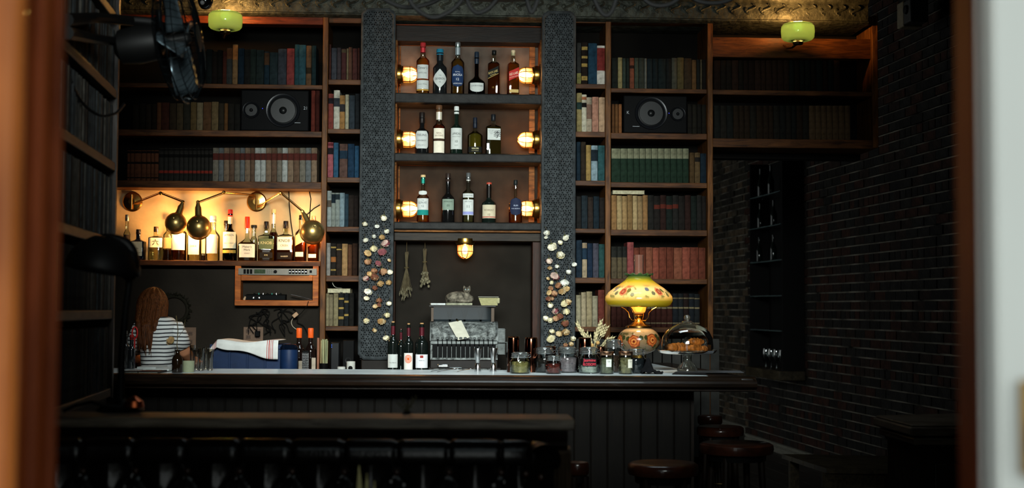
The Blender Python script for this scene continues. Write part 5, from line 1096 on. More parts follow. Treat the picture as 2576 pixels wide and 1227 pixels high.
def rose_mesh(rr, r, cols, closed=.5):
    m_ = MB()
    for k in range(9):
        lay = k//3; a0 = k*2.4+rr.uniform(-.3, .3); rad = r*(.45+.22*lay); hh = r*(1.35-.12*lay)
        def pet(s, v, a0=a0, rad=rad, hh=hh, lay=lay):
            a = a0+(s-.5)*1.9; rr_ = rad*math.sin(PI*(.12+.62*v))*(1+.10*math.sin(5*s+lay)); z = -hh*v+.0
            if v > .8: rr_ *= 1+.35*(v-.8)*5*(lay*.4)
            return (rr_*math.cos(a), rr_*math.sin(a), z*(1-.25*(2*s-1)**2))
        m_.grid(pet, 5, 5, mi=k % len(cols))
    m_.ell((0, 0, -r*.05), (r*.32, r*.32, r*.22), 8, 5, mi=len(cols)); m_.ell((0, 0, -r*.6), (r*.35, r*.35, r*.55), 8, 6, mi=0)
    return m_
ROSEC = {'cream': ('d8d0b0', 'c4b890', 'e4dcc4'), 'white': ('d8d8cc', 'c8c4b0', 'e0e0d4'), 'pink': ('b09488', '7a4448', 'cdb8a8'), 'brown': ('8a6044', '6a4030', 'a88060'), 'tan': ('b89868', '9a7a50', 'c8b088')}
GCAL = mat('dry_calyx', '5a5a38', .9)
rose = rose_mesh(random.Random(11), .026, ROSEC['tan']).build('rose_head', [mat('petal', c, .8, var=.3, scale=50) for c in ROSEC['tan']]+[GCAL], t, loc=(-.022, -.01, H+.035)); rose.rotation_euler = (0, 2.2, 0)
Y = 6.85; R = rY(30, Y); Hc = P(1288, 912, Y).z-BZ; o = MB().lathe([(R*.9, 0), (R*.97, .004), (R, Hc), (R*.93, Hc), (R*.92, Hc*.3), (0.001, Hc*.28)], 32, cap=False).build('cup', mat('sage_ceramic', '9aa083', .4, var=.06), loc=onbar(474, Y)); tag(o, 'small sage green ceramic cup beside the apothecary bottle', 'cup')
for k, (px0, px1, Y0, Y1, z, c, lab) in enumerate(((308, 350, 6.70, 6.84, 0, '202022', 'dark clipboard at the very end of the bar'), (346, 400, 6.70, 6.86, 0, '1c1c1e', 'dark printed menu board on the bar beside the papers'), (360, 425, 6.88, 7.10, .004, 'c8ccc8', 'loose white paper sheet behind the menu board'), (345, 392, 6.90, 7.14, .010, 'b8bcba', 'stack of white papers topmost at the bar end'))):
    x0, x1 = P(px0, 900, Y0).x, P(px1, 900, Y0).x; t = thing('paper_stack' if k > 1 else 'menu_board', lab, 'papers', (0, 0, BZ+.0006+z)); MB().box(x0, x1, Y0, Y1, 0, .010 if k < 2 else .0035+k*.003).build('sheet', mat('sheet_paper', c, .6, var=.05), t)
    if k < 2:
        MB().box(x0+.006, x1-.006, Y0-.001, Y0+.0, .002, .0035).build('white_edge', PAPER, t)
        for j in range(6): xx = x0+(x1-x0)*(j+.5)/6; MB().box(xx-.004, xx+.004, Y0+.02, Y0+.07, .010, .0106).build('printed_line', mat('print', ['a8a8a0', '8a4a30'][k], .7), t)
# clear drinking glasses
rr = random.Random(9)
for k, (px, yt, Y, w_) in enumerate(((494, 884, 7.1, 16), (506, 880, 7.0, 18), (518, 878, 7.12, 18), (529, 882, 7.02, 17), (484, 872, 7.18, 14))):
    R = rY(w_, Y); H = P(1288, yt, Y).z-BZ; o = MB().lathe([(R*.7, 0), (R*.75, .004), (R, H), (R*.94, H), (R*.68, .012), (.001, .011)], 24, cap=False).build('drinking_glass', glass('tumbler_glass', 'e8e4dc', refl=1.6), loc=onbar(px, Y), ang=60)
    tag(o, ['clear tumbler nearest the sage cup', 'clear tumbler in the front of the glass cluster', 'clear tumbler behind the middle of the cluster', 'clear tumbler touching the blue crate', 'slim clear glass behind the sage cup'][k], 'glass', 'clear glasses beside the blue crate')
# blue crate with tea towel
YB = 7.6; zB = BCZ
def bx(px, Y=YB): return P(px, 900, Y).x
t = thing('storage_crate', 'navy blue plastic crate standing behind the bar', 'crate', (bx(615), 7.95, zB+.0005)); NB = mat('navy_plastic', '12284a', .5, spec=.2, var=.12)
x0, x1 = P(533, 900, 7.8).x-bx(615), P(712, 900, 7.8).x-bx(615); zt_ = P(600, 866, 7.8).z-zB
m_ = MB(); m_.box(x0, x1, -.15, -.14, 0, zt_); m_.box(x0, x1, .14, .15, 0, zt_); m_.box(x0, x0+.01, -.15, .15, 0, zt_); m_.box(x1-.01, x1, -.15, .15, 0, zt_); m_.box(x0, x1, -.15, .15, 0, .01); m_.build('walls', NB, t, bevel=.003)
m_ = MB()
for k in range(5): xx = x0+(x1-x0)*(k)/4; m_.box(xx-.006, xx+.006, -.158, -.15, 0, zt_-.02)
m_.box(x0-.01, x1+.01, -.165, -.15, zt_-.025, zt_); m_.build('ribs', NB, t, bevel=.002)
t2 = thing('plastic_tub', 'small navy tub with clear lid beside the crate', 'tub', (P(727, 900, 7.8).x, 7.8, zB+.0005)); Rt = rY(44, 7.8)
MB().lathe([(Rt*.9, 0), (Rt, .01), (Rt, zt_*.8), (Rt*.95, zt_*.85)], 28).build('body', NB, t2); MB().lathe([(Rt*1.02, zt_*.85), (Rt*1.02, zt_*.92), (Rt*.8, zt_), (Rt*.5, zt_*1.02)], 28).build('lid', glass('tub_lid', '5a6a88', haze=.3, hazecol='20304c'), t2)
TW = mat('white_cotton', 'd8d8d4', .9, var=.05); tw = thing('tea_towel', 'white tea towel with red stripes draped over the blue crate', 'towel', (bx(615), 7.8, zB)); TR = mat('red_stripe', 'b03a34', .9, var=.05)
tx0, tx1 = P(528, 900, 7.78).x-bx(615), P(702, 900, 7.78).x-bx(615)
def towel(a, b):
    x = tx0+(tx1-tx0)*a; yy = .22-.27*min(1, b/.55)
    ztop = zt_+.012+.012*math.sin(a*7+1)+.012*math.sin(a*3.1)
    if a < .12: ztop -= (.12-a)*.45
    front = max(0, (b-.55)/.45); drop = (.015+.085*(a**.8)+.015*math.sin(a*9))*front
    return (x, yy-.012*min(1, front*3)+.004*math.sin(a*22), ztop-drop)
def twpart(a0, a1, mt, nm): MB().grid(lambda a, b: towel(a0+(a1-a0)*a, b), max(2, int(60*(a1-a0))), 22).build(nm, mt, tw, solid=.0025)
seg = [(0, .06, 0), (.06, .067, 1), (.067, .082, 0), (.082, .089, 1), (.089, .10, 0), (.10, .106, 1), (.106, .84, 0), (.84, .847, 1), (.847, .865, 0), (.865, .878, 1), (.878, .893, 0), (.893, .90, 1), (.90, .915, 0), (.915, .922, 1), (.922, 1, 0)]
m_ = MB()
for a0, a1, k in seg: m_.grid(lambda a, b: towel(a0+(a1-a0)*a, b), max(2, int(60*(a1-a0))), 22, mi=k)
m_.build('cotton_cloth', [TW, TR], tw, solid=.0025)
# items between the crate and the narrow bookcase
def bc_at(px, d): return Wp(W(px, 900, d)[0], d, BCZ+.0005)
def bch(py, d): return W(900, py, d)[1]-BCZ
o = thing('grater', 'black grid grater standing between the orange foiled bottles', 'grater', bc_at(768, .42), BETA); Hh = bch(882, .42); m_ = MB()
for k in range(6): m_.box(-.018+k*.0072, -.0165+k*.0072, -.002, .001, 0, Hh*.9)
for k in range(12): m_.box(-.019, .021, -.003, -.001, Hh*.9*k/12, Hh*.9*k/12+.0018)
m_.build('grid', CHROME, o); MB().box(-.019, .021, 0, .004, 0, Hh).build('body', BLACK, o, bevel=.003)
for px, lab in ((756, 'upright white card beside the first orange foiled bottle'), (789, 'upright pale card beside the second orange foiled bottle')):
    o = MB().box(-.012, .012, 0, .003, 0, bch(908 if px == 756 else 900, .40)).build('card', mat('cream_card', 'a89a88', .6), loc=bc_at(px, .40), rz=BETA, bevel=.001); tag(o, lab, 'card')
t = thing('straw_bundle', 'bundle of pale paper straws standing in a cup', 'straws', bc_at(815, .40), BETA); rr = random.Random(2); Hs = bch(856, .4)
MB().lathe([(.024, 0), (.026, .004), (.028, .06), (.026, .06), (.022, .006)], 24, cap=False).build('cup', BLACK, t)
for k in range(16):
    a = rr.uniform(0, 2*PI); r_ = rr.uniform(0, .020); lean = Vector((rr.uniform(-.010, .012), rr.uniform(-.01, .01), Hs*rr.uniform(.93, 1.0)))
    b_ = Vector((r_*math.cos(a), r_*math.sin(a), .008)); MB().tube([b_, b_+lean], .0028, 7).build('straw', mat('straw_paper', ['8a8a68', 'a09a70', '74785a'][k % 3], .7, var=.1), t)
o = MB().tube([(0, 0, .001), (0, 0, bch(850, .4))], .007, 10).build('tall_stick', mat('pinkish_card', '8a5c48', .7), loc=bc_at(800, .40)); tag(o, 'reddish cardboard tube beside the paper straws', 'tube')
t = thing('router_box', 'black box with two small blue lights beside the straws', 'router', bc_at(842, .35), BETA); MB().box(-.024, .026, -.0, .12, 0, bch(862, .35)).build('casing', mat('black_plastic', '0e0f11', .3, var=0), t, bevel=.004)
for yy in (868, 873): MB().ell((-.019, -.001, bch(yy, .35)), (.0018, .0012, .0018), 8, 6).build('indicator_light', emit('blue_led', '3060ff', 4), t)
t = thing('speaker_box', 'matt black box behind the small printed cup', 'speaker', bc_at(876, .2), BETA); MB().box(-.035, .035, 0, .10, 0, bch(856, .2)).build('casing', BLACK, t, bevel=.004); MB().lathe([(.022, 0), (.02, .003), (.006, -.002)], 24, axis=(0, -1, 0), c=(0, 0, .07)).build('speaker_cone', mat('cone', '1a1a1a', .5, var=0), t)
t = thing('printed_cup', 'small white cup with a dark printed badge', 'cup', bc_at(883, .42)); Rc = .026; Hc = bch(909, .42); MB().lathe([(Rc*.9, 0), (Rc, .003), (Rc, Hc), (Rc*.93, Hc), (Rc*.9, .006)], 28, cap=False).build('cup_body', mat('cup_glaze', 'b4b4ac', .4, var=.05), t); MB().grid(lambda a, b: surf(.014*math.cos(2*PI*a)*b, Hc*.45+.014*math.sin(2*PI*a)*b, lambda z: Rc, 0, 1, .0008), 16, 2).build('badge', BLACK, t)
o = MB().lathe([(.022, 0), (.024, .003), (.024, bch(923, .44)), (.018, bch(922, .44))], 28).build('jar_lid', mat('white_lid', 'b8bab4', .5, var=.04), loc=bc_at(859, .44)); tag(o, 'small white screw lid lying beside the printed cup', 'lid')
# objects by the person: bottles, red-handled tools, wall plates
for px, w_, yt, gl, cap, lab in ((322, 20, 832, '2a2a2a', '6a6a64', 'dark bottle with grey cap at the far bar end'), (338, 18, 842, '181a1c', '8c1c1c', 'black bottle with red top at the far bar end')):
    t = bottle(0, px, w_, yt, BZ, 1.32, lab, sh=.6, nk=.72, rn=.5, gl=gl, opaque=True, cap=cap, caph=.14, group='bottles at the far bar end')
p = onbar(338, 7.2); o = MB().tube([Vector((.02*math.cos(k*PI/10)*.7, 0, .03*math.sin(k*PI/10)+.19)) for k in range(20)], .004, 8, closed=True).tube([(0, 0, .001), (0, 0, .16)], .004, 8).build('scissors', mat('red_plastic', 'b02020', .35, var=0), loc=p); tag(o, 'red-handled scissors standing at the far bar end', 'scissors')
PL = mat('aged_plate', '6a5444', .5, var=.1)
def outlet(px0, px1, y0, y1, label, n, d=-.1):
    u0, z1 = W(px0, y0, d); u1, z0 = W(px1, y1, d); t = thing('wall_outlet', label, 'outlet', Wp((u0+u1)/2, d+.001, z0), BETA, 'outlets under the niche'); wd = u1-u0; h = z1-z0
    MB().box(-wd/2, wd/2, -.006, 0, 0, h).build('cover_plate', PL, t, bevel=.002)
    for k in range(n):
        for j in range(2):
            xx = -wd/2+wd*(k+.5)/n; zz = h*(.3+.4*j); so = MB().box(xx-.014, xx+.014, -.009, -.005, zz-.012, zz+.012).build('socket', mat('socket_face', '57453a', .5), t, bevel=.002); MB().box(xx-.006, xx-.004, -.0095, -.0085, zz-.004, zz+.005).box(xx+.004, xx+.006, -.0095, -.0085, zz-.004, zz+.005).build('slot', BLACK, so)
    return t
t = outlet(613, 662, 822, 858, 'beige double wall outlet with a black adapter, behind the crate', 2)
MB().box(.015, .045, -.05, -.009, .03, .065).build('adapter', BLACK, t, bevel=.003)
outlet(465, 493, 823, 875, 'beige wall outlet beside the striped shirt sleeve', 1)
# hanging charger and leads
def wl(px, py, d=-.08): u, z = W(px, py, d); return (u, -d, z)
m_ = MB().tube([wl(776, 757, .02), wl(772, 770, .02), wl(760, 785, .0), wl(750, 795, .0)], .0022, 6); o = m_.build('black_lead', BLACK, loc=WO, rz=BETA); tag(o, 'short black lead hanging off the cubby shelf edge', 'cable')
m_ = MB().tube(spl([wl(737, 800), wl(733, 810), wl(736, 820), wl(744, 827), wl(752, 830)]), .0022, 6); o = m_.build('white_lead', mat('white_cable', 'a89c88', .5, var=0), loc=WO, rz=BETA); tag(o, 'white charging lead hanging below the cubby shelf', 'cable')
u, z = W(743, 792, -.0); t = thing('usb_charger', 'small brown-white charger block dangling on a lead', 'charger', Wp(u, 0, z), BETA); q = MB().box(-.018, .018, -.008, .008, -.012, .012).build('block', mat('beige_block', '9a7c60', .5), t, bevel=.003); q.rotation_euler = (0, -.7, 0)
rr = random.Random(21); m_ = MB()
for k in range(14):
    a = rr.uniform(640, 740); pts = [wl(a, rr.uniform(772, 785), -.07)]
    for j in range(5): a += rr.uniform(-22, 22); pts.append(wl(min(790, max(625, a)), 785+j*14+rr.uniform(-10, 10), -.07+.01*rr.random()))
    m_.tube(spl(pts, 5), .0028, 5)
o = m_.build('cable_tangle', mat('cable_sheath', '080706', .8, var=0, spec=.1), loc=WO, rz=BETA); tag(o, 'dark tangle of leads hanging on the wall below the cubby', 'cables', kind='stuff')
# wreath behind the person
u, z = W(438, 778, -.09); t = thing('wreath', 'dark dried wreath hanging on the wall behind the striped shirt', 'wreath', Wp(u, -.085, z), BETA); m_ = MB(); rr = random.Random(4)
m_.tube([(.085*math.cos(k*PI/16), 0, .085*math.sin(k*PI/16)) for k in range(32)], .012, 8, closed=True)
for k in range(90):
    a = rr.uniform(0, 2*PI); c_ = Vector((.085*math.cos(a), 0, .085*math.sin(a))); v = Vector((math.cos(a)+rr.uniform(-.9, .9), rr.uniform(-1.2, 0), math.sin(a)+rr.uniform(-.9, .9))).normalized()*.035; s_ = v.cross(Vector((0, 1, .3))).normalized()*.007
    m_.add([c_, c_+v*.5+s_, c_+v, c_+v*.5-s_], [(0, 1, 2, 3)])
m_.build('foliage', mat('dark_leaves', '1c1a12', .8), t)
# audio gear in the cubby
u0, z1 = W(600, 669, .01); u1, z0 = W(797, 690, .01); wd = u1-u0; h = z1-z0
t = thing('rack_unit', 'silver rack mixer with small screen and knobs on the cubby top', 'audio unit', Wp((u0+u1)/2, .012, z0+.004), BETA); h -= .008
zb0 = W(699, 692, 0)[1]; t.location.z = zb0+.001; h = min(h, W(504, 668, 0)[1]-zb0-.003)
SIL = mat('silver_panel', '66625a', .45, .3, var=.05)
MB().box(-wd/2+.05, wd/2-.05, .003, .2, 0, h).build('chassis', BLACK, t); MB().box(-wd/2, wd/2, -.004, .003, 0, h).build('face_plate', SIL, t, bevel=.001)
def fx(px): return W(px, 680, .01)[0]-(u0+u1)/2
MB().box(fx(640), fx(668), -.005, -.003, h*.2, h*.85).build('screen', mat('lcd_green', '2c3c20', .3, var=.3, scale=90), t)
for a in (616, 624, 632): MB().box(fx(a-3), fx(a+3), -.006, -.003, h*.15, h*.85).build('slot_panel', BLACK, t)
for a in (730, 738, 746, 754, 762, 770): MB().box(fx(a-3), fx(a+3), -.006, -.003, h*.2, h*.85).build('fader_slot', BLACK, t); MB().box(fx(a-2), fx(a+2), -.009, -.005, h*.45, h*.58).build('fader', CHROME, t)
MB().lathe([(.011, 0), (.010, .008), (.004, .009)], 24, axis=(0, -1, 0), c=(fx(693), -.004, h*.5)).build('dial', BLACK, t)
for a in range(673, 690, 5):
    for j in (.3, .55, .8): MB().box(fx(a-1.5), fx(a+1.5), -.0055, -.0035, h*j-.001, h*j+.001).build('button', BLACK, t)
MB().box(fx(779), fx(785), -.006, -.003, h*.35, h*.75).build('power_switch', BLACK, t)
zc_ = W(699, 755, 0)[1]; um = (W(617, 745, -.02)[0]+W(718, 745, -.02)[0])/2; wd = W(718, 745, -.02)[0]-W(617, 745, -.02)[0]; h = W(699, 738, -.02)[1]-zc_
t = thing('mixer', 'black desktop mixer on the lower cubby shelf', 'mixer', Wp(um, -.02, zc_+.001), BETA)
MB().add([(-wd/2, 0, 0), (wd/2, 0, 0), (wd/2, .16, 0), (-wd/2, .16, 0), (-wd/2, 0, h*.75), (wd/2, 0, h*.75), (wd/2, .16, h), (-wd/2, .16, h)], [(3,2,1,0),(4,5,6,7),(0,1,5,4),(1,2,6,5),(2,3,7,6),(3,0,4,7)]).build('body', BLACK, t, bevel=.002)
for a in (-.10, -.085): pass
for k in (.22, .36): MB().lathe([(.007, 0), (.0065, .003), (.003, .002)], 20, axis=(0, -1, 0), c=(-wd/2+wd*k, -.001, h*.36)).build('jack_ring', CHROME, t)
for k in range(7): MB().lathe([(.006, 0), (.005, .010)], 14, c=(-wd/2+wd*(.2+.11*k), .05, h*.82)).build('knob', [BLACK, mat('teal_knob', '2a6a5c', .4), CHROME][k % 3], t)
a, b = W(732, 741, -.01), W(785, 752, -.01); o = MB().tube([(a[0], .01, a[1]), ((a[0]+b[0])/2, .01, (a[1]+b[1])/2)], .004, 10).tube([((a[0]+b[0])/2, .01, (a[1]+b[1])/2), (b[0], .01, zc_+.004)], .0022, 8).build('marker_pen', CHROME, loc=WO, rz=BETA); tag(o, 'silver pen-like tool leaning at the edge of the lower cubby shelf', 'pen')
o = MB().lathe([(.007, 0), (.008, .004), (.006, .022), (.002, .024)], 14).build('earplug_tube', mat('cream_tube', 'b89a78', .5), loc=Wp(W(611.5, 750, -.01)[0]+.006, -.012, zc_+.001)); o.rotation_euler = (0, .35, 0); tag(o, 'small cream tube at the near corner of the lower cubby shelf', 'tube')
# speakers on the shelves
def speaker(px0, px1, py0, yb, zb, big, small, label, led, num, nside, group='studio monitors on the shelves'):
    d = -.02; u0, u1 = W(px0, py0, d)[0], W(px1, py0, d)[0]; zt = W((px0+px1)/2, py0, d)[1]; um = (u0+u1)/2
    t = thing('studio_monitor', label, 'loudspeaker', Wp(um, d, zb+.0006), BETA, group); CAB = mat('black_vinyl', '060607', .6, var=.1, spec=.05)
    MB().box(-(u1-u0)/2, (u1-u0)/2, 0, .24, 0, zt-zb).build('cabinet', CAB, t, bevel=.008)
    for (cx, cy, rp), nm in ((big, 'woofer'), (small, 'tweeter')):
        x = W(cx, cy, d)[0]-um; z = W(cx, cy, d)[1]-zb; R = rp*8.6/F
        o = MB().lathe([(R*.80, .004), (R*.86, .008), (R*.97, .009), (R, .001), (R, -.002)], 36, axis=(0, -1, 0), c=(x, 0, z), cap=False).build(nm+'_ring', mat('gloss_ring', '121316', .25, .2, var=0), t, ang=50)
        o = MB().lathe([(R*.80, .004), (R*.74, .006), (R*.68, .001), (R*.24, -.0015), (R*.22, .004), (R*.14, .012), (.001, .014)], 36, axis=(0, -1, 0), c=(x, 0, z)).build(nm+'_cone', mat('cone_paper', '0d0e0f', .35, var=.05, spec=.18), t, ang=50)
    x, z = W(led[0], led[1], d)[0]-um, W(led[0], led[1], d)[1]-zb; MB().ell((x, -.001, z), (.002, .0015, .002), 8, 6).build('indicator_light', emit('blue_led', '4048ff', 3), t)
    x, z = W(num[0], num[1], d)[0]-um, W(num[0], num[1], d)[1]-zb; q = MB(); addtext(q, num[2], .028, lambda a, b: (x+a, -.001, z+b)); q.build('lettering', mat('grey_print', '8a8e94', .5, var=0), t, smooth=False)
    x, z = W(nside[0], nside[1], d)[0]-um, W(nside[0], nside[1], d)[1]-zb; MB().box(x-.022, x+.022, -.002, .001, z-.0015, z+.0015).build('port_line', mat('grey_print', '8a8e94', .5, var=0), t)
speaker(606, 778, 226, 327, shz(504, 327), (712, 278, 43), (632, 277, 21), 'black studio monitor with large woofer on the plank bookcase', (660.5, 273), (768, 272, '21'), (747, 309))
speaker(1568, 1729, 240, 335, shz(1657.5, 335), (1638, 285, 42), (1705, 287, 19), 'black studio monitor with large woofer on the case behind the oil lamp', (1683, 285), (1580, 283, 'K'), (1600, 318))
# ================================================================== CASH REGISTER
YR = 8.1; dR = .42
ux0, ux1 = W(1083, 850, dR)[0], W(1252, 850, dR)[0]; um = (ux0+ux1)/2; wd = ux1-ux0
def zr(py): return W(1168, py, dR)[1]-BCZ
NIK = mat('embossed_nickel', '6c706e', .5, .25, var=.62, scale=38, bump=1.0, bscale=70); NI2 = mat('nickel_trim', '5c605f', .5, .35, var=.2, scale=40)
t = thing('cash_register', 'antique embossed nickel cash register with thirteen stalk keys in the alcove', 'cash register', Wp(um, dR, BCZ+.0006), BETA)
MB().box(-wd/2-.01, wd/2+.02, -.02, .30, 0, zr(915)*.6).box(-wd/2, wd/2, 0, .28, 0, zr(906)).build('drawer_base', mat('register_wood', '1a1614', .5), t, bevel=.004)
dp = MB(); dp.box(-wd/2+.02, wd/2-.02, -.026, -.018, .008, zr(915)*.6-.004 if zr(915)*.6 > .02 else .02); dp.build('drawer_front', NIK, t)
zt, zk, zb2 = zr(809), zr(860), zr(905)
pro = [(0, zb2), (.0, zr(888)), (.03, zk+.01), (.02, zk+.005), (.02, zk+.018)]+[(.02+.13*(1-math.cos(a*PI/20)), zk+.018+(zt-zk-.018)*math.sin(a*PI/20)) for a in range(1, 11)]+[(.28, zt), (.28, zb2)]
MB().ext(pro, -wd/2, wd/2).build('embossed_body', NIK, t, fixn=True)
def front(x, s):   # point on the curved front, s 0 bottom..1 top
    a = s*PI/2*.98; return Vector((x, .02+.13*(1-math.cos(a))-.002, zk+.018+(zt-zk-.018)*math.sin(a)))
for rx, rs in ((.155, .34), (.135, .28)):
    MB().tube([front(rx*math.cos(k*PI/24), .48+rs*math.sin(k*PI/24)) for k in range(48)], .0032 if rx > .15 else .002, 6, closed=True).build('oval_moulding', NI2, t)
q = MB()
for k in range(40): q.ell(front(.145*math.cos(k*PI/20), .48+.31*math.sin(k*PI/20)), (.0042, .0042, .0042), 6, 4)
stuff(q.build('beading', NI2, t))
q = MB()
for sx in (-1, 1):
    for sy in (.12, .85):
        c_ = (wd/2-.035)*sx
        for k in range(3): q.tube([front(c_+.016*(1-k*.28)*math.cos(j*PI/6), sy+.09*(1-k*.28)*math.sin(j*PI/6)) for j in range(12)], .0018, 5, closed=True)
for k in range(9): q.tube([front(-.09+.022*k+.008*math.cos(j*.9), .48+.05*math.sin(j*.9+k)+.015*j-.05) for j in range(8)], .002, 5)
stuff(q.build('scroll_relief', NI2, t))
for sx in (-1, 1): MB().ext(pro[2:], (wd/2-.004)*sx-.008, (wd/2-.004)*sx+.008).build('side_rim', NI2, t, fixn=True)
MB().ext([(-.012, zk-.012), (-.012, zk+.004), (.03, zk+.012), (.03, zk-.02)], -wd/2+.005, wd/2-.005).build('key_shelf', NI2, t, fixn=True)
MB().box(-wd/2+.01, wd/2-.01, -.006, .02, zb2, zb2+.012).build('lower_moulding', NIK, t)
MB().box(-wd/2+.012, wd/2-.012, -.004, .02, zb2+.013, zk-.012).build('key_well', BLACK, t)
for k in range(13):
    x = -wd/2+.045+(wd-.075)*k/12
    MB().tube([(x, -.002, zk-.03), (x, -.03, zk-.010), (x-.001, -.042, zk+.022)], .0022, 6).build('key_stalk', BLACK, t)
    MB().lathe([(.0095, 0), (.0105, .002), (.0095, .004), (.003, .005)], 14, c=(x-.001, -.044, zk+.022), axis=(0, -.55, .83)).build('key_cap', NI2, t)
    MB().box(x-.0012, x+.0012, -.008, -.003, zb2+.012, zk-.02).build('key_slot', NI2, t)
q = MB(); x0 = -wd/2+.01; x1 = wd/2-.03; za, zb3 = zr(809), zr(772)
q.box(x0-.008, x0+.006, .10, .22, za, zb3); q.box(x1-.006, x1+.012, .10, .22, za, zb3); q.build('window_post', mat('brown_post', '4a3c30', .5), t)
MB().box(x0, x1, .104, .107, za+.012, zb3).build('display_glass', glass('display_glass', 'c0c8cc', haze=.05, hazecol='707c80', refl=1.0), t)
MB().box(x0, x1, .20, .21, za, zb3).build('inner_back', mat('grey_lining', '34383a', .6, var=.2), t)
for k in (-.09, .0, .10): MB().add([(k-.02, .18, zb3), (k+.03, .18, zb3), (k+.008, .18, za), (k, .18, za)], [(0, 1, 2, 3)]).build('price_flag', BLACK, t, solid=.002)
MB().box(-wd/2-.012, wd/2-.008, .07, .27, zb3, zb3+.010).build('top_board', mat('dark_top', '1c1a18', .4), t, bevel=.002)
MB().lathe([(.011, 0), (.012, .006), (.007, .010)], 20, axis=(0, -1, 0), c=(wd/2-.03, .13, za-.006)).build('lock', CHROME, t)
q = MB(); cx_ = wd/2+.002; cz_ = zr(862)
for zz0, zz1 in ((zr(862), zr(826)), (zr(892), zr(864))):
    n_ = 9
    q.lathe([(.034, 0), (.034, .046)], 20, axis=(1, 0, 0), c=(cx_, .10, (zz0+zz1)/2))
    q.box(cx_, cx_+.044, .04, .16, zz0, zz1)
    for k in range(n_): q.box(cx_+.001, cx_+.047, .036, .04, zz0+(zz1-zz0)*k/n_, zz0+(zz1-zz0)*(k+.55)/n_)
q.build('ribbed_drum', NI2, t, bevel=.002)
MB().tube([(cx_+.03, .1, cz_), (cx_+.06, .1, cz_), (cx_+.06, .06, cz_-.06)], .005, 8).build('crank', NI2, t)
MB().lathe([(.008, 0), (.012, .02), (.007, .03)], 14, c=(cx_+.06, .06, cz_-.09)).build('crank_knob', BLACK, t)
# note card on the register
nc = MB(); cc = [(1128, 812), (1161, 806), (1182, 849), (1152, 855)]
vs = [Vector((W(a, b, dR+.03)[0]-um, 0, W(a, b, dR+.03)[1]-BCZ)) for a, b in cc]
for v in vs: v.y = -.052+max(0, (v.z-zk-.02))*1.15
nc.add([tuple(v) for v in vs], [(0, 3, 2, 1)]); o = nc.build('note_card', PAPER, loc=Wp(um, dR, BCZ), rz=BETA, solid=.001, smooth=False); tag(o, 'cream note card clipped askew on the cash register front', 'card')
q = MB()
MB().tube([(-.045, .085, zt+.012), (-.04, .07, zt+.004), (-.035, .072, zt-.006)], .006, 8).build('card_clip', DBRASS, t)
# cards on the key shelf
o = MB().box(-.028, .028, -.03, .03, 0, .002).build('card', mat('blue_card', 'a8b4b8', .5, var=.15, scale=40), loc=Wp(W(1146, 896, dR)[0], dR+.035, BCZ+zr(915)*.6+.002), rz=.4); tag(o, 'pale blue card lying on the register drawer lip', 'card')
# things on the register top
ztop = BCZ+zb3+.0106
o = MB().box(-.045, .045, -.04, .04, 0, .012).build('notebook', mat('white_cover', 'a8acaa', .6), loc=Wp(W(1101, 767, dR-.12)[0], dR-.13, ztop+.0005), rz=BETA+.08, bevel=.002); tag(o, 'small white notebook at the register top corner', 'notebook')
t = thing('note_pad', 'stack of curled cream note slips on the register top', 'notes', Wp(W(1229, 762, dR-.1)[0], dR-.12, ztop+.0005), BETA)
MB().add([(-.045, -.04, .0), (.055, -.04, 0), (.055, .04, 0), (-.045, .04, 0), (-.062, -.045, .045), (.052, -.045, .045), (.052, .04, .05), (-.062, .04, .05)], [(3,2,1,0),(4,5,6,7),(0,1,5,4),(1,2,6,5),(2,3,7,6),(3,0,4,7)]).build('slips', mat('olive_slips', '8a8660', .8, var=.2, scale=80, stretch=(1, 1, 8)), t)
MB().box(-.064, .06, -.05, .042, .050, .052).build('top_sheet', PAPER, t); MB().box(.050, .068, -.047, -.02, .012, .046).build('curled_slip', mat('cream_slip', '8c8868', .8), t, bevel=.006)
o = MB().box(-.085, .075, -.055, .055, 0, .014).build('book', cloth('a8a888'), loc=Wp(W(1157, 768, dR-.1)[0], dR-.12, ztop+.0005), rz=BETA, bevel=.002); tag(o, 'pale thick book lying under the cat figure', 'book'); zcat = ztop+.0150
# curled cat figure
cu_ = W(1157, 750, dR-.1)[0]; cat = thing('cat_figure', 'mottled grey curled cat figurine with raised head on the register', 'figurine', Wp(cu_, dR-.12, zcat), BETA)
m_ = MB(); m_.ell((-.01, 0, .034), (.078, .046, .036), 28, 18); m_.ell((.045, -.02, .026), (.040, .032, .026), 20, 12); m_.ell((-.052, -.012, .026), (.038, .036, .026), 20, 12)
m_.ell((.040, -.022, .052), (.022, .022, .028), 16, 10); m_.ell((.042, -.03, .078), (.0235, .021, .019), 20, 12); m_.ell((.042, -.048, .072), (.010, .008, .007), 12, 8)
for s in (-1, 1): m_.lathe([(.009, 0), (.006, .011), (.001, .019)], 10, c=(.042+.015*s, -.028, .089), axis=(.15*s, 0, 1))
m_.tube([(-.08, -.02, .014), (-.05, -.045, .012), (.0, -.054, .012), (.05, -.052, .012), (.075, -.04, .012)], [.012, .012, .011, .010, .006], 10); m_.ell((.02, -.05, .008), (.026, .010, .008), 12, 8)
FUR = mat('mottled_fur', '5e584c', .8, var=.6, scale=42, bump=.4)
b_ = m_.build('body', FUR, cat); rm = b_.modifiers.new('remesh', 'REMESH'); rm.mode = 'VOXEL'; rm.voxel_size = .0035; rm.use_smooth_shade = True
for s in (-1, 1): MB().ell((.042+.009*s, -.0500, .081), (.0034, .002, .0034), 10, 8).build('eye', mat('pale_eye', 'a8c4c8', .15, var=0), cat); MB().ell((.042+.009*s, -.0517, .081), (.0014, .001, .0028), 8, 6).build('pupil', BLACK, cat)
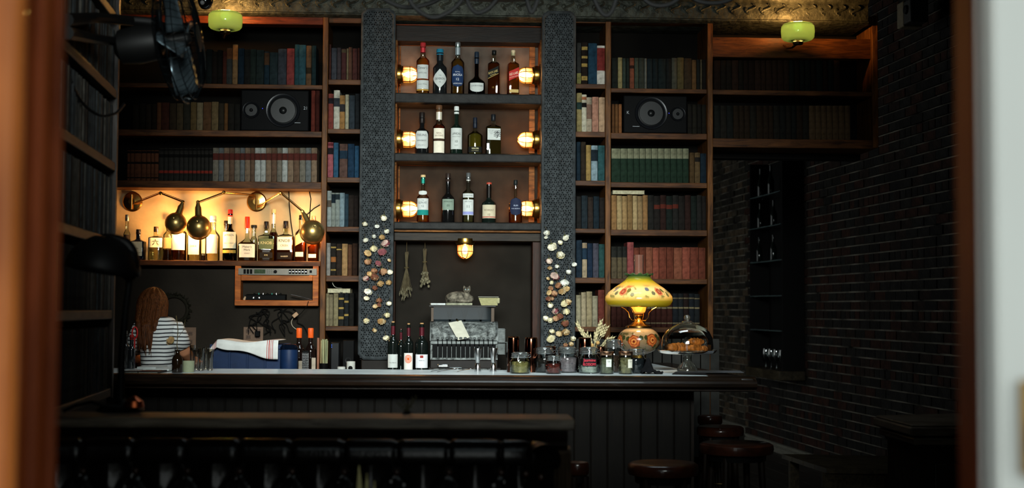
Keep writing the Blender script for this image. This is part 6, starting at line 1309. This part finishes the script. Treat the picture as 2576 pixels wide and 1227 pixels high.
MB().ell((.042, -.0562, .0745), (.0025, .0015, .0018), 8, 6).build('nose', mat('cat_nose', '3a2a28', .6), cat)
# glass with bottle? small steel box on drawer lip
o = MB().box(-.035, .03, -.012, .012, 0, .022).build('steel_stapler', CHROME, loc=Wp(W(1116, 895, dR)[0], dR+.032, BCZ+zr(915)*.6+.002), rz=BETA, bevel=.006); tag(o, 'shiny steel stapler on the register drawer lip', 'stapler')
# ================================================================== HANGING DRIED BUNCHES
for px, y0, y1, kind, lab in ((1023, 640, 752, 0, 'grassy dried bunch hanging head-down by the perforated column'), (1069, 632, 722, 1, 'dried seed-head bunch hanging beside the grassy one')):
    d = -.12; u, z = W(px, y0, d); t = thing('dried_bunch', lab, 'dried plants', Wp(u, d, z), BETA, 'dried bunches hung in the alcove'); rr = random.Random(px); H = z-W(px, y1, d)[1]; zt2 = W(px, 600, d)[1]-z
    MB().tube([(0, 0, zt2), (0, 0, -.02)], .0012, 5).build('string', STEM, t); m_ = MB(); s2 = MB()
    for k in range(34 if kind == 0 else 22):
        a = rr.uniform(0, 2*PI); top = Vector((rr.uniform(-.012, .012), rr.uniform(-.008, .008), rr.uniform(.0, .02))); mid = Vector((.006*math.cos(a), .006*math.sin(a), -H*.33)); sp = rr.uniform(.01, .042); end = Vector((sp*math.cos(a)-.004, sp*.6*math.sin(a), -H*rr.uniform(.75, 1.0)))
        m_.tube([top, mid, mid.lerp(end, .5), end], .0011, 4)
        if kind: s2.ell(end, (.008, .008, .010), 8, 5); s2.ell(mid.lerp(end, .6)+Vector((rr.uniform(-.01, .01), 0, 0)), (.005, .005, .007), 7, 4)
        else: s2.ell(end, (.003, .003, .012), 5, 4)
    stuff(m_.build('stalks', mat('dry_grass', '554c38', .9, var=.2), t)); stuff(s2.build('seed_heads', mat('grey_seed', '66604c', .9, var=.3), t)); MB().tube([(.012*math.cos(k*PI/8), .010*math.sin(k*PI/8), -H*.30+.003*math.sin(k)) for k in range(16)], .003, 6, closed=True).build('twine', STEM, t)
# ================================================================== DRIED ROSES ON THE COLUMNS
LR = [(966,548,9,'cream'),(919,563,7,'cream'),(949,569,6,'white'),(971,582,7,'white'),(940,595,5.5,'white'),(961,596,8,'tan'),(918,604,7,'white'),(966,613,11,'pink'),(939,625,10,'cream'),(930,638,10,'tan'),(960,633,12,'pink'),(926,658,9,'brown'),(956,664,9,'pink'),(981,655,5,'tan'),(933,689,8,'tan'),(943,681,8,'brown'),(961,683,11,'brown'),(981,684,8,'cream'),(944,697,10,'brown'),(918,701,8,'pink'),(956,713,9,'tan'),(978,710,8,'tan'),(945,724,7,'brown'),(929,734,10,'white'),(923,750,7,'cream'),(954,755,8,'brown'),(978,763,7,'cream'),(943,770,7,'tan'),(957,768,6,'brown'),(974,792,8,'cream'),(921,807,8,'cream'),(961,808,10,'tan'),(944,831,6,'tan'),(970,850,8,'cream')]
RR = [(1375,586,8,'white'),(1373,597,5,'white'),(1421,598,9,'white'),(1411,610,7,'cream'),(1387,621,12,'cream'),(1410,642,11,'cream'),(1381,656,9,'pink'),(1383,674,6,'tan'),(1403,670,6,'white'),(1444,665,7,'white'),(1431,684,7,'white'),(1400,695,12,'pink'),(1381,701,5,'tan'),(1386,711,6,'cream'),(1421,711,11,'white'),(1401,719,9,'brown'),(1388,725,7,'brown'),(1423,726,9,'tan'),(1414,733,10,'tan'),(1395,738,9,'brown'),(1378,737,8,'tan'),(1380,751,8,'brown'),(1389,751,6,'brown'),(1417,763,11,'cream'),(1430,760,9,'tan'),(1385,768,8,'cream'),(1424,783,10,'cream'),(1395,783,9,'pink'),(1410,795,9,'brown'),(1398,800,9,'brown'),(1375,801,8,'cream'),(1384,806,8,'cream'),(1420,813,10,'brown'),(1390,833,7,'cream'),(1423,835,10,'tan'),(1408,839,9,'tan'),(1382,852,12,'cream'),(1442,852,7,'cream'),(1437,865,7,'tan'),(1424,867,6,'brown')]
pool = {}
for c in ROSEC:
    pool[c] = [rose_mesh(random.Random(k*7+len(c)), 1.0, ROSEC[c]).mesh('rose_head', [mat('petal', x, .8, var=.3, scale=1.2) for x in ROSEC[c]]+[GCAL], ang=60) for k in range(4)]
stm = MB().tube([(0, 0, 0), (.12, 0, .9), (-.1, .1, 1.9), (0, .25, 2.5)], .07, 5).ell((0, .25, 2.5), (.15, .15, .15), 6, 4).mesh('stem', STEM)
for side, lst, nm in (('near', LR, 'on the niche-side column'), ('far', RR, 'on the lamp-side column')):
    cnt = {}
    for k, (px, py, r_, c) in enumerate(sorted(lst, key=lambda q: q[1])):
        d = .155; u, z = W(px, py-r_*.7, d); R = r_*1.15*8.45/F; cnt[c] = cnt.get(c, 0)+1
        t = thing('dried_rose', f"{'small ' if r_ < 7 else 'large ' if r_ > 10 else ''}dried {c} rose, {ordw(cnt[c])} {c} one from the top {nm}", 'rose', Wp(u, d, z), BETA, 'dried roses '+nm)
        h = bpy.data.objects.new('rose_head', random.choice(pool[c])); C.objects.link(h); h.parent = t; h.scale = (R, R, R); h.rotation_euler = (random.uniform(-.5, .3), random.uniform(-.7, .7), random.uniform(0, 6))
        s = bpy.data.objects.new('stem', stm); C.objects.link(s); s.parent = t; s.scale = (R*.6, R*.5, min(R, .011)); s.rotation_euler = (-.35, random.uniform(-.5, .5), 0)
print('petals ok')
# ================================================================== CHESTERFIELD BOOTH
LEA = mat('black_leather', '0a0807', .24, var=.2, scale=14, bump=.10, bscale=90, coat=.08, spec=.26)
t = thing('leather_booth', 'black buttoned leather booth back curving towards the viewer', 'sofa', (0, 0, 0))
def path(s):            # s in metres from the right end going left; returns x, y, normal
    xr = P(1262, 1150, 3.72).x
    if s < 0: a = min(1, -s/.35)*PI/2; return Vector((xr+.085*math.sin(a), 3.72-.16*(1-math.cos(a)), 0)), Vector((math.sin(a)*1, -math.cos(a), 0))
    L1 = .95
    if s < L1: return Vector((xr-s, 3.72, 0)), Vector((0, -1, 0))
    q = (s-L1); R = 1.35; a = min(q/R, 1.2); return Vector((xr-L1-R*math.sin(a), 3.72-R*(1-math.cos(a)), 0)), Vector((math.sin(a), -math.cos(a), 0))
ZT = 1.075; SP = .142; ZB = .985
def tuft(s, z):         # diamond buttoning height
    if z > ZB+.03: return 0, 1
    r = (ZB-z)/.115; best = 9
    i0 = round(r)
    for i in (i0-1, i0, i0+1):
        if i < 0: continue
        off = .5*(i % 2)
        j0 = round(s/SP-off)
        for j in (j0-1, j0, j0+1):
            dx = (s/SP-off-j); dz = (r-i)
            best = min(best, math.hypot(dx, dz*.9))
    # fold lines between buttons
    a = abs(((s/SP)-r*.5+.0) % 1-.5)*2; b = abs(((s/SP)+r*.5+.0) % 1-.5)*2
    fold = min(1, (1-a)*3.2) if 0 else 1
    return best, min(1-a, 1-b)
def surfc(a, b):
    s = -.34+(3.0)*a; p, n = path(s)
    # profile b 0 (floor) .. roll over top
    if b < .72:
        z = .45+(ZB+.03-.45)*(b/.72); d, fl_ = tuft(s, z)
        dep = .045*min(1, d*1.5)**.6 * min(1, .35+fl_*2.2); out = .02+dep; q = p+n*out
        return (q.x, q.y, z)
    k = (b-.72)/.28; ang = -.5+k*(PI+.4); R = .042; cy = .030
    crease = abs((s/SP-.0) % 1-.5)*2; rr_ = R*(1-.16*max(0, (crease-.84)/.16))
    q = p+n*(cy+rr_*math.cos(ang)); return (q.x, q.y, ZT-R+rr_*math.sin(ang))
m_ = MB(); m_.grid(surfc, 420, 90, flip=True); m_.build('buttoned_back', LEA, t, solid=0)
BT = MB(); BT.ell((0, 0, 0), (.010, .010, .010), 12, 8); bme = BT.mesh('button', mat('leather_button', '2a1a12', .25, var=.1, coat=.4))
for i in range(0, 5):
    z = ZB-.115*i
    for j in range(-2, 20):
        s = (j+.5*(i % 2))*SP
        if s > 2.6 or z < .5: continue
        p, n = path(s); o = bpy.data.objects.new('button', bme); C.objects.link(o); o.parent = t; q = p+n*.026; o.location = (q.x, q.y, z)
m_ = MB(); m_.grid(lambda a, b: ((lambda pn: (pn[0].x+pn[1].x*(.03+.5*b), pn[0].y+pn[1].y*(.03+.5*b), .45+.02*math.sin(PI*b)))(path(-.3+2.9*a))), 80, 8, flip=False); m_.build('seat_cushion', LEA, t, solid=.12)
# reed spray in front of the booth and a sprig on the ledge
pr0 = P(924, 1222, 2.95); t = thing('dried_reed', 'pale dried reed plume rising in front of the booth leather', 'dried plant', (pr0.x, 2.95, 0))
q = P(922, 1170, 3.3); bt = Vector((.01, 0, 0)); tp = q-Vector((pr0.x, 2.95, 0)); m_ = MB()
MB().lathe([(.07, 0), (.08, .02), (.09, .3), (.05, .55), (.035, .66), (.042, .70)], 24).build('vase', mat('brown_vase', '2a1c14', .4), t)
for k in range(3):
    e_ = tp+Vector(((-.018, 0, .018)[k], .01*k, -.02*k)); MB().tube([bt, bt.lerp(e_, .7), bt.lerp(e_, .86), bt.lerp(e_, .95), e_], [.002, .003, .009, .007, .001], 7).build('plume', mat('pale_reed', 'a8a070', .8, var=.3, scale=60), t)
pr0 = P(1030, 1040, 4.12); t = thing('fern_sprig', 'small dark dried sprig standing behind the booth ledge', 'dried plant', (pr0.x, 4.02, LZ+.0005)); rr = random.Random(6)
MB().lathe([(.012, 0), (.013, .003), (.006, .006)], 12).build('holder', BLACK, t)
for ex, ez in ((-.026, .03), (-.012, .042), (.018, .046), (.028, .050), (.0, .025)):
    m_ = MB(); e_ = Vector((ex, 0, ez)); m_.tube([Vector((0, 0, .004)), e_], .0008, 4)
    for k in range(8): c_ = e_*(k+1)/8; m_.ell(c_+Vector((.003*(-1)**k, 0, .001)), (.0032, .0018, .0022), 6, 4)
    m_.build('frond', mat('dark_frond', '4a4632', .9), t)
# ================================================================== STOOLS
SW = wood('stool_seat_wood', '120805', '34180c', rough=.35, stretch=(3, 3, 3), scale=4, coat=.3)
def stool(px, Y, w_, label, zs=None):
    p = P(px, 1100, Y); R = rY(w_, Y); zs = .785; t = thing('bar_stool', label, 'stool', (p.x, Y, 0), random.uniform(0, .4), 'stools around the bar')
    MB().lathe([(R*.86, zs-.055), (R*.97, zs-.050), (R, zs-.03), (R*.98, zs-.010), (R*.90, zs-.002), (R*.5, zs-.006), (.001, zs-.008)], 40).build('seat', SW, t, ang=50)
    MB().lathe([(R*.78, zs-.085), (R*.80, zs-.056)], 32).build('seat_apron', BLACK, t)
    for k in range(4):
        a = PI/4+k*PI/2; MB().tube([(R*.70*math.cos(a), R*.70*math.sin(a), zs-.06), (R*.80*math.cos(a), R*.80*math.sin(a), .4), (R*1.02*math.cos(a), R*1.02*math.sin(a), 0)], [.017, .015, .013], 10).build('leg', DARKZ, t)
    for zz, f_ in ((.25, .90), (.45, .80)):
        MB().tube([(R*f_*math.cos(k*PI/12), R*f_*math.sin(k*PI/12), zz) for k in range(24)], .008 if zz < .3 else .006, 8, closed=True).build('foot_ring', DBRASS, t)
stool(1852, 6.62, 186, 'wooden bar stool with red-brown seat edge at the bar corner')
stool(1812, 7.55, 118, 'wooden bar stool half hidden behind the corner stool')
stool(1786, 8.30, 62, 'far wooden bar stool nearest the wide bookcase end')
stool(1668, 5.75, 178, 'wooden bar stool in front of the planked bar')
stool(1452, 5.75, 60, 'wooden bar stool tucked behind the fluted ledge post')
# ================================================================== RIGHT SIDE: BENCH, DARK CABINET, WALL SHELVES
BW = wood('bench_wood', '1c1812', '3c3426', stretch=(8, 1, 8), scale=5)
a0 = PZ(1968, 1148, .45)
t = thing('wall_bench', 'dark wooden bench along the foot of the brick wall', 'bench', (0, 0, 0))
b1, b2, b3, b4 = PZ(1966, 1141, .45), PZ(2245, 1146, .45), PZ(2245, 1180, .45), PZ(2080, 1178, .45)
m_ = MB()
for k in range(4):
    f0_, f1_ = k/4+.006, (k+1)/4-.006; q = [b1.lerp(b4, f0_), b2.lerp(b3, f0_), b2.lerp(b3, f1_), b1.lerp(b4, f1_)]
    MB().add([(v.x, v.y, z) for z in (.42, .45) for v in q], [(0,1,2,3),(7,6,5,4),(4,5,1,0),(5,6,2,1),(6,7,3,2),(7,4,0,3)]).build('seat_slat', BW, t, fixn=True)
for v in (b1.lerp(b3, .12), b4.lerp(b2, .08), b3.lerp(b1, .10), b2.lerp(b4, .12)): MB().box(v.x-.03, v.x+.03, v.y-.03, v.y+.03, 0, .42).build('leg', BW, t)
q = [b4, b3]; MB().box(b4.x-.02, b3.x, b4.y+.03, b4.y+.06, .33, .42).build('apron', BW, t)
# dark cabinet
DC = wood('ebony_wood', '0c0a08', '1e1814', rough=.35, stretch=(8, 8, 1))
za = .96; c1 = PZ(2232, 1046, za); c2 = PZ(2312, 1066, za); t = thing('sideboard', 'ebony sideboard with moulded top beside the brown door post', 'cabinet', (c2.x, c2.y, 0), 0)
dx = c1-c2; SDl = Vector((dx.x, dx.y, 0)); ln = SDl.length
MB().add([(0, 0, 0), (1.3, .02, 0), (1.3, .9, 0), (dx.x, dx.y, 0), (0, 0, za-.10), (1.3, .02, za-.10), (1.3, .9, za-.10), (dx.x, dx.y, za-.10)], [(3,2,1,0),(4,5,6,7),(0,1,5,4),(1,2,6,5),(2,3,7,6),(3,0,4,7)]).build('body', DC, t, fixn=True)
for z0, z1, o_ in ((za-.10, za-.085, .01), (za-.085, za-.055, .03), (za-.055, za-.045, .015), (za-.045, za-.01, .05), (za-.01, za, .04)):
    MB().add([(-o_, -o_, z0), (1.3, -o_, z0), (1.3, .9+o_, z0), (dx.x-o_, dx.y+o_, z0), (-o_, -o_, z1), (1.3, -o_, z1), (1.3, .9+o_, z1), (dx.x-o_, dx.y+o_, z1)], [(3,2,1,0),(4,5,6,7),(0,1,5,4),(1,2,6,5),(2,3,7,6),(3,0,4,7)]).build('top_moulding', wood('worn_moulding', '1c1712', '4a4238', rough=.3, stretch=(1, 8, 8)) if o_ >= .03 else DC, t, bevel=.006, fixn=True)
for x, xk in ((.06, .53), (.62, .65)):
    dp_ = MB().box(x, x+.5, -.008, .01, .1, za-.16).build('door_panel', DC, t, bevel=.006); MB().ell((xk, -.02, .5), (.012, .014, .012), 12, 8).build('knob', DBRASS, dp_)
# wall shelves in the recess of the far brick wall
yb = [(1912, 1982, 489), (1914, 1984, 569), (1915, 1985, 656), (1916, 1985, 743), (1916, 1986, 829)]
pA = RO-SD*.2; t = thing('wall_shelf_unit', 'black wall shelf unit with thin glass shelves far down the brick wall', 'shelf', (0, 0, 0)); GS = glass('shelf_glass', 'a8c0bc', haze=.35, hazecol='8aa0a0')
def wallpt(px, y_img, off=0.0):
    # point on the right wall face: x = RO.x + FX*(y-RO.y) - off
    k = (px-1288)/F; y = (RO.x-off-FX*RO.y)/(k-FX); return P(px, y_img, y)
w0, w1 = wallpt(1905, 600, .02), wallpt(1992, 600, .30)
ys0, ys1 = wallpt(1906, 600, .14).y, wallpt(1990, 600, .14).y
zlist = [wallpt(1948, q[2], .14).z for q in yb]; zlo = wallpt(1940, 926, .14).z; zhi = wallpt(1948, 400, .14).z
def wx(y, off): return RO.x+FX*(y-RO.y)-off
def slab(y0, y1, o0, o1, z0, z1): return MB().add([(wx(y, o), y, z) for z in (z0, z1) for y, o in ((y0, o0), (y1, o0), (y1, o1), (y0, o1))], [(0,1,2,3),(7,6,5,4),(4,5,1,0),(5,6,2,1),(6,7,3,2),(7,4,0,3)])
ya, yz = min(ys0, ys1), max(ys0, ys1)
slab(ya, yz, .012, .03, zlo, zhi).build('back_board', BLACK, t, fixn=True)
slab(ya, ya+.03, .03, .22, zlo, zhi).build('side_board', BLACK, t, fixn=True); slab(yz-.03, yz, .03, .22, zlo, zhi).build('side_board', BLACK, t, fixn=True)
for z in zlist: slab(ya+.03, yz-.03, .03, .23, z-.012, z).build('shelf', GS, t, fixn=True)
slab(ya-.02, yz+.02, .012, .26, zlo-.09, zlo).build('bottom_ledge', BW, t, bevel=.006, fixn=True)
rr = random.Random(8)
for k in range(5):
    y = ya+.1+(yz-ya-.2)*k/5; o = MB().lathe([(.02, 0), (.004, .004), (.004, .07), (.03, .10), (.034, .15), (.028, .19)], 16, cap=False).build('wine_glass', glass('stem_glass', 'dfe8e8', refl=2), loc=(wx(y, .14), y, zlo+.001), ang=60)
    tag(o, f'wine glass on the far wall ledge, {ordw(k+1)} from the passage end', 'glass', 'wine glasses on the far wall ledge')
n = 0
for z, hh in ((zlist[0], .3), (zlist[1], .26), (zlist[2], .26)):
    for k in range(3):
        y = ya+.12+k*.42+rr.uniform(0, .1); n += 1; o = MB().lathe([(.03, 0), (.034, .01), (.034, hh*.5), (.012, hh*.7), (.012, hh*.95), (.014, hh)], 16).build('bottle', mat('black_glass', '0c1210', .12, var=0, coat=.4), loc=(wx(y, .13), y, z+.001), ang=50)
        tag(o, f'dark bottle on the far wall shelves, {ordw(n)} counting from the top shelf', 'bottle', 'bottles on the far wall shelves')
# ================================================================== PERSON BEHIND THE BAR (seen from behind)
YP = 7.75; pc = P(400, 860, YP); s_ = YP/F
t = thing('person', 'person seen from behind in a black and white striped shirt, long auburn hair', 'person', (pc.x, YP, 0), 0)
SK = mat('skin', 'b07858', .55, var=.06)
def pp(px, py, y=0.0): p = P(px, py, YP+y); return Vector((p.x-pc.x, y, p.z))
m_ = MB(); zsh = pp(400, 812).z
hc = pp(385, 773, .05); hc.z -= .0
# continuous body: head, neck, torso, arms, hips, legs merged by voxel remesh
m_.ell(hc, (.074, .095, .105), 24, 16)
m_.ell(hc+Vector((0, .075, -.03)), (.05, .04, .055), 14, 10)
m_.ell(hc+Vector((0, .110, -.02)), (.010, .016, .016), 10, 8)
m_.tube([hc+Vector((.004, -.02, -.05)), Vector((-.01, .0, zsh+.02)), Vector((0, .0, zsh-.04))], [.050, .052, .07], 16)
m_.tube([Vector((.005, 0, zsh-.02)), Vector((.0, .0, 1.20)), Vector((.0, .0, 1.08)), Vector((.0, 0, .98)), Vector((.0, 0, .88))], [.080, .092, .086, .10, .12], 24)
Rs = pp(441, 830); Re = pp(464, 884, .05); Rw = pp(484, 920, .20); Rw.z = 1.11
Ls = pp(356, 832); Le = pp(330, 890, .10); Lw = pp(350, 930, .26); Lw.z = 1.11
for S, E, Wr in ((Rs, Re, Rw), (Ls, Le, Lw)):
    m_.ell(S, (.042, .042, .044), 14, 10); m_.tube([S, S.lerp(E, .5), E, E.lerp(Wr, .5), Wr], [.040, .038, .036, .034, .024], 14)
    m_.tube([S, Vector((S.x*.3, 0, zsh-.045))], [.034, .04], 14)
for sx in (-1, 1):
    m_.tube([Vector((.075*sx, 0, .90)), Vector((.085*sx, .01, .50)), Vector((.09*sx, 0, .47)), Vector((.095*sx, -.01, .09))], [.088, .058, .055, .036], 16)
    m_.ell((.098*sx, .05, .045), (.042, .11, .04), 16, 10)
bd = m_.build('body', SK, t); rm = bd.modifiers.new('remesh', 'REMESH'); rm.mode = 'VOXEL'; rm.voxel_size = .009; rm.use_smooth_shade = True
sm = bd.modifiers.new('smooth', 'SMOOTH'); sm.factor = .6; sm.iterations = 4
for Wr, E, sx in ((Rw, Re, 1), (Lw, Le, -1)):   # hands with five fingers, resting on the work surface
    dr_ = Vector((0, 1, -.1)).normalized(); h = MB(); h.tube([Wr, Wr+dr_*.03, Wr+dr_*.07], [.024, .032, .034], 12)
    h.ell(Wr+dr_*.055, (.038, .045, .016), 14, 10)
    for k, (L_, o_) in enumerate(((.062, -.028), (.074, -.010), (.070, .009), (.054, .027))):
        b_ = Wr+dr_*.085+Vector((o_, 0, 0)); h.tube([b_-dr_*.03, b_, b_+dr_*L_*.5+Vector((o_*.15, 0, .004)), b_+dr_*L_+Vector((o_*.2, 0, -.014))], [.010, .0095, .0085, .0065], 8)
    b_ = Wr+dr_*.03+Vector((-sx*.03, 0, 0)); h.tube([b_, b_+Vector((-sx*.022, .025, -.004)), b_+Vector((-sx*.026, .055, -.010))], [.013, .011, .008], 8)
    hb = h.build('hand', SK, t); r2 = hb.modifiers.new('remesh', 'REMESH'); r2.mode = 'VOXEL'; r2.voxel_size = .004; r2.use_smooth_shade = True
# striped shirt
m, n_, out = nt('striped_jersey'); L = n_.links.new; b = N(n_, 'BsdfPrincipled'); b.inputs['Roughness'].default_value = .85; L(b.outputs[0], out.inputs[0]); tc = N(n_, 'TexCoord'); sp = N(n_, 'SeparateXYZ'); L(tc.outputs['Object'], sp.inputs[0])
no = N(n_, 'TexNoise'); no.inputs['Scale'].default_value = 5; L(tc.outputs['Object'], no.inputs[0]); ma = N(n_, 'Math', operation='MULTIPLY_ADD'); L(no.outputs[0], ma.inputs[0]); ma.inputs[1].default_value = .018; L(sp.outputs['Z'], ma.inputs[2])
fr = N(n_, 'Math', operation='MULTIPLY'); fr.inputs[1].default_value = 1/.0218; L(ma.outputs[0], fr.inputs[0]); f2 = N(n_, 'Math', operation='FRACT'); L(fr.outputs[0], f2.inputs[0]); rp = N(n_, 'ValToRGB'); rp.color_ramp.interpolation = 'CONSTANT'; rp.color_ramp.elements[0].color = lin('16181e'); rp.color_ramp.elements[1].position = .32; rp.color_ramp.elements[1].color = lin('d4d6d4'); L(f2.outputs[0], rp.inputs[0]); L(rp.outputs[0], b.inputs['Base Color']); STRP = m
m_ = MB(); hw = (Rs.x-Ls.x)/2+.012; cx = (Rs.x+Ls.x)/2
def torso(a, b):
    th = 2*PI*a; z = zsh+.035+(.95-zsh-.035)*b
    if b < .16: k = math.sin(b/.16*PI/2); rx = .055+(hw-.0-.055)*k; ry = .06+.05*k
    else:
        k = (b-.16)/.84; rx = hw*(1-.20*math.sin(k*PI*.55))+.005*math.sin(6*a*PI)*k; ry = .115+.015*math.sin(k*PI)+.004*math.sin(10*PI*a+9*b)
    zz = z if b >= .16 else zsh+.035-.055*(1-math.sqrt(max(0, 1-(b/.16)**2)))*1.0-.02*(b/.16)
    zz = zsh+.035-(.075)*(1-math.cos(b/.16*PI/2)) if b < .16 else (zsh-.04)+(.95-(zsh-.04))*((b-.16)/.84)
    return (cx*(1-.4*b)+rx*math.copysign(abs(math.cos(th))**.85, math.cos(th)), ry*math.copysign(abs(math.sin(th))**.9, math.sin(th)), zz)
m_.grid(torso, 48, 40, flip=True)
for S, E in ((Rs, Re), (Ls, Le)):
    e2 = S.lerp(E, .78); m_.tube([S.lerp(Vector((cx, 0, zsh-.06)), .35), S+Vector((0, 0, -.002)), S.lerp(E, .4), e2], [.058, .060, .054, .050], 20, cap=False)
sh_ = m_.build('striped_shirt', STRP, t, solid=.004, ang=70)
m_ = MB(); m_.grid(lambda a, b: ((.145+.01*math.sin(b*3))*math.cos(2*PI*a)*(1+.04*b), .125*math.sin(2*PI*a), .97-.12*b), 32, 4)
for sx in (-1, 1): m_.tube([Vector((.078*sx, 0, .88)), Vector((.088*sx, .01, .50)), Vector((.097*sx, -.01, .10))], [.098, .068, .055], 16, cap=False)
m_.build('trousers', mat('dark_denim', '14161c', .8), t, solid=.003)
for sx in (-1, 1): MB().ell((.098*sx, .05, .042), (.048, .125, .042), 18, 12).build('shoe', BLACK, t)
# hair: cap plus long strands down the back
HR = mat('auburn_hair', '5a3218', .42, var=.6, scale=18, stretch=(14, 14, .8), bump=.3, bscale=60); rr = random.Random(12)
m_ = MB()
def hair(a, b):
    th = PI*.04+(PI*.92)*a; th = -th   # back half
    side = math.cos(th)
    if b < .42:
        k = b/.42; ang = k*PI/2; r = math.sin(ang); return (hc.x+.088*r*side*1.02, hc.y+.105*r*math.sin(th)+.03*(1-r), hc.z+.112*math.cos(ang)+.004*math.sin(a*34))
    k = (b-.42)/.58; wv = .006*math.sin(a*40+3*k)+.004*math.sin(a*23)
    endz = pp(380, 872).z+.05*abs(2*a-1)**2+.018*math.sin(a*31)
    return (hc.x+(.086+.006*math.sin(k*PI))*side*(1-.22*k)+.004*math.sin(a*29+5*k)+.012*k, hc.y-.105*abs(math.sin(th))-.085*min(1, k*2.2)*(.45+.55*abs(math.sin(th)))+wv, hc.z+(endz-hc.z)*k)
m_.grid(hair, 60, 40); cap_ = m_.build('hair', HR, t, solid=.008, ang=80)
m_ = MB(); m_.ell(hc+Vector((0, .012, .012)), (.084, .098, .104), 24, 16)
for k in range(70):
    a = rr.random(); p0_ = Vector(hair(a, .2+.2*rr.random())); p1_ = Vector(hair(a, .6)); p2_ = Vector(hair(min(1, max(0, a+rr.uniform(-.03, .03))), .8)); p3_ = Vector(hair(min(1, max(0, a+rr.uniform(-.05, .05))), 1.0))+Vector((rr.uniform(-.01, .01), 0, rr.uniform(-.05, .02)))
    o_ = Vector((0, -.006, 0)); m_.tube([p0_+o_, p1_+o_, p2_+o_*1.5, p3_+o_], [.003, .005, .004, .001], 6)
m_.build('hair_strands', HR, t, ang=80)
for sx in (-1, 1): MB().ell(hc+Vector((.074*sx, .0, -.01)), (.010, .02, .03), 10, 8).build('ear', SK, t); MB().ell(hc+Vector((.028*sx, .108, .0)), (.011, .006, .007), 10, 8).build('eye', mat('eye_white', 'd8d4cc', .3, var=0), t)
MB().ell(hc+Vector((0, .110, -.052)), (.022, .008, .007), 12, 8).build('mouth', mat('lips', '9a4a44', .5, var=0), t)
